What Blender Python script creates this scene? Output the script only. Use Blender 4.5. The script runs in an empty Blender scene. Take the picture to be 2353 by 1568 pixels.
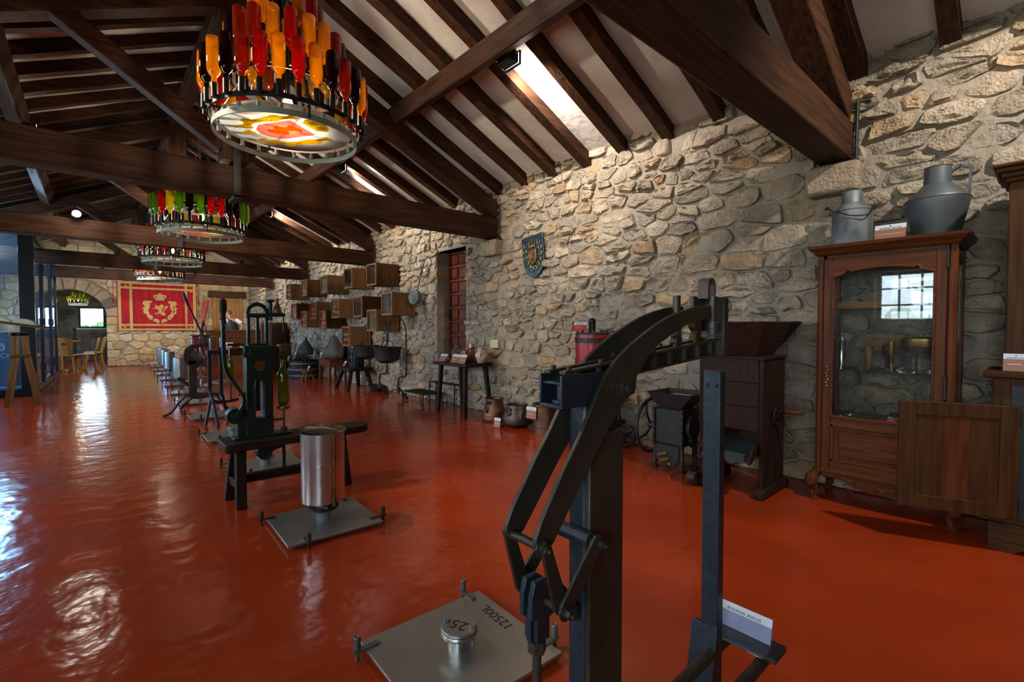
import bpy, bmesh, math, random
from mathutils import Vector, Matrix, noise

# ------------------------------------------------------------ camera, world, light
scene = bpy.context.scene
COL = scene.collection
IMG_W, IMG_H, FPX = 2353.0, 1568.0, 1090.0
CAM_H = 1.2
YAW, PITCH = math.radians(41.416), math.radians(-1.629)
cam = bpy.data.cameras.new('camera'); cam.sensor_width = 36.0; cam.lens = FPX / IMG_W * 36.0
cam.clip_start = 0.02; cam.clip_end = 200
cam_ob = bpy.data.objects.new('camera', cam); COL.objects.link(cam_ob)
cam_ob.location = (0, 0, CAM_H)
cam_ob.rotation_euler = (math.radians(90) + PITCH, 0, -YAW)
scene.camera = cam_ob

world = bpy.data.worlds.new('world'); scene.world = world; world.use_nodes = True
wn = world.node_tree; wn.nodes.clear()
w_out = wn.nodes.new('ShaderNodeOutputWorld'); w_bg = wn.nodes.new('ShaderNodeBackground')
w_bg.inputs['Color'].default_value = (0.62, 0.82, 1.0, 1); w_bg.inputs['Strength'].default_value = 7.0
wn.links.new(w_bg.outputs[0], w_out.inputs[0])

vs = scene.view_settings
vs.view_transform = 'Standard'; vs.look = 'None'; vs.gamma = 1.0; vs.use_curve_mapping = False
vs.exposure = 0.45
scene.cycles.max_bounces = 10; scene.cycles.transparent_max_bounces = 16
scene.cycles.caustics_reflective = False; scene.cycles.caustics_refractive = False
scene.cycles.sample_clamp_indirect = 6.0

# windows of the left wall: (y0, y1, z0, z1); sky light comes in; one is added to brighten the far half
LEFT_WINDOWS = [(-1.6, 0.1, 0.9, 2.35), (0.80, 1.95, 1.30, 2.12), (3.2, 4.7, 0.9, 2.35), (6.2, 7.9, 0.9, 2.35), (9.4, 10.9, 0.9, 2.35), (17.0, 18.4, 0.9, 2.35)]
def portal(loc, rot, sx, sy):
    l = bpy.data.lights.new('sky_portal', 'AREA'); l.shape = 'RECTANGLE'; l.size = sx; l.size_y = sy
    l.cycles.is_portal = True
    o = bpy.data.objects.new('sky_portal', l); COL.objects.link(o); o.location = loc; o.rotation_euler = rot
    return o
def daylight(loc, rot, sx, sy, watts, col):
    l = bpy.data.lights.new('window_daylight', 'AREA'); l.shape = 'RECTANGLE'; l.size = sx; l.size_y = sy
    l.energy = watts; l.color = col
    o = bpy.data.objects.new('window_daylight', l); COL.objects.link(o); o.location = loc; o.rotation_euler = rot
    return o
for (a, b, c, d) in LEFT_WINDOWS:
    daylight((-2.62, (a + b) / 2, (c + d) / 2), (0, math.radians(-90), 0), d - c, b - a, (32 if a < 5 else 42) * (b - a) * (d - c) / 1.4, (0.93, 0.96, 1.0) if a < 5 else (0.78, 0.9, 1.0))
daylight((-2.62, 13.4, 1.4), (0, math.radians(-90), 0), 2.0, 2.6, 170, (0.2, 0.55, 1.0))
daylight((-0.05, 23.7, 1.56), (math.radians(-90), 0, 0), 0.75, 0.7, 14, (0.8, 0.93, 1.0))

# ------------------------------------------------------------ helpers
RNG = random.Random(11)
PI = math.pi
def tag(o, label=None, cat=None, group=None, kind=None):
    if label: o['label'] = label
    if cat: o['category'] = cat
    if group: o['group'] = group
    if kind: o['kind'] = kind
    return o
def thing(name, label, cat, loc=(0, 0, 0), rz=0.0, group=None):
    o = bpy.data.objects.new(name, None); COL.objects.link(o)
    o.empty_display_size = 0.1
    o.location = loc; o.rotation_euler = (0, 0, rz)
    return tag(o, label, cat, group)
def copy_tree(o, parent=None):
    c = o.copy(); COL.objects.link(c); c.parent = parent
    for ch in list(KIDS.get(o.name, [])):
        k = copy_tree(ch, c)
        KIDS.setdefault(c.name, []).append(k)
    return c
KIDS = {}
def project(p):
    fw = Vector((math.sin(YAW) * math.cos(PITCH), math.cos(YAW) * math.cos(PITCH), math.sin(PITCH)))
    r = Vector((math.cos(YAW), -math.sin(YAW), 0)); u = r.cross(fw)
    q = Vector(p) - Vector((0, 0, CAM_H)); z = q.dot(fw)
    return IMG_W / 2 + FPX * q.dot(r) / max(z, 1e-3), IMG_H / 2 - FPX * q.dot(u) / max(z, 1e-3), z

def frame_of(d, up=(0, 0, 1)):
    d = Vector(d).normalized(); up = Vector(up)
    if abs(d.dot(up)) > 0.98: up = Vector((1, 0, 0))
    s = d.cross(up).normalized(); t = s.cross(d).normalized()
    return s, t, d

class MB:
    def __init__(s): s.v = []; s.f = []
    def add(s, vs_, fs):
        n = len(s.v); s.v.extend([tuple(p) for p in vs_]); s.f.extend([tuple(i + n for i in f) for f in fs]); return s
    def box(s, x0, x1, y0, y1, z0, z1):
        v = [(x, y, z) for z in (z0, z1) for y in (y0, y1) for x in (x0, x1)]
        return s.add(v, [(0, 2, 3, 1), (4, 5, 7, 6), (0, 1, 5, 4), (2, 6, 7, 3), (0, 4, 6, 2), (1, 3, 7, 5)])
    def cbox(s, c, d):
        return s.box(c[0]-d[0]/2, c[0]+d[0]/2, c[1]-d[1]/2, c[1]+d[1]/2, c[2]-d[2]/2, c[2]+d[2]/2)
    def bar(s, p0, p1, w, h, up=(0, 0, 1), w1=None, h1=None):
        p0, p1 = Vector(p0), Vector(p1); a, b, _ = frame_of(p1 - p0, up)
        w1 = w if w1 is None else w1; h1 = h if h1 is None else h1
        v = [p0-a*w/2-b*h/2, p0+a*w/2-b*h/2, p0+a*w/2+b*h/2, p0-a*w/2+b*h/2,
             p1-a*w1/2-b*h1/2, p1+a*w1/2-b*h1/2, p1+a*w1/2+b*h1/2, p1-a*w1/2+b*h1/2]
        return s.add(v, [(3, 2, 1, 0), (4, 5, 6, 7), (0, 1, 5, 4), (1, 2, 6, 5), (2, 3, 7, 6), (3, 0, 4, 7)])
    def cyl(s, p0, p1, r0, r1=None, n=14, cap=True):
        return s.tube([p0, p1], [r0, r0 if r1 is None else r1], n, cap)
    def tube(s, pts, r, n=10, cap=True, closed=False):
        pts = [Vector(p) for p in pts]; m = len(pts)
        rs = r if isinstance(r, (list, tuple)) else [r] * m
        v = []; f = []; up = None
        for i, p in enumerate(pts):
            if closed: d = pts[(i + 1) % m] - pts[i - 1]
            else: d = pts[min(i + 1, m - 1)] - pts[max(i - 1, 0)]
            if up is None:
                a, b, d = frame_of(d)
            else:
                d = d.normalized(); a = (up - d * up.dot(d))
                a = a.normalized() if a.length > 1e-6 else frame_of(d)[0]
                b = a.cross(d)
            up = a
            for k in range(n):
                t = 2 * PI * k / n
                v.append(p + (a * math.cos(t) + b * math.sin(t)) * rs[i])
        last = m if closed else m - 1
        for i in range(last):
            j = (i + 1) % m
            for k in range(n):
                f.append((i*n+k, i*n+(k+1) % n, j*n+(k+1) % n, j*n+k))
        if cap and not closed:
            f.append(tuple(range(n))[::-1]); f.append(tuple(range((m-1)*n, m*n)))
        return s.add(v, f)
    def lathe(s, prof, n=20, c=(0, 0, 0), cap=True, axis='z', sx=1.0, sy=1.0):
        v = []; f = []; m = len(prof)
        for (r, z) in prof:
            for k in range(n):
                t = 2 * PI * k / n
                x, y = r * math.cos(t) * sx, r * math.sin(t) * sy
                q = (x, y, z) if axis == 'z' else ((z, x, y) if axis == 'x' else (y, z, x))
                v.append((c[0]+q[0], c[1]+q[1], c[2]+q[2]))
        for i in range(m - 1):
            for k in range(n):
                f.append((i*n+k, i*n+(k+1) % n, (i+1)*n+(k+1) % n, (i+1)*n+k))
        if cap:
            if prof[0][0] > 1e-5: f.append(tuple(range(n))[::-1])
            if prof[-1][0] > 1e-5: f.append(tuple(range((m-1)*n, m*n)))
        return s.add(v, f)
    def prism(s, pts, plane, a, b):
        def q(u, w, t):
            return {'xz': (u, t, w), 'yz': (t, u, w), 'xy': (u, w, t)}[plane]
        n = len(pts)
        v = [q(p[0], p[1], a) for p in pts] + [q(p[0], p[1], b) for p in pts]
        f = [tuple(range(n)), tuple(range(2*n-1, n-1, -1))]
        f += [(i, i + n, (i+1) % n + n, (i+1) % n) for i in range(n)]
        return s.add(v, f)
    def ball(s, c, r, n=12, m=8, sx=1, sy=1, sz=1):
        return s.lathe2(c, [(math.sin(PI*i/m)*r, -math.cos(PI*i/m)*r) for i in range(m+1)], n, sx, sy, sz)
    def lathe2(s, c, prof, n, sx, sy, sz):
        return s.lathe([(max(a, 1e-4), b * sz) for a, b in prof], n, c, True, 'z', sx, sy)
    def ring(s, c, Rm, r, n=24, k=8, axis='z', a0=0, a1=2*PI):
        closed = abs(a1 - a0) > 2*PI - 1e-3
        pts = []
        for i in range(n + (0 if closed else 1)):
            t = a0 + (a1 - a0) * i / n
            x, y = Rm * math.cos(t), Rm * math.sin(t)
            q = (x, y, 0) if axis == 'z' else ((0, x, y) if axis == 'x' else (x, 0, y))
            pts.append((c[0]+q[0], c[1]+q[1], c[2]+q[2]))
        return s.tube(pts, r, k, True, closed)
    def band(s, c, r0, r1, z0, z1, n=32):
        prof = [(r0, z0), (r1, z0), (r1, z1), (r0, z1), (r0, z0)]
        return s.lathe(prof, n, c, cap=False)
    def hexbolt(s, c, d, r, h):
        c = Vector(c); d = Vector(d).normalized(); return s.cyl(c, c + d * h, r, n=6)
    def xf(s, Mx, i0=0):
        for i in range(i0, len(s.v)): s.v[i] = tuple(Mx @ Vector(s.v[i]))
        return s
    def mesh(s, name, mat, smooth=35):
        me = bpy.data.meshes.new(name); me.from_pydata(s.v, [], s.f)
        bm = bmesh.new(); bm.from_mesh(me)
        bmesh.ops.remove_doubles(bm, verts=bm.verts, dist=1e-6)
        bmesh.ops.recalc_face_normals(bm, faces=bm.faces); bm.to_mesh(me); bm.free()
        if mat: me.materials.append(mat)
        if smooth:
            me.shade_smooth(); me.set_sharp_from_angle(angle=math.radians(smooth))
        return me
    def parts(s, name, mat, parent=None, smooth=35, bev=0):
        """one object for each separate piece"""
        par = list(range(len(s.v)))
        def find(i):
            while par[i] != i: par[i] = par[par[i]]; i = par[i]
            return i
        for f in s.f:
            for k in f[1:]: par[find(k)] = find(f[0])
        grp = {}
        for f in s.f: grp.setdefault(find(f[0]), []).append(f)
        out = []
        for fs in grp.values():
            ids = sorted({i for f in fs for i in f}); mp = {j: k for k, j in enumerate(ids)}
            m = MB(); m.v = [s.v[i] for i in ids]; m.f = [tuple(mp[i] for i in f) for f in fs]
            out.append(m.build(name, mat, parent, smooth, bev))
        return out
    def build(s, name, mat, parent=None, smooth=35, bev=0, label=None):
        return place(s.mesh(name, mat, smooth), name, parent, bev, label)
def place(me, name, parent=None, bev=0, label=None):
    o = bpy.data.objects.new(name, me); COL.objects.link(o)
    if parent is not None:
        o.parent = parent; KIDS.setdefault(parent.name, []).append(o)
    if bev:
        b = o.modifiers.new('bevel', 'BEVEL'); b.width = bev; b.segments = 2; b.limit_method = 'ANGLE'
        b.angle_limit = math.radians(50); b.harden_normals = False
    if label: o['label'] = label
    return o
def text_mb(txt, size, depth=0.001, align='CENTER'):
    cu = bpy.data.curves.new('lettering', 'FONT'); cu.body = txt; cu.size = size; cu.extrude = depth
    cu.align_x = align; cu.align_y = 'CENTER'; cu.resolution_u = 3
    o = bpy.data.objects.new('lettering', cu); COL.objects.link(o)
    dg = bpy.context.evaluated_depsgraph_get(); me = bpy.data.meshes.new_from_object(o.evaluated_get(dg))
    m = MB(); m.v = [tuple(v.co) for v in me.vertices]; m.f = [tuple(p.vertices) for p in me.polygons]
    bpy.data.objects.remove(o); bpy.data.meshes.remove(me); bpy.data.curves.remove(cu)
    return m
def TR(loc=(0, 0, 0), rz=0, rx=0, ry=0, s=1.0):
    return Matrix.Translation(loc) @ Matrix.Rotation(rz, 4, 'Z') @ Matrix.Rotation(ry, 4, 'Y') @ Matrix.Rotation(rx, 4, 'X') @ Matrix.Scale(s, 4)
def arc(cx, cy, r, a0, a1, n):
    return [(cx + r*math.cos(a0+(a1-a0)*i/n), cy + r*math.sin(a0+(a1-a0)*i/n)) for i in range(n+1)]
def smooth_path(pts, k=6):
    P = [Vector(p) for p in pts]; out = []
    for i in range(len(P) - 1):
        p0 = P[max(i-1, 0)]; p1 = P[i]; p2 = P[i+1]; p3 = P[min(i+2, len(P)-1)]
        for j in range(k):
            t = j / k
            out.append(0.5*((2*p1)+(p2-p0)*t+(2*p0-5*p1+4*p2-p3)*t*t+(3*p1-p0-3*p2+p3)*t*t*t))
    out.append(P[-1]); return out

# ------------------------------------------------------------ materials
def nodes_of(name):
    m = bpy.data.materials.new(name); m.use_nodes = True
    nt = m.node_tree; b = nt.nodes['Principled BSDF']; return m, nt, b
def mat(name, col, rough=0.5, metal=0.0, col2=None, scale=6.0, stretch=(1, 1, 1), bump=0.0, bscale=None,
        bstretch=None, coat=0.0, spec=0.5, emit=None, estr=0.0, rvar=0.0, bdetail=5.0, detail=4.0, contrast=(0.35, 0.65), trans=0.0, ior=1.45):
    m, nt, b = nodes_of(name)
    b.inputs['Base Color'].default_value = (*col, 1); b.inputs['Roughness'].default_value = rough
    b.inputs['Metallic'].default_value = metal; b.inputs['Specular IOR Level'].default_value = spec
    b.inputs['Coat Weight'].default_value = coat; b.inputs['Coat Roughness'].default_value = 0.12
    b.inputs['Transmission Weight'].default_value = trans; b.inputs['IOR'].default_value = ior
    if emit: b.inputs['Emission Color'].default_value = (*emit, 1); b.inputs['Emission Strength'].default_value = estr
    L = nt.links.new
    if col2 or bump or rvar:
        tc = nt.nodes.new('ShaderNodeTexCoord'); mp = nt.nodes.new('ShaderNodeMapping')
        L(tc.outputs['Object'], mp.inputs['Vector']); mp.inputs['Scale'].default_value = stretch
        nz = nt.nodes.new('ShaderNodeTexNoise'); nz.inputs['Scale'].default_value = scale; nz.inputs['Detail'].default_value = detail
        L(mp.outputs[0], nz.inputs['Vector'])
    if col2:
        cr = nt.nodes.new('ShaderNodeValToRGB'); e = cr.color_ramp.elements
        e[0].position, e[1].position = contrast; e[0].color = (*col, 1); e[1].color = (*col2, 1)
        L(nz.outputs['Fac'], cr.inputs[0]); L(cr.outputs[0], b.inputs['Base Color'])
    if rvar:
        mr = nt.nodes.new('ShaderNodeMapRange'); mr.inputs['To Min'].default_value = rough - rvar; mr.inputs['To Max'].default_value = rough + rvar
        L(nz.outputs['Fac'], mr.inputs['Value']); L(mr.outputs[0], b.inputs['Roughness'])
    if bump:
        mp2 = nt.nodes.new('ShaderNodeMapping'); L(tc.outputs['Object'], mp2.inputs['Vector'])
        mp2.inputs['Scale'].default_value = bstretch or stretch
        n2 = nt.nodes.new('ShaderNodeTexNoise'); n2.inputs['Scale'].default_value = bscale or scale * 3; n2.inputs['Detail'].default_value = bdetail
        L(mp2.outputs[0], n2.inputs['Vector'])
        bp = nt.nodes.new('ShaderNodeBump'); bp.inputs['Strength'].default_value = bump; bp.inputs['Distance'].default_value = 0.02
        L(n2.outputs['Fac'], bp.inputs['Height']); L(bp.outputs[0], b.inputs['Normal'])
    return m
def wood(name, c1, c2, axis='z', rough=0.5, coat=0.0, scale=5.0, bump=0.25):
    st = {'x': (0.12, 1.6, 1.6), 'y': (1.6, 0.12, 1.6), 'z': (1.6, 1.6, 0.12)}[axis]
    return mat(name, c1, rough, 0, c2, scale * 5.5, st, bump, scale * 8, None, coat, 0.16, detail=8, contrast=(0.34, 0.66))
def glassy(name, tint, clear=0.55, rough=0.03, solid=None, glow=0.35):
    """tinted glass: light goes through, some scatters inside, surface is glossy"""
    m, nt, b = nodes_of(name); L = nt.links.new
    nt.nodes.remove(b); out = nt.nodes['Material Output']
    tr = nt.nodes.new('ShaderNodeBsdfTransparent'); tr.inputs['Color'].default_value = (*tint, 1)
    tl = nt.nodes.new('ShaderNodeBsdfTranslucent'); tl.inputs['Color'].default_value = (*(solid or tint), 1)
    df = nt.nodes.new('ShaderNodeBsdfDiffuse'); df.inputs['Color'].default_value = (*[c * 0.35 for c in (solid or tint)], 1)
    a0 = nt.nodes.new('ShaderNodeMixShader'); a0.inputs[0].default_value = glow; L(df.outputs[0], a0.inputs[1]); L(tl.outputs[0], a0.inputs[2])
    a = nt.nodes.new('ShaderNodeMixShader'); a.inputs[0].default_value = clear; L(a0.outputs[0], a.inputs[1]); L(tr.outputs[0], a.inputs[2])
    gl = nt.nodes.new('ShaderNodeBsdfGlossy'); gl.inputs['Roughness'].default_value = rough
    fr = nt.nodes.new('ShaderNodeFresnel'); ge = nt.nodes.new('ShaderNodeNewGeometry')
    mr = nt.nodes.new('ShaderNodeMapRange'); mr.inputs['To Min'].default_value = 1.5; mr.inputs['To Max'].default_value = 1 / 1.5
    L(ge.outputs['Backfacing'], mr.inputs['Value']); L(mr.outputs[0], fr.inputs['IOR'])      # thin panes: no total internal reflection
    c = nt.nodes.new('ShaderNodeMixShader'); L(fr.outputs[0], c.inputs[0]); L(a.outputs[0], c.inputs[1]); L(gl.outputs[0], c.inputs[2])
    L(c.outputs[0], out.inputs['Surface'])
    return m
def stone_mat(name, bump=0.55):
    m, nt, b = nodes_of(name); L = nt.links.new
    at = nt.nodes.new('ShaderNodeAttribute'); at.attribute_name = 'tint'
    tc = nt.nodes.new('ShaderNodeTexCoord')
    n1 = nt.nodes.new('ShaderNodeTexNoise'); n1.inputs['Scale'].default_value = 9; n1.inputs['Detail'].default_value = 8; n1.inputs['Roughness'].default_value = 0.65
    L(tc.outputs['Object'], n1.inputs['Vector'])
    cr = nt.nodes.new('ShaderNodeValToRGB'); e = cr.color_ramp.elements
    e[0].position = 0.3; e[1].position = 0.72; e[0].color = (0.62, 0.6, 0.58, 1); e[1].color = (1.18, 1.12, 1.05, 1)
    L(n1.outputs['Fac'], cr.inputs[0])
    mx = nt.nodes.new('ShaderNodeMix'); mx.data_type = 'RGBA'; mx.blend_type = 'MULTIPLY'; mx.inputs[0].default_value = 1
    L(at.outputs['Color'], mx.inputs[6]); L(cr.outputs[0], mx.inputs[7]); L(mx.outputs[2], b.inputs['Base Color'])
    b.inputs['Roughness'].default_value = 0.88; b.inputs['Specular IOR Level'].default_value = 0.25
    n2 = nt.nodes.new('ShaderNodeTexNoise'); n2.inputs['Scale'].default_value = 26; n2.inputs['Detail'].default_value = 9; n2.inputs['Roughness'].default_value = 0.62
    L(tc.outputs['Object'], n2.inputs['Vector'])
    bp = nt.nodes.new('ShaderNodeBump'); bp.inputs['Strength'].default_value = bump; bp.inputs['Distance'].default_value = 0.03
    n3 = nt.nodes.new('ShaderNodeTexVoronoi'); n3.inputs['Scale'].default_value = 55; L(tc.outputs['Object'], n3.inputs['Vector'])
    md = nt.nodes.new('ShaderNodeMath'); md.operation = 'MULTIPLY_ADD'; md.inputs[1].default_value = 0.35; L(n3.outputs['Distance'], md.inputs[0]); L(n2.outputs['Fac'], md.inputs[2])
    L(md.outputs[0], bp.inputs['Height']); L(bp.outputs[0], b.inputs['Normal'])
    return m

MT = {}
MT['floor'] = mat('red_floor_paint', (0.37, 0.041, 0.008), 0.15, 0, (0.27, 0.028, 0.006), 1.3, (1, 1, 1), 0.34, 6.0, (1, 1, 1), 0.0, 0.34, rvar=0.06, bdetail=3.2)
MT['plaster'] = mat('white_plaster', (0.62, 0.56, 0.51), 0.9, 0, (0.50, 0.43, 0.38), 1.6, (1, 1, 1), 0.5, 9)
MT['mortar'] = mat('beige_mortar', (0.325, 0.268, 0.20), 0.95, 0, (0.26, 0.215, 0.16), 5, (1, 1, 1), 0.8, 30)
MT['grey_mortar'] = mat('grey_mortar', (0.2, 0.2, 0.19), 0.95, 0, (0.14, 0.14, 0.14), 5, (1, 1, 1), 0.8, 30)
MT['stone'] = stone_mat('rubble_stone', 1.0)
MT['stone_far'] = stone_mat('sandstone', 0.4)
for ax in 'xyz':
    MT['beam_' + ax] = wood('dark_oak_' + ax, (0.068, 0.027, 0.012), (0.028, 0.011, 0.006), ax, 0.55, 0.0, 4.0, 0.3)
    MT['cab_' + ax] = wood('cabinet_oak_' + ax, (0.125, 0.036, 0.010), (0.068, 0.019, 0.006), ax, 0.42, 0.0, 5.0, 0.12)
    MT['arm_' + ax] = wood('walnut_' + ax, (0.075, 0.029, 0.008), (0.038, 0.014, 0.004), ax, 0.55, 0.0, 4.0, 0.2)
    MT['box_' + ax] = wood('box_wood_' + ax, (0.24, 0.115, 0.05), (0.16, 0.07, 0.03), ax, 0.5, 0.0, 4.0, 0.12)
    MT['dark_' + ax] = wood('old_dark_wood_' + ax, (0.034, 0.018, 0.011), (0.015, 0.008, 0.006), ax, 0.5, 0.0, 4.0, 0.15)
    MT['oak_' + ax] = wood('honey_oak_' + ax, (0.36, 0.17, 0.05), (0.25, 0.11, 0.03), ax, 0.45, 0.0, 4.0, 0.15)
MT['hopper'] = wood('hopper_wood', (0.040, 0.016, 0.009), (0.02, 0.008, 0.006), 'x', 0.5, 0, 4, 0.1)
MT['redwood'] = wood('red_brown_wood', (0.14, 0.035, 0.018), (0.08, 0.02, 0.01), 'z', 0.4, 0.1, 4, 0.15)
MT['iron'] = mat('black_iron', (0.024, 0.023, 0.023), 0.45, 0.5, (0.038, 0.034, 0.030), 14, (1, 1, 1), 0.08, 60)
MT['darkiron'] = mat('brown_iron', (0.035, 0.026, 0.02), 0.5, 0.5, (0.06, 0.045, 0.035), 12, (1, 1, 1), 0.25, 60)
MT['machine'] = mat('machine_dark_paint', (0.030, 0.025, 0.018), 0.42, 0.3, (0.050, 0.041, 0.028), 9, (1, 1, 1), 0.12, 90)
MT['bluepaint'] = mat('blue_hammered_paint', (0.014, 0.021, 0.031), 0.42, 0.3, (0.023, 0.033, 0.047), 60, (1, 1, 1), 0.07, 160)
MT['darkblue'] = mat('dark_blue_paint', (0.010, 0.014, 0.030), 0.4, 0.2, (0.02, 0.024, 0.045), 20)
MT['green'] = mat('green_machine_paint', (0.007, 0.019, 0.014), 0.33, 0.2, (0.012, 0.028, 0.021), 10, (1, 1, 1), 0.12, 50)
MT['steel'] = mat('brushed_steel', (0.60, 0.60, 0.60), 0.30, 1.0, (0.50, 0.50, 0.50), 5, (1, 1, 1), 0.03, 40, rvar=0.08)
MT['plate'] = mat('floor_plate_steel', (0.46, 0.45, 0.42), 0.33, 0.85, (0.36, 0.35, 0.33), 4, (1, 1, 1), 0.04, 20, rvar=0.09)
MT['galv'] = mat('galvanised_zinc', (0.105, 0.115, 0.12), 0.6, 0.5, (0.27, 0.285, 0.285), 9, (1, 1, 0.5), 0.15, 30)
MT['galv2'] = mat('dull_tin', (0.085, 0.095, 0.10), 0.5, 0.5, (0.125, 0.137, 0.14), 5, (1, 1, 1), 0.08, 20)
MT['copper'] = mat('old_copper', (0.20, 0.085, 0.045), 0.42, 0.75, (0.11, 0.055, 0.032), 7, (1, 1, 1), 0.15, 30)
MT['bronze'] = mat('grey_bronze', (0.085, 0.07, 0.058), 0.42, 0.7, (0.055, 0.045, 0.04), 8, (1, 1, 1), 0.15, 30)
MT['brass'] = mat('worn_brass', (0.36, 0.22, 0.06), 0.35, 0.9, (0.2, 0.11, 0.03), 12)
MT['aged_brass'] = mat('aged_brass', (0.12, 0.075, 0.028), 0.5, 0.7, (0.06, 0.04, 0.02), 12)
MT['silver'] = mat('silver', (0.5, 0.48, 0.44), 0.2, 1.0)
MT['chrome'] = mat('chrome', (0.6, 0.6, 0.6), 0.1, 1.0)
MT['leather'] = mat('brown_leather', (0.085, 0.062, 0.045), 0.7, 0, (0.045, 0.034, 0.027), 5, (1, 1, 1), 0.5, 14)
MT['sack'] = mat('grey_sackcloth', (0.075, 0.068, 0.06), 0.95, 0, (0.045, 0.04, 0.036), 8, (1, 1, 1), 0.6, 30)
MT['clay_dark'] = mat('dark_clay', (0.075, 0.045, 0.032), 0.65, 0, (0.045, 0.03, 0.024), 6)
MT['clay_amber'] = mat('amber_glaze', (0.33, 0.15, 0.03), 0.15, 0, (0.2, 0.08, 0.02), 6, coat=0.4)
MT['clay_brown'] = mat('brown_glaze', (0.22, 0.07, 0.025), 0.14, 0, (0.12, 0.04, 0.018), 6, coat=0.5)
MT['clay_cream'] = mat('cream_glaze', (0.55, 0.46, 0.36), 0.2, 0, (0.33, 0.2, 0.13), 5, coat=0.4, contrast=(0.45, 0.6))
MT['white'] = mat('white_card', (0.62, 0.65, 0.72), 0.5)
MT['brown_card'] = mat('brown_card', (0.30, 0.13, 0.08), 0.4)
MT['red_card'] = mat('red_card', (0.55, 0.05, 0.04), 0.4)
MT['black'] = mat('black_print', (0.012, 0.012, 0.012), 0.5)
MT['paper'] = mat('old_paper', (0.62, 0.55, 0.42), 0.8, 0, (0.5, 0.43, 0.32), 8)
MT['red_cloth'] = mat('red_velvet', (0.40, 0.006, 0.016), 0.9, 0, (0.27, 0.004, 0.011), 3, (3, 1, 0.6), 0.3, 12)
MT['gold_cloth'] = mat('gold_braid', (0.52, 0.34, 0.12), 0.7, 0, (0.40, 0.24, 0.08), 30)
MT['gold_thread'] = mat('gold_thread', (0.34, 0.24, 0.03), 0.6)
MT['red_paint'] = mat('red_paint', (0.34, 0.012, 0.015), 0.3, 0.1)
MT['shield_blue'] = mat('dark_blue_enamel', (0.010, 0.018, 0.032), 0.35, 0.3, (0.015, 0.035, 0.06), 12)
MT['verdigris'] = mat('verdigris_gilding', (0.13, 0.19, 0.11), 0.35, 0.7, (0.22, 0.19, 0.07), 14)
MT['white_metal'] = mat('white_enamel', (0.66, 0.70, 0.66), 0.35)
MT['ring_grey'] = mat('grey_green_band', (0.27, 0.30, 0.25), 0.5)
MT['frosted'] = mat('frosted_sleeve', (0.5, 0.5, 0.48), 0.4, 0, trans=0.3)
MT['bulb'] = mat('lamp_glow', (1, 1, 1), 0.3, emit=(1.0, 0.86, 0.62), estr=30)
MT['spot_glow'] = mat('floodlight_glow', (1, 1, 1), 0.3, emit=(1.0, 0.93, 0.82), estr=18)
MT['crest_glass'] = glassy('white_glass_disc', (0.9, 0.93, 0.92), 0.05, 0.08, (0.80, 0.84, 0.83), 0.8)
MT['crest_yellow'] = glassy('yellow_print', (0.8, 0.6, 0.02), 0.0, 0.2, (0.88, 0.64, 0.02), 0.88)
MT['crest_red'] = glassy('pale_red_print', (0.8, 0.3, 0.26), 0.0, 0.2, (0.88, 0.36, 0.30), 0.88)
MT['clear'] = glassy('clear_pane', (0.93, 0.96, 0.96), 0.97, 0.015)
MT['clear_bottle'] = glassy('clear_bottle_glass', (0.80, 0.86, 0.84), 0.75, 0.03)
MT['pane_dark'] = glassy('glazing', (0.80, 0.90, 0.98), 0.96, 0.01)
MT['shelf_glass'] = glassy('green_edge_glass', (0.55, 0.82, 0.72), 0.9, 0.02)
MT['bt_amber'] = glassy('amber_glass', (0.84, 0.42, 0.02), 0.62, 0.04, (0.66, 0.32, 0.012), 0.6)
MT['bt_red'] = glassy('ruby_glass', (0.55, 0.02, 0.012), 0.6, 0.04, (0.42, 0.012, 0.01), 0.6)
MT['bt_brown'] = glassy('russet_glass', (0.45, 0.07, 0.01), 0.6, 0.04, (0.34, 0.05, 0.008), 0.55)
MT['bt_dark'] = glassy('black_wine_glass', (0.07, 0.004, 0.008), 0.25, 0.04, (0.03, 0.002, 0.004), 0.5)
MT['bt_green'] = glassy('green_glass', (0.25, 0.40, 0.02), 0.6, 0.04, (0.16, 0.27, 0.012), 0.55)
MT['bt_yellow'] = glassy('yellow_green_glass', (0.65, 0.56, 0.03), 0.6, 0.04, (0.50, 0.42, 0.02), 0.6)
MT['bt_olive'] = glassy('olive_bottle_glass', (0.46, 0.56, 0.05), 0.72, 0.04, (0.22, 0.30, 0.015), 0.6)
MT['barrel_lit_blue'] = mat('barrel_blue_light', (0.05, 0.17, 0.34), 0.4, 0, (0.03, 0.10, 0.22), 4, (3, 3, 0.3))  # blue of the vestibule light put into the barrel and plinth colour
MT['alu'] = mat('anodised_frame', (0.016, 0.020, 0.024), 0.35, 0.4)
MT['skin'] = mat('skin', (0.42, 0.22, 0.15), 0.55)
MT['hair'] = mat('grey_black_hair', (0.030, 0.028, 0.030), 0.7, 0, (0.09, 0.09, 0.1), 40)
MT['shirt'] = mat('white_shirt', (0.62, 0.66, 0.72), 0.85)
MT['vest'] = mat('black_quilted_vest', (0.012, 0.013, 0.016), 0.55)
MT['trousers'] = mat('dark_trousers', (0.02, 0.022, 0.03), 0.9)
MT['socket'] = mat('ivory_plastic', (0.52, 0.46, 0.28), 0.4)
MT['grass'] = mat('garden_green', (0.10, 0.26, 0.05), 0.9, 0, (0.05, 0.16, 0.03), 1.5)
MT['leaf'] = mat('hedge_green', (0.12, 0.34, 0.07), 0.8, 0, (0.05, 0.18, 0.03), 6)
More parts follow.
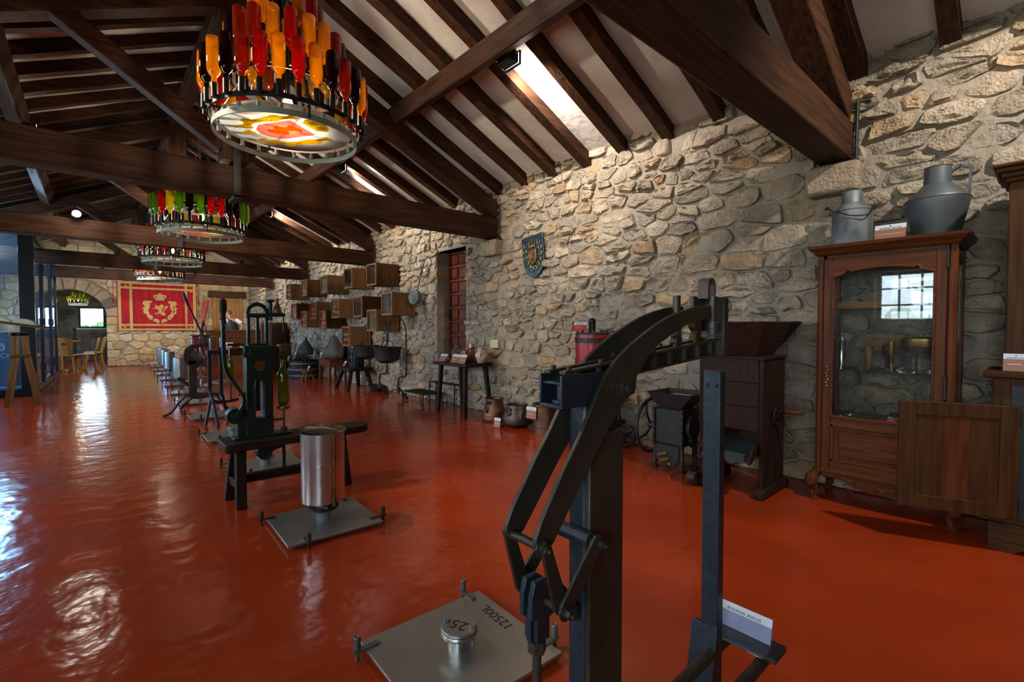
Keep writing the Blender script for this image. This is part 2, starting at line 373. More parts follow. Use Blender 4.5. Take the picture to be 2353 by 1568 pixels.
# ------------------------------------------------------------ the room
XR, XL, YN, YF = 4.2, -2.2, -3.0, 19.0          # right wall, left wall, near wall, far wall
RIDGE_X, RAF_Z, SLOPE = 1.02, 3.0, 0.46          # rafter underside height at the walls, roof slope
def raf_z(x): return RAF_Z + SLOPE * (3.18 - abs(x - RIDGE_X))
ROOF = 0.13
fl = MB(); fl.box(XL - 0.4, XR + 0.6, YN - 0.3, 25, -0.12, 0)
floor = tag(fl.build('floor', MT['floor'], smooth=0), kind='structure')
tag(MB().box(-60, 60, -60, 80, -0.30, -0.2).build('garden_lawn', MT['grass'], smooth=0), kind='structure')

# --- stones: irregular cells, each with its own edges, proud of the mortar
def clip_poly(poly, nx, ny, d):
    out = []
    m = len(poly)
    for i in range(m):
        p, q = poly[i], poly[(i + 1) % m]
        a = p[0]*nx + p[1]*ny - d; b = q[0]*nx + q[1]*ny - d
        if a <= 0: out.append(p)
        if (a < 0 < b) or (b < 0 < a):
            t = a / (a - b); out.append((p[0]+(q[0]-p[0])*t, p[1]+(q[1]-p[1])*t))
    return out
def cells(seeds, rect, sx, reach):
    """anisotropic voronoi cells of the seeds, clipped to rect (u0,u1,v0,v1)"""
    S = [(u / sx, v) for u, v in seeds]; g = {}
    for i, (a, b) in enumerate(S): g.setdefault((int(a // reach), int(b // reach)), []).append(i)
    out = []
    for i, (a, b) in enumerate(S):
        poly = [(rect[0]/sx, rect[2]), (rect[1]/sx, rect[2]), (rect[1]/sx, rect[3]), (rect[0]/sx, rect[3])]
        poly = [(max(a-reach, min(a+reach, x)), max(b-reach, min(b+reach, y))) for x, y in poly]
        ci, cj = int(a // reach), int(b // reach)
        for ii in range(ci-2, ci+3):
            for jj in range(cj-2, cj+3):
                for k in g.get((ii, jj), ()):
                    if k == i: continue
                    c, d = S[k]; nx, ny = c-a, d-b
                    poly = clip_poly(poly, nx, ny, (c*c+d*d-a*a-b*b)/2)
                    if len(poly) < 3: break
        out.append([(x*sx, y) for x, y in poly])
    return out
def chaikin(p, it=1):
    for _ in range(it):
        q = []
        for i in range(len(p)):
            a, b = p[i], p[(i+1) % len(p)]
            q += [(a[0]*.78+b[0]*.22, a[1]*.78+b[1]*.22), (a[0]*.22+b[0]*.78, a[1]*.22+b[1]*.78)]
        p = q
    return p
def stone_shape(poly, gap, h, to3, rng, rough=1.0, rnd=2):
    cx = sum(p[0] for p in poly)/len(poly); cy = sum(p[1] for p in poly)/len(poly)
    pp = []
    for x, y in poly:
        d = math.hypot(x-cx, y-cy); k = max(0.35, 1 - gap/max(d, 1e-4)); pp.append((cx+(x-cx)*k, cy+(y-cy)*k))
    q = []
    ofs = rng.uniform(0, 99); m = len(pp)
    for i, p in enumerate(pp):
        r = pp[(i+1) % m]; d = math.hypot(p[0]-r[0], p[1]-r[1])
        if d < 0.018: continue
        k = max(1, min(6, int(d/0.055)))
        for j in range(k):
            t = (j+.12)/k if j == 0 else j/k
            if j == 0:
                o_ = pp[i-1]; e_ = math.hypot(p[0]-o_[0], p[1]-o_[1])
                c_ = min(.16*e_, .02)/max(e_, 1e-4)
                q.append((p[0]+(o_[0]-p[0])*c_, p[1]+(o_[1]-p[1])*c_))
                c_ = min(.16*d, .02)/d; t = c_
            x, y = p[0]+(r[0]-p[0])*t, p[1]+(r[1]-p[1])*t
            q.append((x+noise.noise(Vector((x*14, y*14, ofs)))*.016*rough, y+noise.noise(Vector((x*14, y*14, ofs+20)))*.013*rough))
    if len(q) < 4: return None
    pp = q
    tx, ty = rng.uniform(-.10, .10)*rough, rng.uniform(-.14, .10)*rough
    off = rng.uniform(0, 50); n = len(pp); v = []; f = []
    for lev, (k, d) in enumerate(((1.0, -0.03), (0.985, h*0.7), (0.90, h*0.98), (0.66, h*1.02), (0.33, h*1.05))):
        for x, y in pp:
            u, w = cx+(x-cx)*k, cy+(y-cy)*k
            dd = d
            if lev: dd += (u-cx)*tx + (w-cy)*ty + noise.noise(Vector((u*8+off, w*8, lev)))*0.022*rough + noise.noise(Vector((u*23+off, w*23, lev*3)))*0.012*rough + noise.noise(Vector((u*55+off, w*55, lev*5)))*0.006*rough
            v.append(to3(u, w, max(dd, 0.004) if lev else dd))
    v.append(to3(cx, cy, h*1.06))
    for l in range(4):
        for i in range(n):
            j = (i+1) % n; f.append((l*n+i, l*n+j, (l+1)*n+j, (l+1)*n+i))
    for i in range(n): f.append((4*n+i, 4*n+(i+1) % n, 5*n))
    return v, f, (cx, cy), (max(p[0] for p in pp)-min(p[0] for p in pp))*(max(p[1] for p in pp)-min(p[1] for p in pp))
def tint_mesh(name, v, f, cols, mat_):
    me = bpy.data.meshes.new(name); me.from_pydata(v, [], f); me.materials.append(mat_)
    a = me.color_attributes.new('tint', 'FLOAT_COLOR', 'POINT')
    buf = []
    for c in cols: buf += [c[0], c[1], c[2], 1.0]
    a.data.foreach_set('color', buf); me.shade_smooth(); me.set_sharp_from_angle(angle=math.radians(38))
    return me
def lay_stones(wall, polys, gap, hr, to3, rng, palette, mat_, limit=300, rough=1.0, skip=None):
    L = []
    for poly in polys:
        if len(poly) < 3: continue
        st = stone_shape(poly, gap*rng.uniform(.5, 1.5), rng.uniform(*hr), to3, rng, rough*rng.uniform(.5, 1.6))
        if not st: continue
        v, f, (cx, cy), area = st
        if skip and skip(cx, cy): continue
        P = project(to3(cx, cy, 0)); vis = area/(P[2]**2) if P[2] > .2 and -150 < P[0] < IMG_W+150 and -150 < P[1] < IMG_H+150 else 0
        c = rng.choices([p[0] for p in palette], [p[1] for p in palette])[0]; k = rng.uniform(.85, 1.12)
        L.append((vis, v, f, tuple(x*k for x in c)))
    L.sort(key=lambda t: -t[0])
    for vis, v, f, c in L[:limit]:
        place(tint_mesh('stone', v, f, [c]*len(v), mat_), 'stone', wall)
    if len(L) > limit:
        V, F, Cc = [], [], []
        for vis, v, f, c in L[limit:]:
            n = len(V); V += v; F += [tuple(i+n for i in q) for q in f]; Cc += [c]*len(v)
        tag(place(tint_mesh('small_stones', V, F, Cc, mat_), 'small_stones', wall), kind='stuff')
    return len(L)
PAL_R = [((0.45, 0.365, 0.275), 5), ((0.40, 0.33, 0.255), 4), ((0.50, 0.415, 0.315), 3), ((0.49, 0.36, 0.23), 1.8), ((0.36, 0.305, 0.245), 2), ((0.46, 0.31, 0.185), .6)]
PAL_F = [((0.56, 0.44, 0.26), 4), ((0.50, 0.40, 0.27), 3), ((0.46, 0.34, 0.19), 2), ((0.55, 0.46, 0.34), 2), ((0.40, 0.31, 0.20), 1)]
PAL_G = [((0.17, 0.17, 0.16), 3), ((0.13, 0.13, 0.13), 2), ((0.22, 0.21, 0.19), 2)]

# --- right wall with the door niche
DY0, DY1, DZ0, DZ1 = 5.80, 6.60, 0.60, 2.42
wr = MB()
wr.box(XR, XR+.5, YN-.3, DY0, -.05, 3.4).box(XR, XR+.5, DY1, YF+.4, -.05, 3.4)
wr.box(XR, XR+.5, DY0, DY1, -.05, DZ0).box(XR, XR+.5, DY0, DY1, DZ1, 3.4)
ny, nz = int((YF-YN)/.07), 46; V = []; F = []
for j in range(nz+1):
    for i in range(ny+1):
        y, z = YN+(YF-YN)*i/ny, 3.3*j/nz
        V.append((XR-.004-.012*abs(noise.noise(Vector((y*5, z*5, 2))))-.005*noise.noise(Vector((y*17, z*17, 4))), y, z))
for j in range(nz):
    for i in range(ny):
        y, z = YN+(YF-YN)*(i+.5)/ny, 3.3*(j+.5)/nz
        if not (DY0-.04 < y < DY1+.04 and DZ0-.04 < z < DZ1+.04): F.append((j*(ny+1)+i, j*(ny+1)+i+1, (j+1)*(ny+1)+i+1, (j+1)*(ny+1)+i))
wr.add(V, F)
wall_right = tag(wr.build('wall_right', MT['mortar'], smooth=50), kind='structure')
rng = random.Random(5); seeds = []; v = -.06
while v < 3.3:
    h = rng.choice([.09, .11, .13, .15, .18, .20, .12, .16]); u = YN+rng.uniform(0, .3)
    while u < YF:
        w = rng.uniform(.10, .34)*(.6+h*3.8)*(1.18 if u < 3.4 else .92)
        vv = v+h/2+math.sin(u*1.7+v*5)*.045+rng.uniform(-.02, .02)
        if h > .12 and rng.random() < .30:
            w *= .8; seeds += [(u+w*.5, vv-h*.27), (u+w*rng.uniform(.35, .65), vv+h*.27)]
        elif rng.random() < .12:
            w *= .45; seeds.append((u+w/2, vv))
        else: seeds.append((u+w/2, vv))
        u += w
    v += h
def in_door(u, v_): return DY0-.02 < u < DY1+.02 and DZ0-.05 < v_ < DZ1+.02
polys = cells(seeds, (YN, YF, 0.0, 3.16), 2.0, .42)
def push(poly):
    out = []
    for u, w in poly:
        if DY0 < u < DY1 and DZ0 < w < DZ1:
            c = min(((u-DY0, (DY0, w)), (DY1-u, (DY1, w)), (w-DZ0, (u, DZ0)), (DZ1-w, (u, DZ1))))
            u, w = c[1]
        out.append((u, w))
    return out
polys = [push(p) for p, s_ in zip(polys, seeds) if not in_door(*s_)]
n_right = lay_stones(wall_right, polys, .016, (.006, .052), lambda u, w, d: (XR-d, u, w), rng, PAL_R, MT['stone'], 300, 1.2)
# niche: reveal stones, timber lintel, sill slab and the panelled door
for i in range(9):
    z = DZ0 + i*.2
    for yy, dy in ((DY1, .07), (DY0-.07, .07)):
        hh = .18+rng.uniform(-.03, .01)
        m_ = MB().box(XR-.025, XR+.24, yy+rng.uniform(-.015, .0), yy+dy*.7, z, z+hh)
        me = tint_mesh('reveal_stone', m_.v, m_.f, [rng.choice(PAL_R)[0]]*8, MT['stone'])
        o = place(me, 'reveal_stone', wall_right, .02)
MB().box(XR-.05, XR+.26, DY0-.12, DY1+.14, DZ0-.07, DZ0).build('sill_slab', MT['mortar'], wall_right, bev=.015)
MB().box(XR+.02, XR+.26, DY0-.1, DY1+.1, DZ1, DZ1+.09).build('lintel', MT['beam_y'], wall_right)
door = MB().box(XR+.25, XR+.32, DY0, DY1, DZ0, DZ1).build('door_1', MT['redwood'], smooth=0); tag(door, kind='structure')
for i in range(3):
    for j in range(8):
        y0 = DY0+.06+i*.235; z0 = DZ0+.05+j*.222
        MB().prism([(y0+.02, z0+.02), (y0+.19, z0+.02), (y0+.19, z0+.175), (y0+.02, z0+.175)], 'yz', XR+.225, XR+.26).build('door_panel', MT['redwood'], door, bev=.012)
for y_, z_, dy, dz in [(DY0, DZ0, .05, DZ1-DZ0), (DY1-.05, DZ0, .05, DZ1-DZ0)]:
    MB().box(XR+.215, XR+.26, y_, y_+dy, z_, z_+dz).build('door_stile', MT['redwood'], door, bev=.005)
for j in range(9):
    z0 = DZ0+.012+j*.222
    MB().box(XR+.22, XR+.26, DY0+.05, DY1-.05, z0, z0+.032).build('door_rail', MT['redwood'], door, bev=.004)
MB().tube([(XR+.22, DY1-.04, 1.42), (XR+.18, DY1-.04, 1.42), (XR+.18, DY1-.12, 1.42)], .008).box(XR+.205, XR+.22, DY1-.055, DY1-.025, 1.33, 1.5).build('door_handle', MT['iron'], door)
# corbels under truss ends come with the trusses

# --- far wall with arch
ACX, ARAD, ASPR = -.50, .82, 1.53
def arch_outline(r, z0=0.0):
    return [(ACX-r, z0)] + [(ACX-r*math.cos(PI*i/18), ASPR+r*.98*math.sin(PI*i/18)) for i in range(19)] + [(ACX+r, z0)]
ao = arch_outline(ARAD)
top = [(XR+.3, 0), (XR+.3, 3.2), (RIDGE_X, 4.9), (XL-.3, 3.2), (XL-.3, 0)]
wf = MB(); wf.prism([(XR+.3, -.05), (XR+.3, 3.2), (RIDGE_X, 4.75), (XL-.3, 3.2), (XL-.3, -.05)] + [(ao[0][0], -.05)] + ao[1:-1] + [(ao[-1][0], -.05)], 'xz', YF, YF+.42)
wall_far = tag(wf.build('wall_far', MT['mortar'], smooth=0), kind='structure')
rng = random.Random(21); seeds = []; v = -.05
while v < 4.6:
    h = rng.uniform(.17, .29); u = XL
    while u < XR:
        w = rng.uniform(.22, .50); seeds.append((u+w/2, v+h/2+rng.uniform(-.06, .06))); u += w
    v += h
def arch_d(u, w):
    return math.hypot(u-ACX, (w-ASPR)) if w > ASPR else abs(u-ACX)
FD0, FD1, FDZ = 3.17, 3.86, 2.24
def skip_far(u, w):
    if arch_d(u, w) < ARAD+.10 + (.24 if w > ASPR else 0): return True
    if FD0-.12 < u < FD1+.12 and w < FDZ+.24: return True
    return w > raf_z(u)+.05
polys = cells(seeds, (XL, XR, 0, 4.6), 1.35, .6)
def push_far(poly):
    out = []
    for u, w in poly:
        lim = ARAD+.02+(.32 if w > ASPR else 0); d = arch_d(u, w)
        if d < lim and d > 1e-3:
            if w > ASPR: u, w = ACX+(u-ACX)*lim/d, ASPR+(w-ASPR)*lim/d
            else: u = ACX+lim*(1 if u > ACX else -1)
        out.append((u, w))
    return out
polys = [push_far(p) for p in polys]
lay_stones(wall_far, polys, .011, (.02, .04), lambda u, w, d: (u, YF-d, w), rng, PAL_F, MT['stone_far'], 300, .8, skip_far)
NV = 11
for i in range(NV):
    a0, a1 = PI*i/NV+.012, PI*(i+1)/NV-.012
    P = [(ACX-r*math.cos(a), ASPR+r*.98*math.sin(a)) for r, a in ((ARAD-.005, a0), (ARAD-.005, (a0+a1)/2), (ARAD-.005, a1), (ARAD+.31, a1), (ARAD+.33, (a0+a1)/2), (ARAD+.31, a0))]
    m_ = MB().prism(P, 'xz', YF-.045-rng.uniform(0, .015), YF+.2)
    c = (0.40, 0.29, 0.22) if i % 3 else (0.46, 0.36, 0.26)
    if i == 9: c = (0.16, 0.12, 0.10)
    me = tint_mesh('voussoir', m_.v, m_.f, [c]*len(m_.v), MT['stone_far']); place(me, 'voussoir', wall_far, .03)
for s_ in (-1, 1):
    for j in range(6):
        z0 = j*.255; w_ = .2+.1*(j % 2)
        x0 = ACX+s_*(ARAD-.01); x1 = x0+s_*w_
        m_ = MB().box(min(x0, x1), max(x0, x1), YF-.04, YF+.3, z0+.008, z0+.247)
        me = tint_mesh('jamb_stone', m_.v, m_.f, [rng.choice(PAL_F)[0]]*8, MT['stone_far']); place(me, 'jamb_stone', wall_far, .03)
# oak door behind the bar
d2 = tag(MB().box(FD0, FD1, YF-.03, YF+.02, 0, FDZ).build('door_2', MT['oak_z'], smooth=0), kind='structure')
MB().box(FD0-.11, FD0, YF-.1, YF, 0, FDZ).build('door_jamb', MT['oak_z'], d2, bev=.006)
MB().box(FD1, FD1+.11, YF-.1, YF, 0, FDZ).build('door_jamb', MT['oak_z'], d2, bev=.006)
MB().box(FD0-.22, FD1+.22, YF-.16, YF, FDZ, FDZ+.21).build('lintel', MT['arm_x'], d2, bev=.01)
pp = [(FD0+.1, 1.0), (FD1-.1, 1.0), (FD1-.1, 1.88), (FD1-.16, 1.92), (FD1-.24, 1.99), (FD0+.24, 1.99), (FD0+.16, 1.92), (FD0+.1, 1.88)]
MB().prism(pp, 'xz', YF-.055, YF-.02).build('door_panel', MT['oak_z'], d2, bev=.015)
MB().prism([(FD0+.1, .12), (FD1-.1, .12), (FD1-.1, .88), (FD0+.1, .88)], 'xz', YF-.055, YF-.02).build('door_panel', MT['oak_z'], d2, bev=.015)

# --- left wall with windows, near wall
def wall_with_holes(name, mat_, holes, y0, y1, z0, z1, x0, x1):
    m_ = MB(); ys = sorted({y0, y1, *[h[0] for h in holes], *[h[1] for h in holes]})
    for a, b in zip(ys, ys[1:]):
        hs = [h for h in holes if h[0] <= a and h[1] >= b]
        if not hs: m_.box(x0, x1, a, b, z0, z1)
        else:
            h = hs[0]
            if h[2] > z0: m_.box(x0, x1, a, b, z0, h[2])
            m_.box(x0, x1, a, b, h[3], z1)
    return tag(m_.build(name, mat_, smooth=0), kind='structure')
wall_with_holes('wall_left', MT['mortar'], LEFT_WINDOWS + [(12.1, 14.7, .4, 2.4)], YN-.3, YF+.4, -.05, 3.4, XL-.42, XL)
wn_ = 1
for (a, b, c, d) in LEFT_WINDOWS + [(12.1, 14.7, .4, 2.4)]:
    w = MB(); t = .05
    w.box(XL-.3, XL-.24, a, a+t, c, d).box(XL-.3, XL-.24, b-t, b, c, d).box(XL-.3, XL-.24, a+t, b-t, c, c+t).box(XL-.3, XL-.24, a+t, b-t, d-t, d)
    wo = tag(w.build('window_%d' % wn_, MT['dark_z'], smooth=0), kind='structure'); wn_ += 1
    for k in range(1, 4):
        yy = a+(b-a)*k/4; MB().box(XL-.285, XL-.255, yy-.014, yy+.014, c+t, d-t).build('mullion', MT['dark_z'], wo)
    for k in range(1, 3):
        zz = c+(d-c)*k/3; MB().box(XL-.285, XL-.255, a+t, b-t, zz-.014, zz+.014).build('glazing_bar', MT['dark_y'], wo)
    MB().box(XL-.272, XL-.268, a+t, b-t, c+t, d-t).build('pane', MT['clear'], wo)
wn2 = MB().box(XL-.4, XR+.5, YN-.4, YN, -.05, 5.0)
tag(wn2.build('wall_near', MT['mortar'], smooth=0), kind='structure')

# --- roof: plaster between rafters, purlins, ridge beam
ce = MB(); N = 44
def roof_strip(sign):
    x_e = RIDGE_X + sign*3.4; V = []; F = []
    nx, ny = 14, 150
    for j in range(ny+1):
        y = YN-.3 + (YF+.6-YN)*j/ny
        for i in range(nx+1):
            x = RIDGE_X + (x_e-RIDGE_X)*i/nx
            z = raf_z(x)+ROOF + .012*noise.noise(Vector((x*2.3, y*2.3, 3*sign)))
            V.append((x, y, z))
    for j in range(ny):
        for i in range(nx): F.append((j*(nx+1)+i, j*(nx+1)+i+1, (j+1)*(nx+1)+i+1, (j+1)*(nx+1)+i))
    k = len(V); V += [(p[0], p[1], p[2]+.2) for p in V]; F += [tuple(i+k for i in f) for f in F]
    return V, F
for sg in (1, -1): ce.add(*roof_strip(sg))
ceiling = tag(ce.build('ceiling', MT['plaster'], smooth=60), kind='structure')
rng = random.Random(3)
RAFTER_Y = [.45+.505*k for k in range(-6, 35)]
def rafter(sign, y):
    m_ = MB(); n = 9; V = []; F = []
    x0 = RIDGE_X+sign*.0; x1 = RIDGE_X+sign*3.22; o = rng.uniform(0, 90); w0 = rng.uniform(.048, .06)
    for i in range(n+1):
        x = x0+(x1-x0)*i/n; z = raf_z(x)
        w = w0+.010*noise.noise(Vector((i*.5, o, 1))); s = .018*noise.noise(Vector((i*.4, o, 9))); dz = .022*noise.noise(Vector((i*.45, o, 5)))
        for a, b in ((-1, 0), (1, 0), (1, 1), (-1, 1)):
            V.append((x, y+s+a*w, z+dz if b == 0 else z+ROOF+.04))
    for i in range(n):
        for k in range(4): F.append((i*4+k, i*4+(k+1) % 4, (i+1)*4+(k+1) % 4, (i+1)*4+k))
    F += [(0, 1, 2, 3), (n*4+3, n*4+2, n*4+1, n*4)]
    return m_.add(V, F).build('rafter', MT['beam_x'], ceiling, 30)
TRUSS_Y = [1.08, 5.1, 8.9, 12.7, 15.85]
for y in RAFTER_Y:
    if y > YF: continue
    for sg in (1, -1): rafter(sg, y)
for sg in (1, -1):
    px = RIDGE_X+sg*1.63; pz = raf_z(px)
    ys = [YN]+TRUSS_Y+[YF]
    for a, b in zip(ys, ys[1:]):
        MB().bar((px, a, pz-.085), (px, b, pz-.085), .15, .17, up=(-sg*SLOPE, 0, 1)).build('purlin', MT['beam_y'], ceiling, bev=.01)
MB().box(RIDGE_X-.08, RIDGE_X+.08, YN, YF, raf_z(RIDGE_X)-.2, raf_z(RIDGE_X)-.0).build('ridge_beam', MT['beam_y'], ceiling, bev=.01)
# plaster cove where roof meets the right wall
# --- trusses
TB0, TB1 = 2.42, 2.69
def make_truss():
    t = thing('roof_truss', 'dark timber roof truss', 'roof truss', (0, 0, 0), 0, 'roof trusses across the hall')
    def beamy(p0, p1, w, h, name, ax):
        MB().bar(p0, p1, w, h, up=(0, 1, 0) if abs(Vector(p1)[2]-Vector(p0)[2]) > .05 and abs(Vector(p1)[0]-Vector(p0)[0]) < .05 else (0, 0, 1)).build(name, MT['beam_'+ax], t, bev=.012)
    beamy((XL+.02, 0, (TB0+TB1)/2), (XR+.06, 0, (TB0+TB1)/2), .21, TB1-TB0, 'tie_beam', 'x')
    for s_ in (1, -1):
        beamy((RIDGE_X+s_*3.16, 0, 2.79), (RIDGE_X+s_*.1, 0, 4.22), .19, .21, 'principal_rafter', 'x')
        beamy((RIDGE_X+s_*.08, 0, 2.88), (RIDGE_X+s_*1.22, 0, 3.66), .14, .15, 'strut', 'x')
    MB().box(RIDGE_X-.11, RIDGE_X+.11, -.11, .11, 2.74, 4.42).build('king_post', MT['beam_z'], t, bev=.012)
    k = MB().box(RIDGE_X-.03, RIDGE_X+.03, -.125, -.105, TB0-.015, 2.98).box(RIDGE_X-.03, RIDGE_X+.03, .105, .125, TB0-.015, 2.98).box(RIDGE_X-.03, RIDGE_X+.03, -.125, .125, TB0-.03, TB0)
    k.hexbolt((RIDGE_X, -.125, 2.88), (0, -1, 0), .02, .015)
    k.build('iron_strap', MT['iron'], t)
    for s_ in (1, -1):
        xx = RIDGE_X+s_*3.12
        MB().tube([(xx, -.13, TB0-.06), (xx+s_*.03, -.13, 2.95)], .012, 8).tube([(xx, .13, TB0-.06), (xx+s_*.03, .13, 2.95)], .012, 8).box(xx-.03, xx+.03, -.15, .15, TB0-.035, TB0-.01).build('iron_stirrup', MT['iron'], t)
    return t
truss_labels = ['nearest timber truss whose tie beam ends above the glazed cabinet', 'timber truss with the tie beam just behind the nearest bottle chandelier',
                'timber truss between the second and third bottle chandeliers', 'timber truss in front of the fourth bottle chandelier', 'farthest timber truss just above the red tapestry']
tr0 = make_truss()
for i, y in enumerate(TRUSS_Y):
    o = tr0 if i == 0 else copy_tree(tr0)
    o.location = (0, y, 0); o['label'] = truss_labels[i]
for y in TRUSS_Y[:2]:
    m_ = MB().box(XR-.16, XR+.1, y-.17, y+.17, TB0-.24, TB0-.03)
    me = tint_mesh('corbel_stone', m_.v, m_.f, [(0.42, 0.33, 0.24)]*8, MT['stone']); place(me, 'corbel_stone', wall_right, .025)

# --- room beyond the arch
br = MB()
BY = 23.2
br.box(-3.4, -.40, BY, BY+.4, 0, 3).box(.34, 1.6, BY, BY+.4, 0, 3).box(-.40, .34, BY, BY+.4, 0, 1.18).box(-.40, .34, BY, BY+.4, 1.95, 3)
br.box(-3.6, -3.4, YF+.42, BY+.4, 0, 3).box(1.6, 1.8, YF+.42, BY+.4, 0, 3)
wall_back = tag(br.build('wall_back', MT['grey_mortar'], smooth=0), kind='structure')
rng = random.Random(8); seeds = []; v = 0
while v < 2.7:
    h = rng.uniform(.14, .24); u = -2.2
    while u < 1.6:
        w = rng.uniform(.2, .45); seeds.append((u+w/2, v+h/2+rng.uniform(-.04, .04))); u += w
    v += h
polys = [p for p, s_ in zip(cells(seeds, (-2.2, 1.6, 0, 2.7), 1.6, .45), seeds) if not (-.55 < s_[0] < .5 and 1.05 < s_[1] < 2.08)]
lay_stones(wall_back, polys, .012, (.015, .035), lambda u, w, d: (u, BY-d, w), rng, PAL_G, MT['stone'], 300, .8)
tag(MB().box(-3.6, 1.8, YF+.42, BY+.4, 2.62, 2.8).build('ceiling_back', MT['plaster'], smooth=0), kind='structure')
w = MB(); 
for (x0, x1, z0, z1) in ((-.40, -.34, 1.18, 1.95), (.28, .34, 1.18, 1.95), (-.34, .28, 1.18, 1.24), (-.34, .28, 1.89, 1.95)): w.box(x0, x1, BY+.08, BY+.14, z0, z1)
wb = tag(w.build('window_%d' % wn_, MT['iron'], smooth=0), kind='structure')
for k in range(1, 4): MB().box(-.34+.155*k-.006, -.34+.155*k+.006, BY+.15, BY+.162, 1.24, 1.89).build('mullion', MT['iron'], wb)
for k in range(1, 5): MB().box(-.34, .28, BY+.15, BY+.162, 1.24+.13*k-.006, 1.24+.13*k+.006).build('glazing_bar', MT['iron'], wb)
MB().box(-.34, .28, BY+.1, BY+.105, 1.24, 1.89).build('pane', MT['clear'], wb)
MB().box(-.5, .44, BY-.06, BY+.08, 1.13, 1.18).build('window_sill', MT['white_metal'], wb)
# shrubs in the garden seen through the panes
def bush(x, y, r, label):
    b = MB(); rr = random.Random(int(x*7+y*13)); 
    for i in range(46):
        a = rr.uniform(0, 2*PI); q = rr.uniform(0, 1)**.5*r; z = rr.uniform(.15, 1)*r*1.3
        b.ball((x+q*math.cos(a)*(1-z/r*.35), y+q*math.sin(a)*(1-z/r*.35), z), r*rr.uniform(.16, .3), 7, 5)
    b.cyl((x, y, -.2), (x, y, r*.6), r*.08)
    return tag(b.build('garden_shrub', MT['leaf']), label, 'shrub', 'shrubs in the garden')
bush(.1, 28.2, .95, 'green garden shrub outside the window beyond the arch')
bush(-6.5, 2.2, 1.1, 'green garden shrub outside the left-hand hall windows')
# ------------------------------------------------------------ label cards
def dashes(x0, x1, z, h, seed):
    """a line of print too small to read"""
    r = random.Random(seed); m_ = MB(); x = x0
    while x < x1:
        w = r.uniform(.12, .3)*(x1-x0); m_.box(x, min(x+w, x1), -.0013, -.0005, z-h/2, z+h/2); x += w+.03*(x1-x0)
    return m_
def card(loc, rz, label, w=.105, h=.10, tilt=18, color='brown_card', text=True, line=None):
    """acrylic stand with a printed card; faces local -y, leaning back"""
    t = thing('label_card', label, 'label card', loc, rz, 'printed label cards')
    Mx = Matrix.Rotation(-math.radians(tilt), 4, 'X')
    MB().box(-w/2, w/2, 0, .0015, 0, h).xf(Mx).box(-w/2, w/2, .0, .012+h*.35, 0.0005, .002).build('acrylic_stand', MT['clear'], t)
    MB().box(-w/2+.003, w/2-.003, -.0005, 0.0003, h*.68, h-.003).xf(Mx).build('white_header', MT['white'], t)
    MB().box(-w/2+.003, w/2-.003, -.0005, 0.0003, .003, h*.68).xf(Mx).build('coloured_panel', MT[color], t)
    if text:
        tm = text_mb('BODEGAS  IRACHE', w*.078, .0003); tm.xf(Matrix.Translation((0, -.0012, h*.745)) @ Matrix.Rotation(PI/2, 4, 'X'))
        tm.lathe([(w*.022, -.0012), (w*.03, -.0004)], 8, (0, 0, h*.87), True, 'y'); tm.xf(Mx).build('header_lettering', MT['black'], t, 0)
    if line:
        tm = text_mb(line, w*.055, .0003); tm.xf(Mx @ Matrix.Translation((0, -.0012, h*.36)) @ Matrix.Rotation(PI/2, 4, 'X')).build('panel_lettering', MT['white'], t, 0)
    else:
        dashes(-w*.3, w*.2, h*.4, h*.035, int(loc[1]*100)).xf(Mx).build('panel_lettering', MT['white'], t, 0)
    return t

# ------------------------------------------------------------ glazed display cabinet
VX, VY0, VY1, VD = 3.77, .36, 1.075, .40          # front plane, y range, depth
vit = thing('display_cabinet', 'carved oak display cabinet with glass front and scrolled cabriole feet', 'cabinet', (VX, (VY0+VY1)/2, 0))
hw = (VY1-VY0)/2
W_ = MT['cab_z']; Wy = MT['cab_y']
bd = MB()   # carcass: bottom, lower back, posts
bd.box(.03, VD, -hw+.02, hw-.02, .545, .585).box(VD-.02, VD, -hw+.03, hw-.03, .18, .585).box(.02, VD, -hw+.02, -hw+.04, .18, .585).box(.02, VD, hw-.04, hw-.02, .18, .585)
bd.box(.02, VD, -hw+.03, hw-.03, 1.645, 1.70)
bd.parts('carcass_board', W_, vit, bev=.004)
for sy in (-1, 1):
    MB().cyl((.025, sy*(hw-.025), .2), (.025, sy*(hw-.025), 1.66), .026, n=12).box(.02, .05, sy*(hw-.028)-.026, sy*(hw-.028)+.026, .19, 1.69).build('corner_post', W_, vit)
    MB().box(VD-.045, VD, sy*(hw-.025)-.022, sy*(hw-.025)+.022, .19, 1.69).build('back_post', W_, vit, bev=.004)
    yy = sy*(hw-.02)
    MB().box(.06, VD-.05, yy-.012, yy+.012, .585, .63).box(.06, VD-.05, yy-.012, yy+.012, 1.60, 1.645).parts('side_rail', MT['cab_x'], vit, bev=.003)
    MB().box(.06, VD-.05, yy-.002, yy+.002, .62, 1.61).build('side_pane', MT['clear'], vit)
MB().box(VD-.012, VD-.008, -hw+.05, hw-.05, .58, 1.65).build('back_pane', MT['clear'], vit)
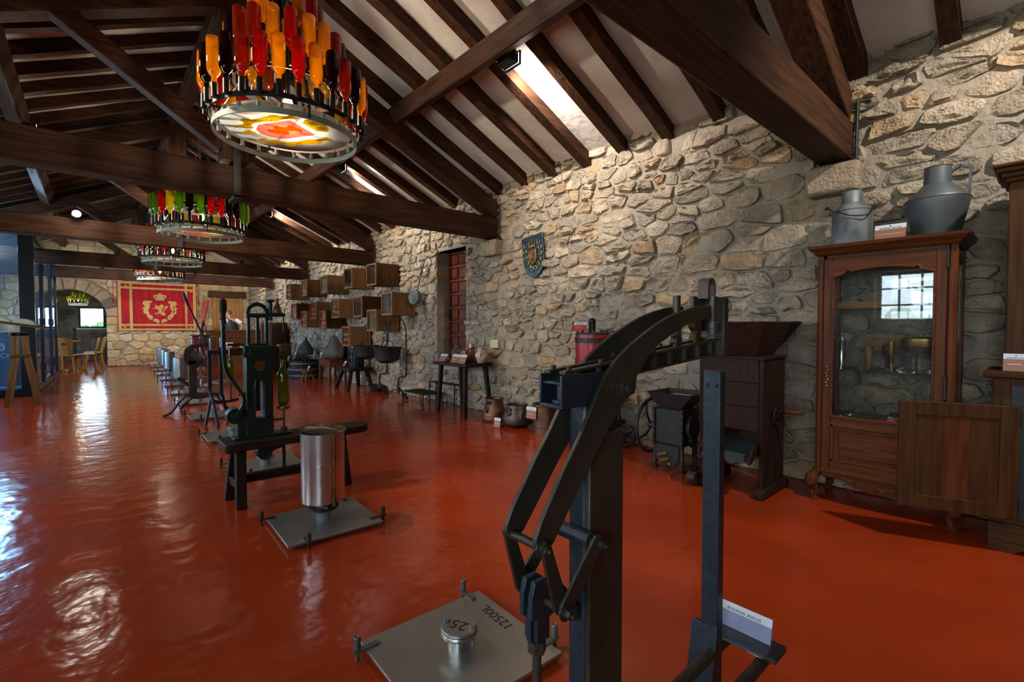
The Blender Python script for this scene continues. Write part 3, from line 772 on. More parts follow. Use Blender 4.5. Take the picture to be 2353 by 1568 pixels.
# cornice
cp = [(-.005, 1.69), (-.02, 1.70), (-.022, 1.712), (-.038, 1.725), (-.052, 1.738), (-.055, 1.755), (VD+.02, 1.755), (VD+.02, 1.69)]
cm = MB(); prof = [(.0, 1.69), (.012, 1.70), (.018, 1.712), (.034, 1.724), (.046, 1.738), (.05, 1.757)]
V = []; F = []
for e, z in prof: V += [(-e, -hw-e, z), (-e, hw+e, z), (VD+.01, hw+e, z), (VD+.01, -hw-e, z)]
for i in range(len(prof)-1):
    for k in range(4): F.append((i*4+k, i*4+(k+1) % 4, (i+1)*4+(k+1) % 4, (i+1)*4+k))
F += [(3, 2, 1, 0), tuple(len(V)-4+k for k in range(4))]
cm.add(V, F).build('cornice', Wy, vit, 20)
# door: stiles, shaped top rail, bottom rail, pane
door_v = MB().box(-.008, .02, -hw+.045, -hw+.095, .20, 1.67).build('door_stile', W_, vit, bev=.004)
MB().box(-.008, .02, hw-.095, hw-.045, .20, 1.67).build('door_stile', W_, vit, bev=.004)
gy = hw-.095
def top_curve(y):      # lower edge of the shaped top rail: serpentine with two cusps
    a = abs(y)/gy
    if a < .62: return 1.592-.018*(a/.62)**2
    return 1.574+.022*math.exp(-((a-.68)/.035)**2)-.035*(a-.62)/.38
tc_ = [(-gy+2*gy*i/40, top_curve(-gy+2*gy*i/40)) for i in range(41)]
MB().prism(tc_+[(gy, 1.67), (-gy, 1.67)], 'yz', -.008, .02).build('top_rail', Wy, vit, bev=.003)
MB().tube([(-.010, y, z-.004) for y, z in tc_], .007, 6).tube([(-.01, -gy+.004, .60), (-.01, -gy+.004, 1.54)], .007, 6).tube([(-.01, gy-.004, .60), (-.01, gy-.004, 1.54)], .007, 6).build('glass_moulding', Wy, vit)
MB().box(-.008, .02, -gy, gy, .535, .60).box(-.014, .0, -gy, gy, .585, .605).build('middle_rail', Wy, vit, bev=.005)
MB().box(.004, .008, -gy, gy, .59, 1.585).build('front_pane', MT['clear'], vit)
MB().box(.004, .02, -gy, gy, .29, .545).build('lower_panel', W_, vit)
MB().prism([(-gy+.05, .33), (gy-.05, .33), (gy-.05, .50), (-gy+.05, .50)], 'yz', -.004, .01).build('raised_panel', Wy, vit, bev=.008)
fr = MB()
for (a, b, c, d) in ((-gy, gy, .285, .305), (-gy, gy, .525, .545), (-gy, -gy+.02, .285, .545), (gy-.02, gy, .285, .545)): fr.box(-.012, .01, a, b, c, d)
fr.build('panel_moulding', Wy, vit, bev=.004)
MB().box(-.008, .02, -gy, gy, .20, .29).box(-.014, .02, -hw+.03, hw-.03, .205, .228).build('bottom_rail', Wy, vit, bev=.005)
# carved apron and feet
ap = []
for i in range(49):
    y = -hw+.05+(2*hw-.1)*i/48; a = abs(y)/(hw-.05)
    e_ = min(1, max(0, (a-.12)/.62)); ap.append((y, .118+.055*(e_*e_*(3-2*e_))-.010*math.exp(-((a-.40)/.09)**2)))
MB().prism(ap+[(hw-.05, .215), (-hw+.05, .215)], 'yz', -.004, .018).build('apron', Wy, vit, bev=.003)
sh = MB()
for k in range(9):
    a = PI*(.08+.84*k/8); sh.tube([(-.008, 0, .135), (-.014, .028*math.cos(a), .135+.030*math.sin(a)), (-.007, .042*math.cos(a), .135+.044*math.sin(a))], [.003, .007, .003], 6)
for s_ in (-1, 1):
    for k in range(4):
        y0 = s_*(.05+.035*k); sh.tube(smooth_path([(-.004, y0, .145+.006*k), (-.010, y0+s_*.02, .162+.007*k), (-.008, y0+s_*.042, .160+.008*k), (-.004, y0+s_*.048, .172+.006*k)], 4), [.006]*13, 6)
sh.build('shell_carving', Wy, vit)
def cabriole(sy, x):
    p = smooth_path([(x+.02, sy*(hw-.03), .215), (x-.012, sy*(hw+.008), .155), (x-.014, sy*(hw+.014), .11), (x+.012, sy*(hw-.006), .065), (x+.004, sy*(hw+.002), .03), (x, sy*(hw+.002), .012)], 4)
    n = len(p); rr = [.032-.012*(i/(n-1))+(.012 if 3 < i < 9 else 0) for i in range(n)]
    m_ = MB().tube(p, rr, 10)
    m_.lathe([(.028, 0), (.03, .008), (.02, .016), (.018, .03)], 12, (x, sy*(hw+.002), 0))
    m_.ring((x-.022, sy*(hw+.004), .045), .016, .007, 12, 6, 'y').ball((x-.022, sy*(hw+.004), .045), .01)
    return m_.build('cabriole_foot', W_, vit)
for sy in (-1, 1): cabriole(sy, .02); cabriole(sy, VD-.05)
es = MB()
for k in range(7): es.ball((-.011, hw-.07+.006*math.sin(k*2.1), .80+.022*k), .009, 8, 6, .4, 1, 1.2)
es.build('lock_plate', MT['brass'], vit)
for z in (.78, 1.56): MB().cyl((-.006, -hw+.043, z), (-.006, -hw+.043, z+.12), .007).ball((-.006, -hw+.043, z+.125), .008, 8, 6).ball((-.006, -hw+.043, z-.005), .008, 8, 6).build('hinge', MT['iron'], vit)
for z in (.91, 1.32): MB().box(.03, VD-.03, -hw+.045, hw-.045, z, z+.008).build('glass_shelf', MT['shelf_glass'], vit)
# things inside the cabinet
def inside(name, label, cat, mb, mat_, y, z, x=.16, group=None):
    o = mb.build(name, MT[mat_]); o.location = (VX+x, (VY0+VY1)/2+y, z); return tag(o, label, cat, group)
S0, S1, S2 = .5855, .9185, 1.3285
o = inside('corkscrew_box', 'long flat wooden box on the top glass shelf of the cabinet', 'box', MB().box(-.05, .05, -.16, .16, 0, .045).box(-.055, -.05, -.05, .03, -.0, .018), 'oak_y', .10, S2)
inside('metal_cylinder', 'tall silvery cylinder with a knob top at the left of the glass shelf', 'cylinder', MB().lathe([(.03, 0), (.03, .03), (.026, .032), (.026, .19), (.02, .2), (.008, .205), (.008, .225), (.004, .235)], 16), 'silver', .245, S1)
inside('wooden_cup', 'turned wooden tap with a brass spout on the cabinet glass shelf', 'wine tap', MB().lathe([(.012, 0), (.012, .05), (.022, .07), (.026, .15), (.03, .155), (.012, .16)], 14).tube([(0, 0, .17), (0, -.1, .175)], .007).cyl((0, 0, .15), (0, 0, .18), .006), 'box_z', .09, S1)
inside('brass_pan', 'shallow brass pan with a lid on an iron trivet inside the cabinet', 'pan', MB().lathe([(.002, .155), (.115, .155), (.118, .16), (.118, .205), (.112, .205), (.112, .21), (.05, .222), (.002, .225)], 28).ring((0, 0, .235), .015, .003, 12, 6, 'x'), 'brass', -.19, S1, .19)
tv = MB()
for a in (.5, 2.6, 4.7): tv.box(.1*math.cos(a)-.006, .1*math.cos(a)+.006, .1*math.sin(a)-.006, .1*math.sin(a)+.006, 0, .15)
tv.band((0, 0, 0), .09, .112, .14, .152, 24)
inside('iron_trivet', 'three-legged iron trivet carrying the brass pan inside the cabinet', 'trivet', tv, 'iron', -.19, S1, .19)
inside('brass_handle_tool', 'brass-handled corking tool standing on the cabinet glass shelf', 'tool', MB().lathe([(.006, .05), (.012, .06), (.012, .1), (.018, .11), (.018, .19), (.01, .2)], 12).ring((0, 0, .21), .012, .003, 12, 6, 'x').lathe([(.02, 0), (.014, .01), (.006, .02), (.006, .05)], 12), 'brass', -.04, S1, .12)
inside('iron_mortar', 'dark iron goblet-shaped corker behind the brass tool in the cabinet', 'tool', MB().lathe([(.024, 0), (.012, .015), (.01, .06), (.026, .1), (.03, .16), (.026, .17)], 14), 'iron', .005, S1, .25)
rg = random.Random(4)
for i, (y, x) in enumerate([(.17, .1), (.12, .07), (.04, .09), (-.02, .06), (-.08, .08), (-.13, .05), (.2, .07)]):
    a = rg.uniform(0, 3); m_ = MB().tube([(-.02*math.cos(a), -.03*math.sin(a), .012), (.02*math.cos(a), .03*math.sin(a), .012)], .011, 8).tube([(.02*math.cos(a), .03*math.sin(a), .012), (.035*math.cos(a+.5), .055*math.sin(a+.5), .007)], .004, 6)
    inside('corkscrew', ['bright metal corkscrew lying at the left on the cabinet shelf', 'small metal spigot on the cabinet shelf beside the corkscrew', 'metal tap lying in front of the wooden wine tap', 'short metal funnel on the glass shelf under the brass tool', 'small spigot lying in front of the trivet in the cabinet', 'tiny metal screw tool at the front of the glass shelf', 'little metal clasp beside the tall silvery cylinder'][i], 'tool', m_, 'silver' if i % 2 else 'bronze', y, S1, x, 'small metal tools on the glass shelf')
inside('silver_dish', 'oval silver dish on the cabinet floor', 'dish', MB().lathe([(.002, .004), (.05, .004), (.075, .018), (.078, .02), (.05, .008), (.002, .008)], 24, sx=.7), 'silver', .12, S0, .07)
inside('silver_cup', 'small dark silver cup on the cabinet floor', 'cup', MB().lathe([(.026, 0), (.028, .004), (.03, .05), (.032, .052), (.028, .05), (.025, .006), (.002, .005)], 18).ring((0, .036, .028), .014, .003, 12, 6, 'x'), 'bronze', -.06, S0, .16)
inside('pewter_tankard', 'grey pewter tankard on the cabinet floor behind the open door', 'tankard', MB().lathe([(.034, 0), (.036, .004), (.034, .085), (.037, .09), (.033, .088), (.03, .006), (.002, .006)], 18), 'galv', -.15, S0, .15)
inside('glass_decanter', 'clear glass decanter with a ball stopper on the cabinet floor', 'decanter', MB().lathe([(.03, 0), (.04, .01), (.038, .06), (.018, .1), (.014, .13), (.02, .135), (.006, .14), (.006, .15), (.02, .165), (.022, .18), (.012, .195), (.002, .2)], 18), 'clear_bottle', -.24, S0, .2)
inside('key_ring', 'bunch of small bright keys lying at the left on the cabinet floor', 'keys', MB().ring((0, 0, .004), .02, .004, 14, 6).tube([(0, .02, .004), (.01, .07, .006)], .005, 6).ball((0, -.05, .018), .018), 'silver', .22, S0, .08)
card((VX+.09, .66, S0), -PI/2, 'small label card lying on the cabinet floor beside the silver dish', .07, .06, 62, 'red_card', False)
card((VX+.08, .57, S0), -PI/2, 'small label card on the cabinet floor next to the open door', .07, .06, 62, 'brown_card', False)

# milk can, card and jug on top of the cabinet
CT = 1.757
can = thing('milk_can', 'galvanised milk can with a wire handle on top of the glazed cabinet', 'milk can', (3.985, .93, CT))
MB().lathe([(.118, 0), (.12, .004), (.118, .245), (.122, .25), (.118, .256), (.062, .305), (.06, .308), (.06, .385), (.063, .388), (.057, .388), (.055, .31), (.002, .30)], 36).build('body', MT['galv'], can)
p = smooth_path([(.0, .12, .262), (-.09, .13, .275), (-.122, .05, .235), (-.126, -.03, .20), (-.10, -.115, .20), (-.02, -.125, .262)], 6)
MB().tube([(0, .118, .262)]+[(0, .13, .30), (-.03, .145, .30)]+[tuple(q) for q in p[6:]], .004, 6).build('wire_handle', MT['iron'], can)
MB().cyl((-.0, .148, .30), (-.06, .14, .285), .012).build('grip', MT['dark_z'], can)
lg = MB().ring((0, .125, .262), .012, .004, 10, 6, 'x').ring((0, -.125, .262), .012, .004, 10, 6, 'x'); lg.parts('lug', MT['iron'], can)
card((3.79, .685, CT), -PI/2-.02, 'white and brown label card between milk can and tin jug', .165, .105, 14, line='Nº DE TRES JARRAS METÁLICAS')
jug = thing('tin_jug', 'large dull tin jug with an angular handle on top of the glazed cabinet', 'jug', (3.98, .485, CT))
MB().lathe([(.108, 0), (.11, .004), (.152, .205), (.157, .225), (.158, .24), (.152, .252), (.072, .335), (.068, .34), (.066, .44), (.07, .443), (.064, .443), (.062, .342), (.002, .33)], 40).build('body', MT['galv2'], jug)
MB().ring((0, 0, .238), .157, .004, 40, 6).build('seam', MT['galv2'], jug)
MB().bar((.0, -.062, .405), (.0, -.105, .432), .034, .014).bar((0, -.102, .432), (0, -.152, .408), .034, .014).bar((0, -.15, .412), (0, -.145, .258), .028, .012, up=(0, 1, 0)).build('handle', MT['galv2'], jug)

# ------------------------------------------------------------ armoire with an open door, at the right edge
AX, AY1 = 3.64, .20
arm = thing('buffet_cupboard', 'tall walnut buffet cupboard at the right edge with one lower door swung open', 'cupboard', (AX, AY1, 0))
MB().box(.0, .44, -1.25, 0, .15, .93).build('lower_case', MT['arm_z'], arm, bev=.006)
MB().box(-.035, .45, -1.29, .035, .93, .965).build('ledge', MT['arm_y'], arm, bev=.01)
MB().box(.07, .44, -1.2, -.04, .965, 1.98).build('upper_case', MT['arm_z'], arm, bev=.006)
co = MB()
for e, z0, z1 in ((.015, 1.98, 2.005), (.03, 2.005, 2.03), (.05, 2.03, 2.055), (.062, 2.055, 2.075)): co.box(.07-e, .45, -1.2-e, -.04+e, z0, z1)
co.build('cornice', MT['arm_y'], arm, bev=.008)
base = [(0.0, 0), (-.10, 0), (-.14, .03), (-.19, .075), (-.26, .09), (-1.0, .09), (-1.08, .05), (-1.13, 0), (-1.25, 0), (-1.25, .15), (0, .15)]
MB().prism(base, 'yz', -.012, .03).build('plinth', MT['arm_y'], arm, bev=.004)
MB().prism([(0, 0), (.09, 0), (.13, .05), (.2, .09), (.32, .09), (.36, .04), (.40, 0), (.44, 0), (.44, .15), (0, .15)], 'xz', -.03, 0).build('plinth', MT['arm_x'], arm, bev=.004)
MB().box(-.004, .02, -.07, -.005, .16, .92).build('corner_stile', MT['arm_z'], arm, bev=.004)
MB().box(-.001, .002, -.62, -.075, .19, .89).build('recess_shade_sheet', MT['black'], arm)  # flat black sheet drawn as the shade inside the open cupboard
# the open door, hinged at y=-.07 and swung out to the left of the photo

def on_door(m_):       # local: x along the door from the hinge, y thickness, z up
    a = math.atan2(.46, -.185); return m_.xf(Matrix.Translation((-.045, -.105, 0)) @ Matrix.Rotation(a, 4, 'Z'))
DW, D0, D1 = .497, .195, .79
od = on_door(MB().box(0, .075, -.013, .013, D0, D1).box(DW-.075, DW, -.013, .013, D0, D1).box(.075, DW-.075, -.013, .013, D0, D0+.075).box(.075, DW-.075, -.013, .013, D1-.075, D1)).build('open_door', MT['arm_z'], arm, bev=.004, label='open panelled cupboard door seen from inside')
pw = (DW-.15)/3
for k in range(3):
    x0 = .075+pw*k
    on_door(MB().box(x0+.0006, x0+pw-.0006, -.006, .006-.001*k, D0+.07, D1-.07)).build('door_board', MT['arm_z' if k != 1 else 'cab_z'], od)
on_door(MB().prism([(.06, .44), (.085, .445), (.1, .47), (.07, .465), (.045, .455)], 'xz', -.0145, -.012)).build('knot', MT['black'], od)
on_door(MB().cyl((0, 0, .22), (0, 0, .3), .008).cyl((0, 0, .68), (0, 0, .76), .008)).parts('hinge', MT['iron'], od)
card((AX+.0, .115, .966), -PI/2, 'label card on the ledge of the walnut buffet at the right edge', .10, .10, 12)

# ------------------------------------------------------------ big wooden hopper machine
HX, HY0, HY1 = 3.46, 1.30, 1.76
hop = thing('grain_hopper', 'big dark wooden hopper machine on two side boards beside the glazed cabinet', 'hopper machine', (HX, HY0, 0))
L_ = HY1-HY0
for nm, y0 in (('side_board', 0.0), ('side_board', L_-.03)):
    MB().prism([(.02, .07), (.40, .07), (.40, .98), (0, .98), (0, .45), (.02, .40)], 'xz', y0, y0+.03).build(nm, MT['dark_z'], hop, bev=.005)
    MB().prism([(-.03, 0), (.46, 0), (.46, .06), (.43, .075), (0, .075), (-.03, .06)], 'xz', y0-.02, y0+.05).build('foot', MT['dark_x'], hop, bev=.012)
for k in range(3):
    z0 = .47+.17*k; MB().box(-.004, .02, .03, L_-.03, z0+.001, z0+.168).build('front_plank', MT['hopper'], hop, bev=.002)
MB().box(.37, .40, .03, L_-.03, .2, .97).build('back_board', MT['hopper'], hop)
MB().box(-.012, .412, -.012, L_+.012, .975, .995).build('top_frame', MT['dark_y'], hop, bev=.004)
# funnel: four sloping boards
def board4(pa, pb, th):
    n = (Vector(pa[1])-Vector(pa[0])).cross(Vector(pb[0])-Vector(pa[0])).normalized()*th
    q = [Vector(pa[0]), Vector(pa[1]), Vector(pb[1]), Vector(pb[0])]
    return MB().add(q+[a+n for a in q], [(0, 1, 2, 3), (7, 6, 5, 4), (0, 4, 5, 1), (1, 5, 6, 2), (2, 6, 7, 3), (3, 7, 4, 0)])
b0 = [(.05, .08, .985), (.05, L_-.06, .985), (.36, L_-.06, .985), (.36, .08, .985)]
t0 = [(-.06, -.03, 1.235), (-.06, L_+.04, 1.235), (.64, L_+.04, 1.235), (.64, -.03, 1.235)]
for k in range(4):
    board4((b0[k], b0[(k+1) % 4]), (t0[k], t0[(k+1) % 4]), .018).build('funnel_board', MT['hopper'], hop)
MB().cyl((.2, 0, .60), (.2, -.05, .60), .012).bar((.2, -.05, .60), (.24, -.05, .50), .02, .012).ring((.2, -.02, .57), .06, .008, 16, 6, 'y').build('crank', MT['iron'], hop)
MB().lathe([(.012, 0), (.016, .03), (.014, .08), (.019, .10), (.012, .115)], 12, (.235, -.17, .60), axis='y').cyl((.235, -.055, .6), (.235, -.18, .6), .008).build('crank_handle', MT['redwood'], hop)
MB().prism([(-.02, .38), (-.10, .30), (-.11, .26), (-.09, .25), (0.02, .30), (.30, .34), (.36, .40), (.3, .42), (.1, .37)], 'xz', .04, .06).prism([(-.02, .38), (-.10, .30), (-.11, .26), (-.09, .25), (0.02, .30), (.30, .34), (.36, .40), (.3, .42), (.1, .37)], 'xz', L_-.06, L_-.04).parts('chute_cheek', MT['hopper'], hop, bev=.004)
MB().bar((-.09, L_/2, .262), (.32, L_/2, .34), L_-.12, .012).build('chute_floor', MT['galv2'], hop)
MB().cyl((-.06, L_-.02, .06), (-.06, L_+.04, .06), .05).build('wheel', MT['darkiron'], hop)

# ------------------------------------------------------------ black iron crusher
cr = thing('grape_crusher', 'small black iron crusher with a flared hopper and flywheel on the floor', 'crusher', (3.62, 2.115, 0), 0)
B_ = MT['iron']
MB().box(0, .24, -.135, .135, .20, .52).build('body', B_, cr, bev=.02)
b0 = [(.02, -.10, .515), (.02, .10, .515), (.22, .10, .515), (.22, -.10, .515)]; t0 = [(-.02, -.22, .645), (-.02, .19, .645), (.34, .19, .645), (.34, -.22, .645)]
for k in range(4): board4((b0[k], b0[(k+1) % 4]), (t0[k], t0[(k+1) % 4]), .006).build('hopper_side', B_, cr)
for x_, y_ in ((0, -.135), (0, .115), (.22, -.135), (.22, .115)):
    MB().box(x_, x_+.022, min(y_, y_+.02)-.002, y_+.036 if y_ < 0 else y_+.022, .012, .22).box(x_-.012, x_+.034, y_-.012, y_+.046, 0, .014).build('leg', B_, cr, bev=.003)
MB().box(-.014, .0, -.142, -.118, .19, .52).box(-.014, 0, .118, .142, .19, .52).parts('flange', B_, cr, bev=.003)
bo = MB()
for y_ in (-.13, .13):
    for k in range(6): bo.hexbolt((-.014, y_, .22+.055*k), (-1, 0, 0), .009, .012)
bo.parts('bolt', MT['darkiron'], cr)
MB().prism([(-.105, .21), (.105, .21), (.105, .08), (.06, .03), (-.06, .03), (-.105, .08)], 'yz', -.01, .012).build('outlet_plate', B_, cr, bev=.004)
fw_ = MB().ring((.12, .23, .33), .235, .016, 36, 8, 'y').lathe([(.03, -.03), (.03, .03)], 12, (.12, .23, .33), axis='y')
for k in range(4):
    a = k*PI/2+.4; fw_.tube(smooth_path([(.12, .23, .33), (.12+.12*math.cos(a+.25), .23, .33+.12*math.sin(a+.25)), (.12+.23*math.cos(a), .23, .33+.23*math.sin(a))], 4), .011, 6)
fw_.cyl((.12, .12, .33), (.12, .25, .33), .014); fw_.build('flywheel', B_, cr)
ge = MB().lathe([(.09, 0), (.09, .03)], 22, (.12, -.175, .37), axis='y').lathe([(.055, 0), (.055, .03)], 16, (.12, -.175, .25), axis='y')
for k in range(20): a = 2*PI*k/20; ge.cbox((.12+.094*math.cos(a), -.16, .37+.094*math.sin(a)), (.014, .03, .014))
ge.build('gear', B_, cr); MB().ring((.12, -.185, .36), .12, .008, 20, 6, 'y', .2, PI).build('gear_guard', B_, cr)
h = MB()
for (z, y) in ((.145, -.02), (.10, -.045)): h.tube([(-.012, y+.03, z-.004), (-.06, y+.08, z-.02)], [.013, .016], 10)
h.parts('wooden_grip', MT['oak_x'], cr); MB().hexbolt((-.01, -.03, .06), (-1, 0, 0), .012, .02).build('latch_bolt', MT['brass'], cr)
MB().box(.05, .15, -.14, .02, .632, .633).build('price_paper', MT['white'], cr)

# ------------------------------------------------------------ red pump on wheels, behind the capping machine
pu = thing('wine_pump', 'red cylinder wine pump with black bands on iron wheels, half hidden by the capping machine', 'pump', (3.83, 3.1, 0))
MB().lathe([(.17, .62), (.17, 1.13)], 28, (0, 0, 0)).build('cylinder', MT['red_paint'], pu)
m_ = MB()
for z in (.64, .80, 1.045): MB().band((0, 0, 0), .168, .176, z, z+.05, 28).build('band', MT['iron'], pu)
m_.lathe([(.172, 1.125), (.172, 1.145), (.08, 1.155)], 28).cyl((0, 0, 1.15), (0, 0, 1.26), .035).ball((0, 0, 1.26), .04)
for k in range(8): a = k*PI/4; m_.cyl((.15*math.cos(a), .15*math.sin(a), 1.14), (.15*math.cos(a), .15*math.sin(a), 1.175), .012, n=6)
m_.build('pump_head', MT['iron'], pu)
MB().lathe([(.15, .30), (.19, .36), (.19, .56), (.16, .62)], 24).build('copper_bowl', MT['copper'], pu)
MB().box(-.22, .22, -.24, .24, .20, .26).box(-.02, .02, -.28, .34, .10, .14).box(-.18, -.14, -.2, .2, .1, .2).box(.14, .18, -.2, .2, .1, .2).box(-.2, .2, -.2, .2, .255, .305).build('chassis', MT['darkiron'], pu)
for (x, y) in ((-.16, .34), (.16, .34), (-.16, -.3), (.16, -.3)):
    w = MB().ring((x, y, .115), .10, .016, 22, 8, 'x').lathe([(.025, -.03), (.025, .03)], 10, (x, y, .115), axis='x')
    for k in range(5): a = 2*PI*k/5; w.cyl((x, y, .115), (x, y+.095*math.cos(a), .115+.095*math.sin(a)), .009, n=6)
    w.build('wheel', MT['iron'], pu)
MB().cyl((-.18, .34, .115), (.18, .34, .115), .012).cyl((-.18, -.3, .115), (.18, -.3, .115), .012).parts('axle', MT['iron'], pu)
MB().tube([(.0, -.19, .45), (0, -.30, .45), (0, -.33, .40), (0, -.33, .30)], .02).ball((0, -.30, .45), .035).tube([(0, -.30, .48), (0, -.30, .52)], .012).tube([(-.05, -.30, .52), (.05, -.30, .52)], .012).lathe([(.03, 0), (.03, .03)], 12, (0, -.33, .3)).build('valve', MT['iron'], pu)
card((3.70, 3.17, 1.158), -PI/2+.1, 'red label card on top of the red pump', .16, .105, 22, 'red_card')

# ------------------------------------------------------------ vessels on the floor
p1 = thing('copper_cauldron', 'reddish copper pot with a dark side handle on the floor by the plank table', 'pot', (3.86, 4.72, 0))
MB().lathe([(.002, .004), (.15, .004), (.158, .02), (.155, .06), (.135, .16), (.115, .23), (.118, .29), (.122, .295), (.112, .29), (.108, .24), (.002, .2)], 30).ring((0, 0, .075), .154, .004, 30, 6).ring((0, 0, .225), .117, .004, 30, 6).build('body', MT['copper'], p1)
MB().tube([(-.115, -.03, .25), (-.15, -.03, .25), (-.158, -.03, .19), (-.152, -.03, .12)], .012, 8).box(-.135, -.115, -.06, 0, .235, .265).build('handle', MT['iron'], p1)
p2 = thing('bronze_cauldron', 'wide dark bronze pot tapering to the top, with ring handle, beside the copper pot', 'pot', (3.84, 4.255, 0))
MB().lathe([(.002, .03), (.08, .008), (.13, .012), (.18, .05), (.19, .085), (.175, .13), (.14, .22), (.125, .265), (.128, .272), (.118, .27), (.115, .25), (.002, .22)], 34).ring((0, 0, .10), .186, .004, 34, 6).ring((0, 0, .225), .139, .004, 34, 6).build('body', MT['bronze'], p2)
MB().ring((-.165, -.02, .19), .035, .009, 16, 8, 'x').box(-.15, -.13, -.045, .005, .215, .235).build('handle', MT['bronze'], p2)
p3 = thing('wooden_measure', 'round brown wooden measure bucket with metal bands next to the bronze pot', 'bucket', (3.87, 3.79, 0))
MB().lathe([(.002, .01), (.155, 0), (.15, .3), (.155, .305), (.162, .31), (.162, .33), (.148, .332), (.140, .32), (.138, .05), (.002, .05)], 32).build('body', MT['copper'], p3)
MB().band((0, 0, 0), .152, .159, .06, .085, 32).band((0, 0, 0), .151, .158, .16, .175, 32).parts('band', MT['bronze'], p3)
card((3.60, 4.36, 0.0005), -PI/2+.15, 'small label card standing on the floor in front of the bronze pot', .105, .12, 10)
card((3.69, 3.86, .165), -PI/2+.1, 'label card fixed to the wooden measure bucket', .15, .14, 4)

# ------------------------------------------------------------ plank table with jugs
tb = thing('plank_table', 'low dark plank table on four splayed legs holding clay jugs', 'table', (3.62, 5.02, 0))
MB().prism([(.0, 0.0), (.12, -.03), (.44, .0), (.48, .05), (.48, .72), (.44, .76), (0, .78)], 'xy', .675, .72).build('top', MT['dark_y'], tb, bev=.01)
for (a, b) in (((.07, .10, .68), (.03, .055, 0)), ((.07, .68, .68), (.05, .73, 0)), ((.40, .10, .68), (.47, .05, 0)), ((.40, .68, .68), (.47, .73, 0))):
    MB().bar(a, b, .055, .055, up=(0, 1, 0), w1=.048, h1=.048).build('leg', MT['dark_z'], tb, bev=.006)
TZ = .7205
def jug_(name, label, prof, m__, x, y, handle=None, spout=False):
    t = thing(name, label, 'jug', (3.62+x, 5.02+y, TZ), 0, 'clay jugs on the plank table')
    MB().lathe(prof, 26).build('body', MT[m__], t)
    if handle: MB().tube(smooth_path(handle, 5), .011, 8).build('handle', MT[m__], t)
    return t
jug_('clay_jar', 'dark unglazed clay jar at the left of the plank table', [(.002, .002), (.055, 0), (.06, .005), (.088, .08), (.09, .12), (.075, .16), (.045, .19), (.043, .225), (.05, .235), (.042, .235), (.036, .2), (.002, .18)], 'clay_dark', .30, .62)
jug_('brown_pitcher', 'small brown pitcher between the dark jar and the amber bottle', [(.002, .002), (.045, 0), (.07, .06), (.07, .09), (.045, .13), (.047, .16), (.041, .16), (.038, .13), (.002, .1)], 'clay_brown', .20, .46, [(0, -.045, .15), (0, -.085, .14), (0, -.09, .10), (0, -.065, .07)])
jug_('amber_bottle', 'tall amber glazed bottle jug with a black band', [(.002, .002), (.06, 0), (.07, .03), (.055, .12), (.04, .18), (.038, .25), (.03, .25), (.002, .2)], 'clay_amber', .37, .37)
KB = MB().band((0, 0, 0), .036, .046, .175, .195, 20).build('band', MT['iron'], bpy.data.objects['amber_bottle'])
jug_('glazed_pitcher', 'round orange-brown glazed pitcher with a twisted handle', [(.002, .002), (.055, 0), (.062, .01), (.085, .07), (.082, .10), (.058, .14), (.056, .165), (.062, .18), (.054, .178), (.05, .14), (.002, .1)], 'clay_brown', .19, .25, [(0, -.055, .165), (0, -.08, .185), (0, -.10, .15), (0, -.078, .09)])
jug_('cream_jug', 'cream and brown mottled jug with a big handle at the right of the table', [(.002, .002), (.055, 0), (.06, .01), (.092, .09), (.09, .12), (.06, .165), (.055, .19), (.072, .215), (.066, .213), (.05, .185), (.002, .13)], 'clay_cream', .32, .07, [(-.03, -.05, .20), (-.06, -.07, .20), (-.085, -.085, .16), (-.075, -.06, .09)])
card((3.66, 5.66, TZ), -PI/2+.1, 'leftmost tilted card on the plank table, pinkish brown', .15, .13, 35)
card((3.645, 5.33, TZ), -PI/2+.1, 'middle label card on the plank table, dark brown', .15, .13, 25)
card((3.635, 5.14, TZ), -PI/2+.1, 'rightmost label card on the plank table corner', .15, .13, 22)

# wall items
so = thing('wall_socket', 'ivory double socket box on the stone wall above the plank table', 'socket', (XR-.05, 5.05, .975))
MB().box(-.03, .05, -.085, .085, -.06, .06).build('box', MT['socket'], so, bev=.008)
MB().lathe([(.03, -.034), (.032, -.03)], 18, (0, -.04, 0), axis='x').lathe([(.03, -.034), (.032, -.03)], 18, (0, .04, 0), axis='x').parts('outlet', MT['socket'], so)
ho = MB()
for y in (-.04, .04):
    for dz in (-.01, .01): ho.cyl((-.036, y, dz), (-.032, y, dz), .003, n=6)
ho.parts('pin_hole', MT['black'], so)
shd = thing('wall_shield', 'dark enamel coat-of-arms shield hung on the stone wall', 'shield', (XR-.07, 4.28, 2.08), 0)
def shield(w, h, n=14): return [(-w, h)]+[(-w, 0)]+[(-w*math.cos(PI*i/n), -h*.95*math.sin(PI*i/n)) for i in range(1, n)]+[(w, 0), (w, h)]
tl = Matrix.Rotation(math.radians(-7), 4, 'X')
MB().prism(shield(.19, .27), 'yz', 0, .025).xf(tl).build('plate', MT['shield_blue'], shd, bev=.006)
MB().prism([(y, z-.01) for y, z in shield(.075, .10)], 'yz', -.028, 0).xf(tl).build('inner_shield', MT['copper'], shd, bev=.012)
li = MB()
for p_, r_ in (([(-.03, .05), (-.01, .02), (.01, -.02), (.03, -.06)], .012), ([(-.04, .02), (-.01, .02)], .008), ([(.01, -.02), (-.03, -.05)], .008), ([(.03, -.01), (.045, .03), (.03, .05)], .006)):
    li.tube([(-.03, y, z) for y, z in p_], r_, 6)
li.ball((-.03, -.03, .055), .018, 8, 6); li.xf(tl).build('lion_relief', MT['brass'], shd)
lv = MB()
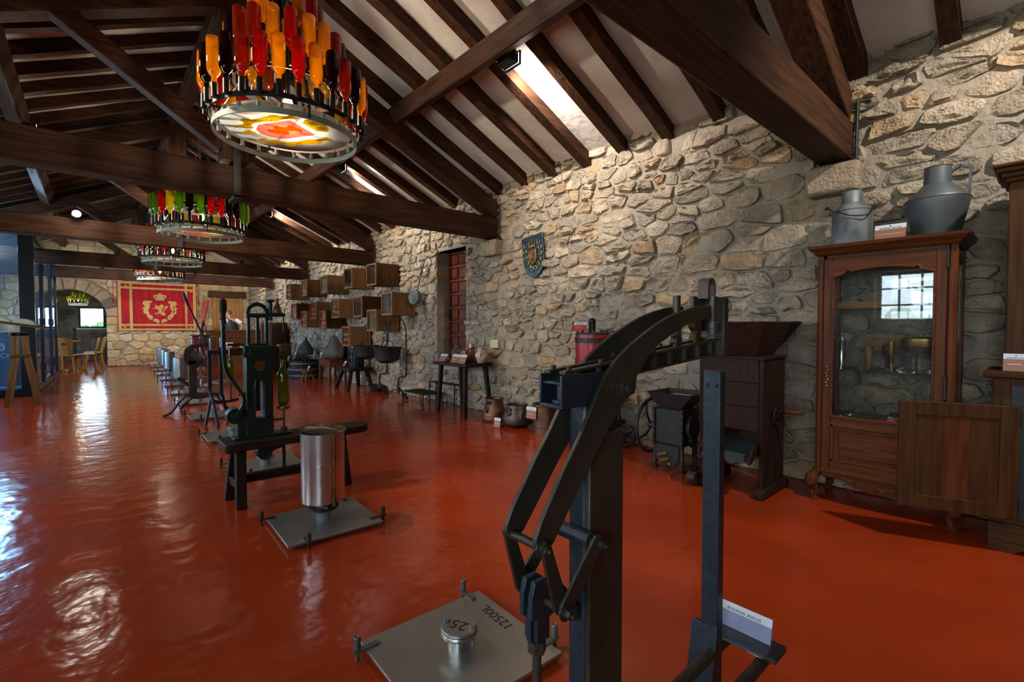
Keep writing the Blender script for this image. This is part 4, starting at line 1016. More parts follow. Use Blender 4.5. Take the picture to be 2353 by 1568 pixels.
for s_ in (-1, 1):
    for k in range(6):
        a = -PI/2+s_*(.22+.36*k); y, z = .135*math.cos(a)*1.0, .18*math.sin(a)+.03+(.012*k)
        lv.ring((-.006, y, z), .026, .011, 12, 6, 'x', .6*k, .6*k+4.6)
lv.xf(tl).build('acanthus_wreath', MT['verdigris'], shd)
cw = MB().box(-.014, 0, -.055, .055, .125, .145)
for k in range(5):
    a = PI*k/4; cw.tube([(-.006, .055*math.cos(a), .145), (-.012, .065*math.cos(a), .185), (-.008, 0, .21)], .005, 6)
cw.ball((-.008, 0, .22), .01, 8, 6); cw.xf(tl).build('crown', MT['brass'], shd)
lt = MB()
for i, ch in enumerate('BODEGAS IRACHE'):
    if ch == ' ': continue
    a = -PI/2+(6.5-i)*.155
    tm = text_mb(ch, .036, .001); tm.xf(Matrix.Translation((-.002, .165*math.cos(a), .225*math.sin(a)-.0)) @ Matrix.Rotation(a+PI/2, 4, 'X') @ Matrix.Rotation(-PI/2, 4, 'Z') @ Matrix.Rotation(PI/2, 4, 'X')); lt.add(tm.v, tm.f)
lt.xf(tl).build('lettering', MT['verdigris'], shd, 0)
bw = thing('warming_pan', 'round grey warming pan with a long rod handle hung beside the door niche', 'pan', (XR-.14, 6.99, 1.70))
MB().lathe([(.002, -.11), (.04, -.105), (.045, -.098), (.07, -.10), (.08, -.092), (.11, -.094), (.125, -.08), (.13, -.05), (.115, 0), (.002, .02)], 28, axis='x').xf(Matrix.Rotation(.2, 4, 'Z')).build('pan', MT['galv2'], bw)
MB().cyl((-.01, -.02, .12), (.05, -.16, .62), .009).build('rod_handle', MT['iron'], bw)
card((XR-.10, 6.84, 2.05), -PI/2, 'small label card tied to the rod of the warming pan', .10, .11, 0)
# ------------------------------------------------------------ display boxes on the right wall
SZ, DP, XF = .385, .42, 3.72
def make_box(y, z, i, label, back, content):
    t = thing('display_box', label, 'display box', (XF, y, z), 0, 'glass-fronted wooden boxes on the stone wall')
    w = .018
    MB().box(.0, DP, 0, SZ, 0, w).box(0, DP, 0, SZ, SZ-w, SZ).box(0, DP, 0, w, w, SZ-w).box(0, DP, SZ-w, SZ, w, SZ-w).box(DP-.02, DP-.005, w, SZ-w, w, SZ-w).build('case', MT['box_z'] if i % 3 else MT['arm_z'], t, bev=.003)
    MB().box(DP-.028, DP-.021, w, SZ-w, w, SZ-w).build('backing', MT[back], t)
    MB().box(.004, DP-.03, SZ-w-.005, SZ-w-.001, w+.002, SZ-w-.002).build('lining', MT[back], t)
    if back == 'red_card':
        for zz in (.10, .20): MB().box(.006, DP-.032, SZ-w-.008, SZ-w-.0055, zz, zz+.05).build('lining_stripe', MT['paper'], t)
    f = MB(); e = .03
    f.box(-.016, 0, 0, e, 0, SZ).box(-.016, 0, SZ-e, SZ, 0, SZ).box(-.016, 0, e, SZ-e, 0, e).box(-.016, 0, e, SZ-e, SZ-e, SZ)
    f.build('door_frame', MT['box_y'], t, bev=.003)
    MB().box(-.009, -.005, e, SZ-e, e, SZ-e).build('pane', MT['clear'], t)
    MB().tube([(-.016, .02, SZ*.4), (-.04, .02, SZ*.42), (-.04, .02, SZ*.58), (-.016, .02, SZ*.6)], .004, 6).build('handle', MT['iron'], t)
    MB().tube([(DP-.02, SZ/2, SZ), (DP-.02, SZ/2, SZ+.06), (DP+.03, SZ/2, SZ+.07)], .008, 6).build('hook', MT['iron'], t)
    MB().box(DP-.1, DP-.09, SZ*.35, SZ*.55, SZ*.1, SZ*.1+.1).build('inner_card', MT['white'], t)
    return t
BX = [('A', 7.78, 1.945), ('A', 8.80, 1.955), ('A', 10.07, 1.925), ('A', 11.36, 1.93), ('A', 12.52, 1.905),
      ('B', 7.20, 1.405), ('B', 8.37, 1.395), ('B', 9.48, 1.395), ('B', 10.76, 1.39), ('B', 12.12, 1.405),
      ('C', 7.78, 1.135), ('C', 8.94, .835), ('C', 10.18, 1.175), ('C', 11.40, 1.20)]
BL = ['empty box nearest the viewer in the top row of wall boxes', 'dark-lined box second in the top row, holding a pale bottle', 'third box from the near end of the top row of wall boxes',
      'fourth box from the near end of the top row, with a small white card', 'farthest box of the top row of wall boxes',
      'box with hanging amber glass beads, nearest in the middle row', 'box holding a clear glass flask, second in the middle row', 'red-lined box with small white bottles, third in the middle row', 'red and tan lined box, fourth in the middle row', 'farthest box of the middle row of wall boxes',
      'lower box behind the cauldron stand, holding a glass decanter', 'lowest box with red and tan stripes, above the black stool', 'lower red-lined box with golden print below the middle row', 'farthest lower box with pale pink lining']
BB = ['box_z', 'black', 'paper', 'paper', 'paper', 'paper', 'box_z', 'red_card', 'red_card', 'paper', 'box_z', 'red_card', 'red_card', 'brown_card']
for i, (r_, y, z) in enumerate(BX):
    make_box(y, z, i, BL[i], BB[i], None)
    if i in (1, 6, 7, 10, 3, 12):
        yy = y+SZ*.55
        bt = MB().lathe([(.04, 0), (.045, .01), (.045, .13), (.015, .18), (.012, .24), (.016, .245)], 14)
        o = bt.build('small_bottle', MT['white_metal' if i in (1, 3) else 'clear_bottle']); o.location = (XF+.16, yy, z+.0185)
        tag(o, ['', 'pale bottle inside the dark-lined top box', '', 'pale bottle inside the fourth top-row box', '', '', 'clear flask inside the second middle-row box', 'small clear bottle inside the red-lined middle box', '', '', 'clear decanter inside the lower box behind the cauldrons', '', 'small clear bottle in the lower red box'][i], 'bottle', 'bottles in the wall boxes')
t = thing('glass_beads', 'cluster of amber glass drops hanging in the nearest middle-row box', 'glass drops', (XF+.12, 7.38, 1.70))
rg = random.Random(2)
bd_ = MB().box(-.03, .03, -.12, .12, .04, .05)
bd_.build('hanger', MT['iron'], t)
for k in range(14):
    y = rg.uniform(-.11, .11); x = rg.uniform(-.03, .03); z = rg.uniform(-.06, .0)
    MB().lathe([(.002, -.035), (.014, -.02), (.012, 0), (.003, .03), (.003, .045-z)], 8, (x, y, z)).build('drop', MT['bt_amber' if k % 3 else 'clear_bottle'], t)
mk = thing('carved_mask', 'small carved orange wooden mask on the wall under the farthest top box', 'mask', (XR-.10, 12.95, 1.72))
MB().lathe([(.002, -.16), (.05, -.12), (.10, 0), (.10, .08), (.05, .14), (.002, .16)], 14, sx=.45).ball((-.05, 0, -.01), .02, 8, 6, 1, .7, 1.6).build('face', MT['clay_amber'], mk)
MB().ball((-.04, .04, .04), .015, 8, 6).ball((-.04, -.04, .04), .015, 8, 6).tube([(-.04, -.035, -.07), (-.047, 0, -.075), (-.04, .035, -.07)], .008, 6).parts('feature', MT['black'], mk)

# ------------------------------------------------------------ cauldrons on wrought-iron crooks
def crook(y0, yp, yh, label):
    """foot at y0, pole rising at yp, arch over to the hook at yh"""
    t = thing('cauldron_crook', label, 'iron stand', (3.84, y0, 0), 0, 'wrought-iron cauldron crooks')
    p_, h_ = yp-y0, yh-y0; r = (h_-p_)/2
    pts = [(0, 0, .13), (0, 0, .30), (0, p_*.25, .37), (0, p_*.8, .39), (0, p_, .46), (0, p_, .70), (0, p_, 1.09)]
    m_ = MB().tube(smooth_path(pts, 5), .016, 8)
    m_.tube([(0, p_, 1.08)]+[(0, p_+r-r*math.cos(a), 1.08+.30*math.sin(a)) for a in [PI*k/16 for k in range(1, 17)]]+[(0, h_, 1.0), (-.01, h_-.01, .965), (-.02, h_-.03, .975)], .013, 8)
    m_.build('crook', MT['iron'], t)
    for z in (.52, .64, .76): MB().ball((0, p_, z), .024, 8, 6).build('knop', MT['iron'], t)
    for k in range(3):
        a = 2*PI*k/3+.6; c, s = math.cos(a), math.sin(a)
        p = smooth_path([(0, 0, .13), (.06*c, .06*s, .15), (.13*c, .13*s, .11), (.19*c, .19*s, .03), (.24*c, .24*s, .013), (.27*c, .27*s, .035), (.255*c, .255*s, .06)], 4)
        pr = MB()
        for q0, q1 in zip(p, p[1:]): pr.bar(q0, q1, .04, .010)
        pr.build('foot', MT['iron'], t)
    MB().lathe([(.03, .10), (.03, .2)], 10).build('hub', MT['iron'], t)
    return t
def cauldron(y, z, r, h, label, x=3.93):
    t = thing('cauldron', label, 'cauldron', (x, y, z), 0, 'black cauldrons hung on the crooks')
    MB().lathe([(.002, 0), (r*.5, .012), (r*.82, .06), (r*.93, .14), (r*.97, h-.03), (r*1.04, h-.01), (r*1.05, h), (r*.98, h), (r*.9, h-.03), (r*.86, .14), (r*.7, .07), (.002, .03)], 34).build('bowl', MT['iron'], t)
    m_ = MB().tube([(0, r*math.cos(a)*.98, h-.01+.13*math.sin(a)) for a in [PI*k/16 for k in range(17)]], .007, 8)
    m_.build('bail', MT['iron'], t)
    for s_ in (-1, 1): MB().ring((0, s_*r*1.0, h+.0), .018, .006, 10, 6, 'y').build('ear', MT['iron'], t)
    return t
crook(7.25, 6.98, 7.60, 'iron crook stand nearer the door niche carrying the near cauldron')
crook(7.95, 7.66, 8.46, 'iron crook stand farther from the niche carrying the far cauldron')
cauldron(7.60, .575, .235, .29, 'black cauldron hanging nearer to the door niche', 3.82)
cauldron(8.46, .60, .235, .27, 'black cauldron hanging in front of the ribbed iron cylinder', 3.82)
tag(MB().lathe([(.002, .01), (.13, .0), (.20, .10), (.205, .11), (.19, .105), (.12, .02), (.002, .02)], 20, (4.0, 8.42, 0), sx=.7).build('iron_basin', MT['iron']), 'black iron basin on the floor behind the cauldron crooks', 'basin')

# ------------------------------------------------------------ grill racks
def grill(loc, w, d, h, label):
    t = thing('grill_rack', label, 'grill', loc, 0, 'low iron grill racks')
    MB().box(0, d, 0, .015, h-.015, h).box(0, d, w-.015, w, h-.015, h).box(0, .015, .015, w-.015, h-.015, h).box(d-.015, d, .015, w-.015, h-.015, h).build('top_frame', MT['darkiron'], t)
    for k in range(1, 14): MB().box(.01, d-.01, w*k/14-.007, w*k/14+.007, h-.012, h-.004).build('bar', MT['darkiron'], t)
    for x in (0, d-.015):
        for y in (0, w-.015): MB().box(x, x+.015, y, y+.015, 0, h-.01).build('leg', MT['darkiron'], t)
    MB().box(.0, .012, .01, w-.01, .05, .06).build('stretcher', MT['darkiron'], t)
    return t
grill((3.70, 6.22, 0), .66, .36, .19, 'low iron grill rack in front of the taller rack')
grill((4.02, 5.86, 0), .72, .14, .34, 'taller iron grill rack against the wall behind the plank table')

# ------------------------------------------------------------ black stool with ribbed cylinder
st = thing('press_stool', 'black four-legged wooden stool carrying a ribbed iron cylinder', 'stool', (3.60, 8.72, 0))
MB().box(0, .46, 0, .62, .36, .43).build('seat', MT['dark_y'], st, bev=.012)
for (a, b) in (((.08, .1, .37), (-.02, .02, 0)), ((.08, .5, .37), (-.0, .66, 0)), ((.38, .1, .37), (.46, .0, 0)), ((.38, .5, .37), (.46, .66, 0))):
    MB().bar(a, b, .065, .065, up=(0, 1, 0)).build('leg', MT['dark_z'], st, bev=.008)
pc = thing('ribbed_cylinder', 'ribbed bluish iron cylinder standing on the black stool', 'cylinder', (3.88, 9.05, .4305))
MB().lathe([(.14, 0), (.14, .36), (.13, .37), (.002, .37)], 30).build('drum', MT['darkblue'], pc)
for k in range(18):
    a = 2*PI*k/18; MB().cbox((.145*math.cos(a), .145*math.sin(a), .18), (.014, .014, .33)).build('rib', MT['darkblue'], pc)
for z in (.06, .18, .30): MB().band((0, 0, 0), .15, .158, z, z+.018, 30).build('hoop', MT['iron'], pc)
card((3.70, 9.25, .431), -PI/2, 'tilted label card on the black stool', .10, .12, 30)

# ------------------------------------------------------------ red-brown table with a leather sack
rt = thing('side_table', 'small red-brown wooden table with a drawer under the leather wineskin', 'table', (3.72, 10.05, 0))
MB().box(.0, .38, 0, .62, .36, .50).build('frame', MT['redwood'], rt, bev=.006)
MB().box(-.02, .40, -.03, .65, .50, .525).build('top', MT['redwood'], rt, bev=.006)
for x in (.0, .335):
    for y in (.0, .575): MB().box(x, x+.045, y, y+.045, 0, .37).build('leg', MT['redwood'], rt, bev=.004)
dw = MB().box(-.008, .0, .08, .54, .385, .48).build('drawer', MT['redwood'], rt, bev=.003); MB().ball((-.018, .31, .432), .012, 8, 6).build('knob', MT['brass'], dw)
def lumpy(name, c, r, prof, label, cat, mat_, seed, sx=1, sy=1, amp=.12):
    n, rows = 26, len(prof); V = []; F = []
    for i, (k, z) in enumerate(prof):
        for j in range(n):
            a = 2*PI*j/n; q = Vector((math.cos(a), math.sin(a), z*2.2+seed))
            rr = r*k*(1+amp*noise.noise(q*1.8)+amp*.6*noise.noise(q*4.5))
            V.append((c[0]+rr*math.cos(a)*sx+.2*r*noise.noise(Vector((z*3, seed, 1))), c[1]+rr*math.sin(a)*sy+.25*r*noise.noise(Vector((z*3, seed, 7))), c[2]+z))
    for i in range(rows-1):
        for j in range(n): F.append((i*n+j, i*n+(j+1) % n, (i+1)*n+(j+1) % n, (i+1)*n+j))
    F += [tuple(range(n))[::-1], tuple(range((rows-1)*n, rows*n))]
    return tag(MB().add(V, F).build(name, MT[mat_], smooth=80), label, cat)
lumpy('leather_wineskin', (3.93, 10.28, .526), .26, [(.8, 0), (1.1, .05), (1.15, .12), (.95, .2), (.8, .27), (.62, .33), (.42, .4), (.25, .46), (.12, .5)], 'slumped brown leather wineskin on the red-brown table', 'wineskin', 'leather', 3.0, .65, 1.25, .5)
card((3.735, 10.62, .526), -PI/2, 'label card on the red-brown table beside the wineskin', .10, .13, 12)
mt_ = thing('milking_stool', 'tiny three-legged stool with a card in front of the half barrel', 'stool', (3.58, 11.02, 0))
MB().lathe([(.13, .20), (.135, .21), (.13, .235)], 20).build('seat', MT['redwood'], mt_)
for k in range(3):
    a = 2*PI*k/3; MB().tube([(.06*math.cos(a), .06*math.sin(a), .21), (.16*math.cos(a), .16*math.sin(a), .01)], .016, 8).build('leg', MT['box_z'], mt_)
card((3.58, 11.0, .2355), -PI/2, 'label card on the tiny three-legged stool', .12, .11, 25)

# ------------------------------------------------------------ half barrel, sacks, log bench
hb = thing('half_barrel', 'dark half barrel with iron hoops filled with tools near the far wall boxes', 'barrel', (3.78, 11.85, 0))
n = 22
for k in range(n):
    a0, a1 = 2*PI*k/n+.012, 2*PI*(k+1)/n-.012; V = []
    for r, z in ((.36, 0), (.34, .2), (.30, .42)):
        V += [(r*math.cos(a0), r*math.sin(a0), z), (r*math.cos(a1), r*math.sin(a1), z), ((r-.03)*math.cos(a1), (r-.03)*math.sin(a1), z), ((r-.03)*math.cos(a0), (r-.03)*math.sin(a0), z)]
    F = [(0, 3, 2, 1), (8, 9, 10, 11)]
    for l in range(2):
        for e in range(4): F.append((l*4+e, l*4+(e+1) % 4, (l+1)*4+(e+1) % 4, (l+1)*4+e))
    MB().add(V, F).build('stave', MT['dark_z'], hb, 0)
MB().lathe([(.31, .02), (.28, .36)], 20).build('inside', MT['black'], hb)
for z, r in ((.05, .359), (.19, .344), (.33, .324)): MB().band((0, 0, 0), r-.003, r+.006, z, z+.04, 44).build('hoop', MT['galv2'], hb)
tl_ = thing('tool_bundle', 'bundle of wooden sticks lying across the half barrel', 'tools', (3.78, 11.85, .43))
rg = random.Random(9)
for k in range(7):
    a = rg.uniform(-.6, .6); y = rg.uniform(-.15, .15); MB().tube([(y-.05-.32*math.sin(a), -.34, .02*k*.6+.014), (y+.3*math.sin(a), .34, .02*k*.6+.014+rg.uniform(0, .02))], .013, 8).build('stick', MT['dark_y' if k % 2 else 'box_y'], tl_)
lumpy('burlap_sack', (3.86, 11.95, .55), .2, [(.95, 0), (1.1, .06), (1.0, .14), (.75, .22), (.45, .3), (.18, .36), (.12, .38), (.2, .42)], 'grey tied burlap sack on top of the half barrel tools', 'sack', 'sack', 8.0, .8, 1, .14)
lumpy('crumpled_sack', (3.92, 12.72, 0), .26, [(1.0, 0), (1.1, .08), (1.05, .18), (.98, .28), (.85, .38), (.7, .47), (.45, .55), (.2, .58)], 'crumpled dark sack on the floor beside the half barrel', 'sack', 'sack', 5.0, .8, 1, .28)
card((3.60, 12.0, .45), -PI/2, 'label card leaning on the half barrel rim', .11, .16, 15)
card((3.62, 12.55, .36), -PI/2, 'label card pinned to the crumpled dark sack', .13, .16, 10)
cp_ = thing('plough_stand', 'small pale wooden stand with a curved iron plough handle by the far corner', 'stand', (3.86, 13.4, 0))
MB().box(-.16, .16, -.16, .16, .38, .42).build('top', MT['box_y'], cp_, bev=.006)
for x in (-.13, .13):
    for y in (-.13, .13): MB().box(x-.018, x+.018, y-.018, y+.018, 0, .39).build('leg', MT['box_z'], cp_)
MB().tube(smooth_path([(0, -.2, .43), (0, -.05, .62), (0, .12, .76), (0, .26, .74), (0, .36, .6)], 5), .018, 8).tube([(0, -.05, .62), (0, .1, .43)], .012, 8).build('plough_handle', MT['iron'], cp_)
card((3.70, 13.42, .4205), -PI/2, 'label card on the pale wooden stand in the far corner', .11, .13, 15)
tc2 = thing('tall_chest', 'tall dark brown leather-covered chest standing against the right wall at the far end', 'chest', (3.62, 14.1, 0))
MB().box(0, .46, 0, .95, .02, 1.33).build('body', MT['hopper'], tc2, bev=.05)
for y in (.06, .86): MB().box(-.012, .472, y, y+.04, .015, 1.34).build('strap', MT['redwood'], tc2, bev=.01)
MB().box(-.008, .0, .1, .84, .84, .87).build('lid_seam', MT['iron'], tc2)
# ------------------------------------------------------------ row of steel tank plates in the floor
def row_x(y): return .935+.034*y
ROW_R = -math.atan(.034)
PW, PH = .54, .52
plate_names = ['nearest steel plate in the floor, marked 12500L with a bolted lid numbered 25', 'second steel floor plate, under the brushed steel cylinder', 'third steel floor plate, behind the corking bench', 'fourth steel floor plate, beyond the corking bench end',
  'fifth steel floor plate, beside the blue corking frame', 'sixth steel floor plate, under the iron lever press', 'seventh steel floor plate in the row', 'eighth steel floor plate, under the nearest of the far steel cylinders', 'ninth steel floor plate in the row', 'tenth steel floor plate, under a far steel cylinder', 'eleventh steel floor plate near the far wall', 'farthest steel floor plate of the row, by the far wall']
def make_plate(k):
    y = 1.405+1.51*k
    t = thing('tank_plate', plate_names[k], 'floor plate', (row_x(y), y, 0), ROW_R, 'steel tank plates set along the floor')
    MB().box(-PW/2, PW/2, -PH/2, PH/2, .018, .032).box(-PW/2+.03, PW/2-.03, -PH/2+.03, PH/2-.03, 0, .018).build('plate', MT['plate'], t, bev=.002)
    for (x, yy, a) in ((-PW/2, PH/2-.05, PI), (PW/2-.06, PH/2, PI/2), (PW/2, -PH/2+.07, 0), (-PW/2+.1, -PH/2, -PI/2)):
        m_ = MB().box(-.05, .045, -.011, .011, .032, .038).cyl((.03, 0, 0), (.03, 0, .045), .007).cyl((.03, 0, .045), (.03, 0, .085), .0125, n=12)
        m_.ring((.03, 0, .085), .009, .0035, 12, 6)
        m_.xf(TR((x, yy, 0), a)).build('corner_clamp', MT['darkiron'] if k else MT['galv2'], t)
    fl_ = MB().cyl((0, 0, .03), (0, 0, .085), .042, n=20).lathe([(.066, .085), (.068, .088), (.068, .096), (.066, .099)], 26).build('flange', MT['steel'] if k == 0 else MT['galv'], t)
    if k not in (1, 7, 9, 10, 11):
        MB().lathe([(.064, .1), (.066, .102), (.066, .111), (.064, .113)], 26).build('lid', MT['plate'], t)
    for a in ((2.1, 5.3) if k not in (1, 7, 9, 10, 11) else ()):
        MB().hexbolt((.052*math.cos(a), .052*math.sin(a), .113), (0, 0, 1), .012, .012).cyl((.052*math.cos(a), .052*math.sin(a), .05), (.052*math.cos(a), .052*math.sin(a), .1), .006).build('bolt', MT['galv'], t)
    return t
for k in range(12):
    p_ = make_plate(k)
    if k == 0:
        tm = text_mb('12500L', .062, .0004); tm.xf(TR((PW/2-.055, .055, .0325), PI/2)).build('stencilled_capacity', MT['black'], p_, 0)
        tm = text_mb('25', .07, .0004); tm.xf(TR((.0, 0, .1136), PI/2+.45)).build('stencilled_number', MT['black'], p_, 0)
def tank_cylinder(k, label, lid_tilt=.0, gauge_a=-1.5):
    y = 1.405+1.51*k
    t = thing('steel_cylinder', label, 'steel cylinder', (row_x(y), y, .1), 0, 'brushed steel header cylinders on the floor plates')
    r = .125
    MB().lathe([(.04, .012), (.04, .05), (r-.01, .05), (r, .055), (r, .47), (r-.003, .47), (r-.004, .06), (.002, .056)], 40).build('drum', MT['steel'], t)
    MB().lathe([(.086, 0), (.088, .003), (.088, .016), (.045, .018)], 24).build('flange', MT['darkiron'], t)
    for a in (.4, 2.5, 4.6): MB().hexbolt((.07*math.cos(a), .07*math.sin(a), .016), (0, 0, 1), .01, .01).build('bolt', MT['galv'], t)
    gx, gy = (r+.014)*math.cos(gauge_a), (r+.014)*math.sin(gauge_a)
    g = MB().cyl((gx, gy, .09), (gx, gy, .46), .009, n=10).build('level_tube', MT['brass'], t)
    MB().cyl((gx, gy, .045), (gx, gy, .09), .012).cyl((gx*.86, gy*.86, .07), (gx, gy, .07), .01).build('tube_fitting', MT['aged_brass'], g)
    MB().cyl((gx, gy, .33), (gx, gy, .345), .012).build('tube_clip', MT['aged_brass'], g)
    MB().lathe([(.002, .008), (.03, .007), (r+.01, .003), (r+.012, 0), (r+.006, -.002), (.002, .006)], 36).xf(TR((.01*math.cos(1), .012, .474+abs(lid_tilt)*.125), 1.0, lid_tilt)).build('lid', MT['chrome'] if k == 1 else MT['steel'], t)
    if k != 1: MB().cyl((0, 0, .487), (0, 0, .51), .008).ball((0, 0, .515), .012, 8, 6).build('lid_knob', MT['steel'], t)
    return t
tank_cylinder(1, 'large brushed steel cylinder with a lid ajar on the second floor plate', .07, -1.45)
tank_cylinder(7, 'nearest of the far steel cylinders, with a level tube on its left', 0, 2.6)
tank_cylinder(9, 'second of the far steel cylinders in the row')
tank_cylinder(10, 'third of the far steel cylinders in the row')
tank_cylinder(11, 'farthest steel cylinder, by the stone far wall')

# ------------------------------------------------------------ bench with green corking machine
be = thing('corking_bench', 'dark wooden bench with rounded end carrying the green corking machine', 'bench', (.62, 3.62, 0))
bt_ = [(0, -.13), (.02, -.14), (.55, -.12), (.82, -.115)]+[(.90+.115*math.sin(a), -.0-.115*math.cos(a)) for a in [PI*k/10 for k in range(1, 10)]]+[(.82, .115), (.55, .14), (.02, .16), (0, .15)]
MB().prism(bt_, 'xy', .385, .44).build('plank', MT['dark_x'], be, bev=.008)
for (a, b) in (((.10, -.06, .39), (.09, -.105, 0)), ((.10, .09, .39), (.07, .15, 0)), ((.78, -.05, .39), (.81, -.09, 0)), ((.78, .06, .39), (.81, .10, 0))):
    MB().bar(a, b, .062, .062, up=(1, 0, 0)).build('leg', MT['dark_z'], be, bev=.006)
MB().bar((.1, .02, .165), (.8, .0, .165), .045, .06).build('stretcher', MT['dark_x'], be, bev=.004)
MB().bar((.085, -.09, .15), (.075, .13, .15), .03, .05).build('cross_rail', MT['dark_y'], be, bev=.004)
MB().cyl((.52, .01, .4405), (.52, .01, .442), .012, n=12).build('peg_hole', MT['black'], be); MB().cyl((.9, .0, .4405), (.9, .0, .442), .012, n=12).build('peg_hole', MT['black'], be)
ck = thing('corking_machine', 'dark green cast-iron corking machine with a brass badge and wooden lever', 'corking machine', (.85, 3.645, .4405))
G = MT['green']
MB().prism([(-.16, 0), (-.16, .012), (-.10, .02), (.09, .02), (.15, .018), (.22, .012), (.22, 0)], 'xz', -.06, .06).build('base_foot', G, ck, bev=.004)
O_ = [(-.088, .0), (-.088, .01), (-.080, .03), (-.078, .2), (-.078, .40), (-.078, .56), (-.03, .56), (.003, .56), (.04, .56), (.088, .56), (.088, .40), (.088, .2), (.09, .03), (.098, .01), (.098, .0), (.003, .0)]
H_ = [(-.018, .14), (-.022, .15), (-.022, .20), (-.022, .27), (-.022, .33), (-.018, .385), (-.008, .396), (.003, .40), (.014, .396), (.024, .385), (.028, .33), (.028, .27), (.028, .20), (.028, .15), (.024, .14), (.003, .132)]
n = len(O_); V = []
for y in (-.05, .05): V += [(p[0], y, p[1]) for p in O_]+[(p[0], y, p[1]) for p in H_]
F = []
for i in range(n):
    j = (i+1) % n; k = 2*n
    F += [(i, j, j+n, i+n), (k+i, k+i+n, k+j+n, k+j), (i, i+k, j+k, j), (i+n, j+n, j+n+k, i+n+k)]
MB().add(V, F).build('body', G, ck, bev=.004)
MB().tube([(x*1.25-.001, -.051, .266+(z-.266)*1.06) for x, z in H_], .006, 6, closed=True).build('slot_rim', G, ck)
MB().box(-.01, .012, -.02, .02, .18, .5).build('plunger_bar', MT['iron'], ck)
MB().box(-.095, .105, -.058, .058, .555, .635).build('head_block', G, ck, bev=.008)
MB().tube([(-.055, -.06, .575), (-.055, -.06, .612), (.065, -.06, .612), (.065, -.06, .575), (-.055, -.06, .575)], .006, 6).build('head_rim', G, ck)
MB().prism([(.005+.034*math.cos(a), .495+.036*math.sin(a)) for a in [2*PI*k/24 for k in range(24)]], 'xz', -.054, -.049).build('badge', MT['brass'], ck)
bt3 = MB()
for z in (.478, .495, .512): bt3.box(-.02, .03, -.0555, -.0535, z-.003, z+.003)
bt3.parts('badge_print', MT['aged_brass'], ck)
for x in (-.052, .005, .062): MB().box(x-.010, x+.010, -.014, .014, .63, .845).build('upright', G, ck, bev=.004)
MB().box(-.066, .076, -.018, .018, .828, .858).build('crossbar', G, ck, bev=.005)
MB().box(-.06, .07, -.02, .02, .63, .65).build('lower_crossbar', G, ck, bev=.004)
MB().prism([(.005-.072*math.cos(a), .856+.078*math.sin(a)) for a in [PI*k/16 for k in range(17)]]+[(.005+.05*math.cos(a), .858+.05*math.sin(a)) for a in [PI*k/12 for k in range(13)]], 'xz', -.014, .014).build('arch', G, ck, bev=.004)
MB().box(.07, .185, -.014, .014, .836, .862).cyl((.088, 0, .81), (.088, 0, .935), .014).lathe([(.008, .93), (.026, .945), (.030, .952), (.026, .957)], 14, (.088, 0, 0)).build('screw_arm', G, ck, bev=.003)
MB().cyl((.175, 0, .73), (.175, 0, .84), .005).build('spindle', MT['iron'], ck)
MB().lathe([(.030, .863), (.031, .873), (.023, .90), (.012, .925), (.008, .96), (.01, .965), (.004, .972)], 16, (.135, 0, 0)).build('oil_cup', MT['copper'], ck)
MB().cyl((.1, 0, .595), (.15, 0, .595), .035).build('nozzle', G, ck)
MB().box(.135, .215, -.04, .04, .555, .64).lathe([(.022, .535), (.036, .556)], 16, (.172, 0, 0)).build('brass_mouth', MT['aged_brass'], ck, bev=.006)
MB().box(-.17, -.09, -.022, .022, .57, .62).cyl((-.18, 0, .645), (-.08, 0, .645), .008).build('cork_chute', MT['aged_brass'], ck)
MB().lathe([(.008, .02), (.008, .17), (.012, .172), (.03, .172), (.046, .18), (.044, .197), (.034, .208), (.03, .214)], 18, (.168, 0, 0)).lathe([(.022, .0), (.024, .03), (.012, .035)], 14, (.168, 0, .01)).box(.08, .17, -.01, .01, .095, .112).build('bottle_rest', MT['copper'], ck)
lv = smooth_path([(-.148, -.07, .165), (-.105, -.07, .24), (-.105, -.07, .30), (-.15, -.07, .38), (-.195, -.07, .46), (-.212, -.07, .56), (-.215, -.07, .79)], 5)
m_ = MB()
for q0, q1 in zip(lv, lv[1:]): m_.bar(q0, q1, .02, .034, up=(0, 1, 0))
m_.lathe([(.02, .78), (.02, .81)], 12, (-.215, -.07, 0)); m_.build('lever', G, ck)
MB().lathe([(.017, .81), (.019, .815), (.014, .835), (.022, .87), (.025, .90), (.021, .94), (.008, .95)], 14, (-.215, -.07, 0)).build('wooden_handle', MT['dark_z'], ck)
MB().lathe([(.052, -.06), (.052, .03)], 22, (-.148, 0, .165), axis='y').lathe([(.03, -.075), (.032, -.06)], 18, (-.148, 0, .165), axis='y').build('pivot_drum', G, ck)
MB().hexbolt((-.148, -.075, .165), (0, -1, 0), .014, .01).build('pivot_bolt', MT['iron'], ck)
p = smooth_path([(-.13, 0, .15), (-.09, 0, .175), (-.07, 0, .22), (-.062, 0, .27)], 4); m_ = MB()
for q0, q1 in zip(p, p[1:]): m_.bar(q0, q1, .05, .022, up=(0, 1, 0))
m_.build('bracket', G, ck); MB().box(-.135, -.07, -.04, .04, .015, .16).build('pivot_pillar', G, ck, bev=.008)
MB().cyl((-.12, 0, .30), (-.075, 0, .30), .008).lathe([(.016, -.09), (.016, -.075)], 12, (0, 0, .30), axis='x').build('side_knob', MT['iron'], ck)
un = thing('under_bench_crank', 'black cast crank assembly hanging under the corking bench', 'crank', (.86, 3.645, .384))
MB().lathe([(.05, -.05), (.05, .05)], 18, (.02, 0, -.055), axis='y').box(-.02, .04, -.03, .03, -.03, 0).build('drum', MT['iron'], un)
MB().bar((.02, 0, -.06), (.14, 0, -.03), .03, .025).build('arm', MT['iron'], un); MB().box(.145, .165, -.01, .01, -.22, -.0).build('rod', MT['iron'], un)
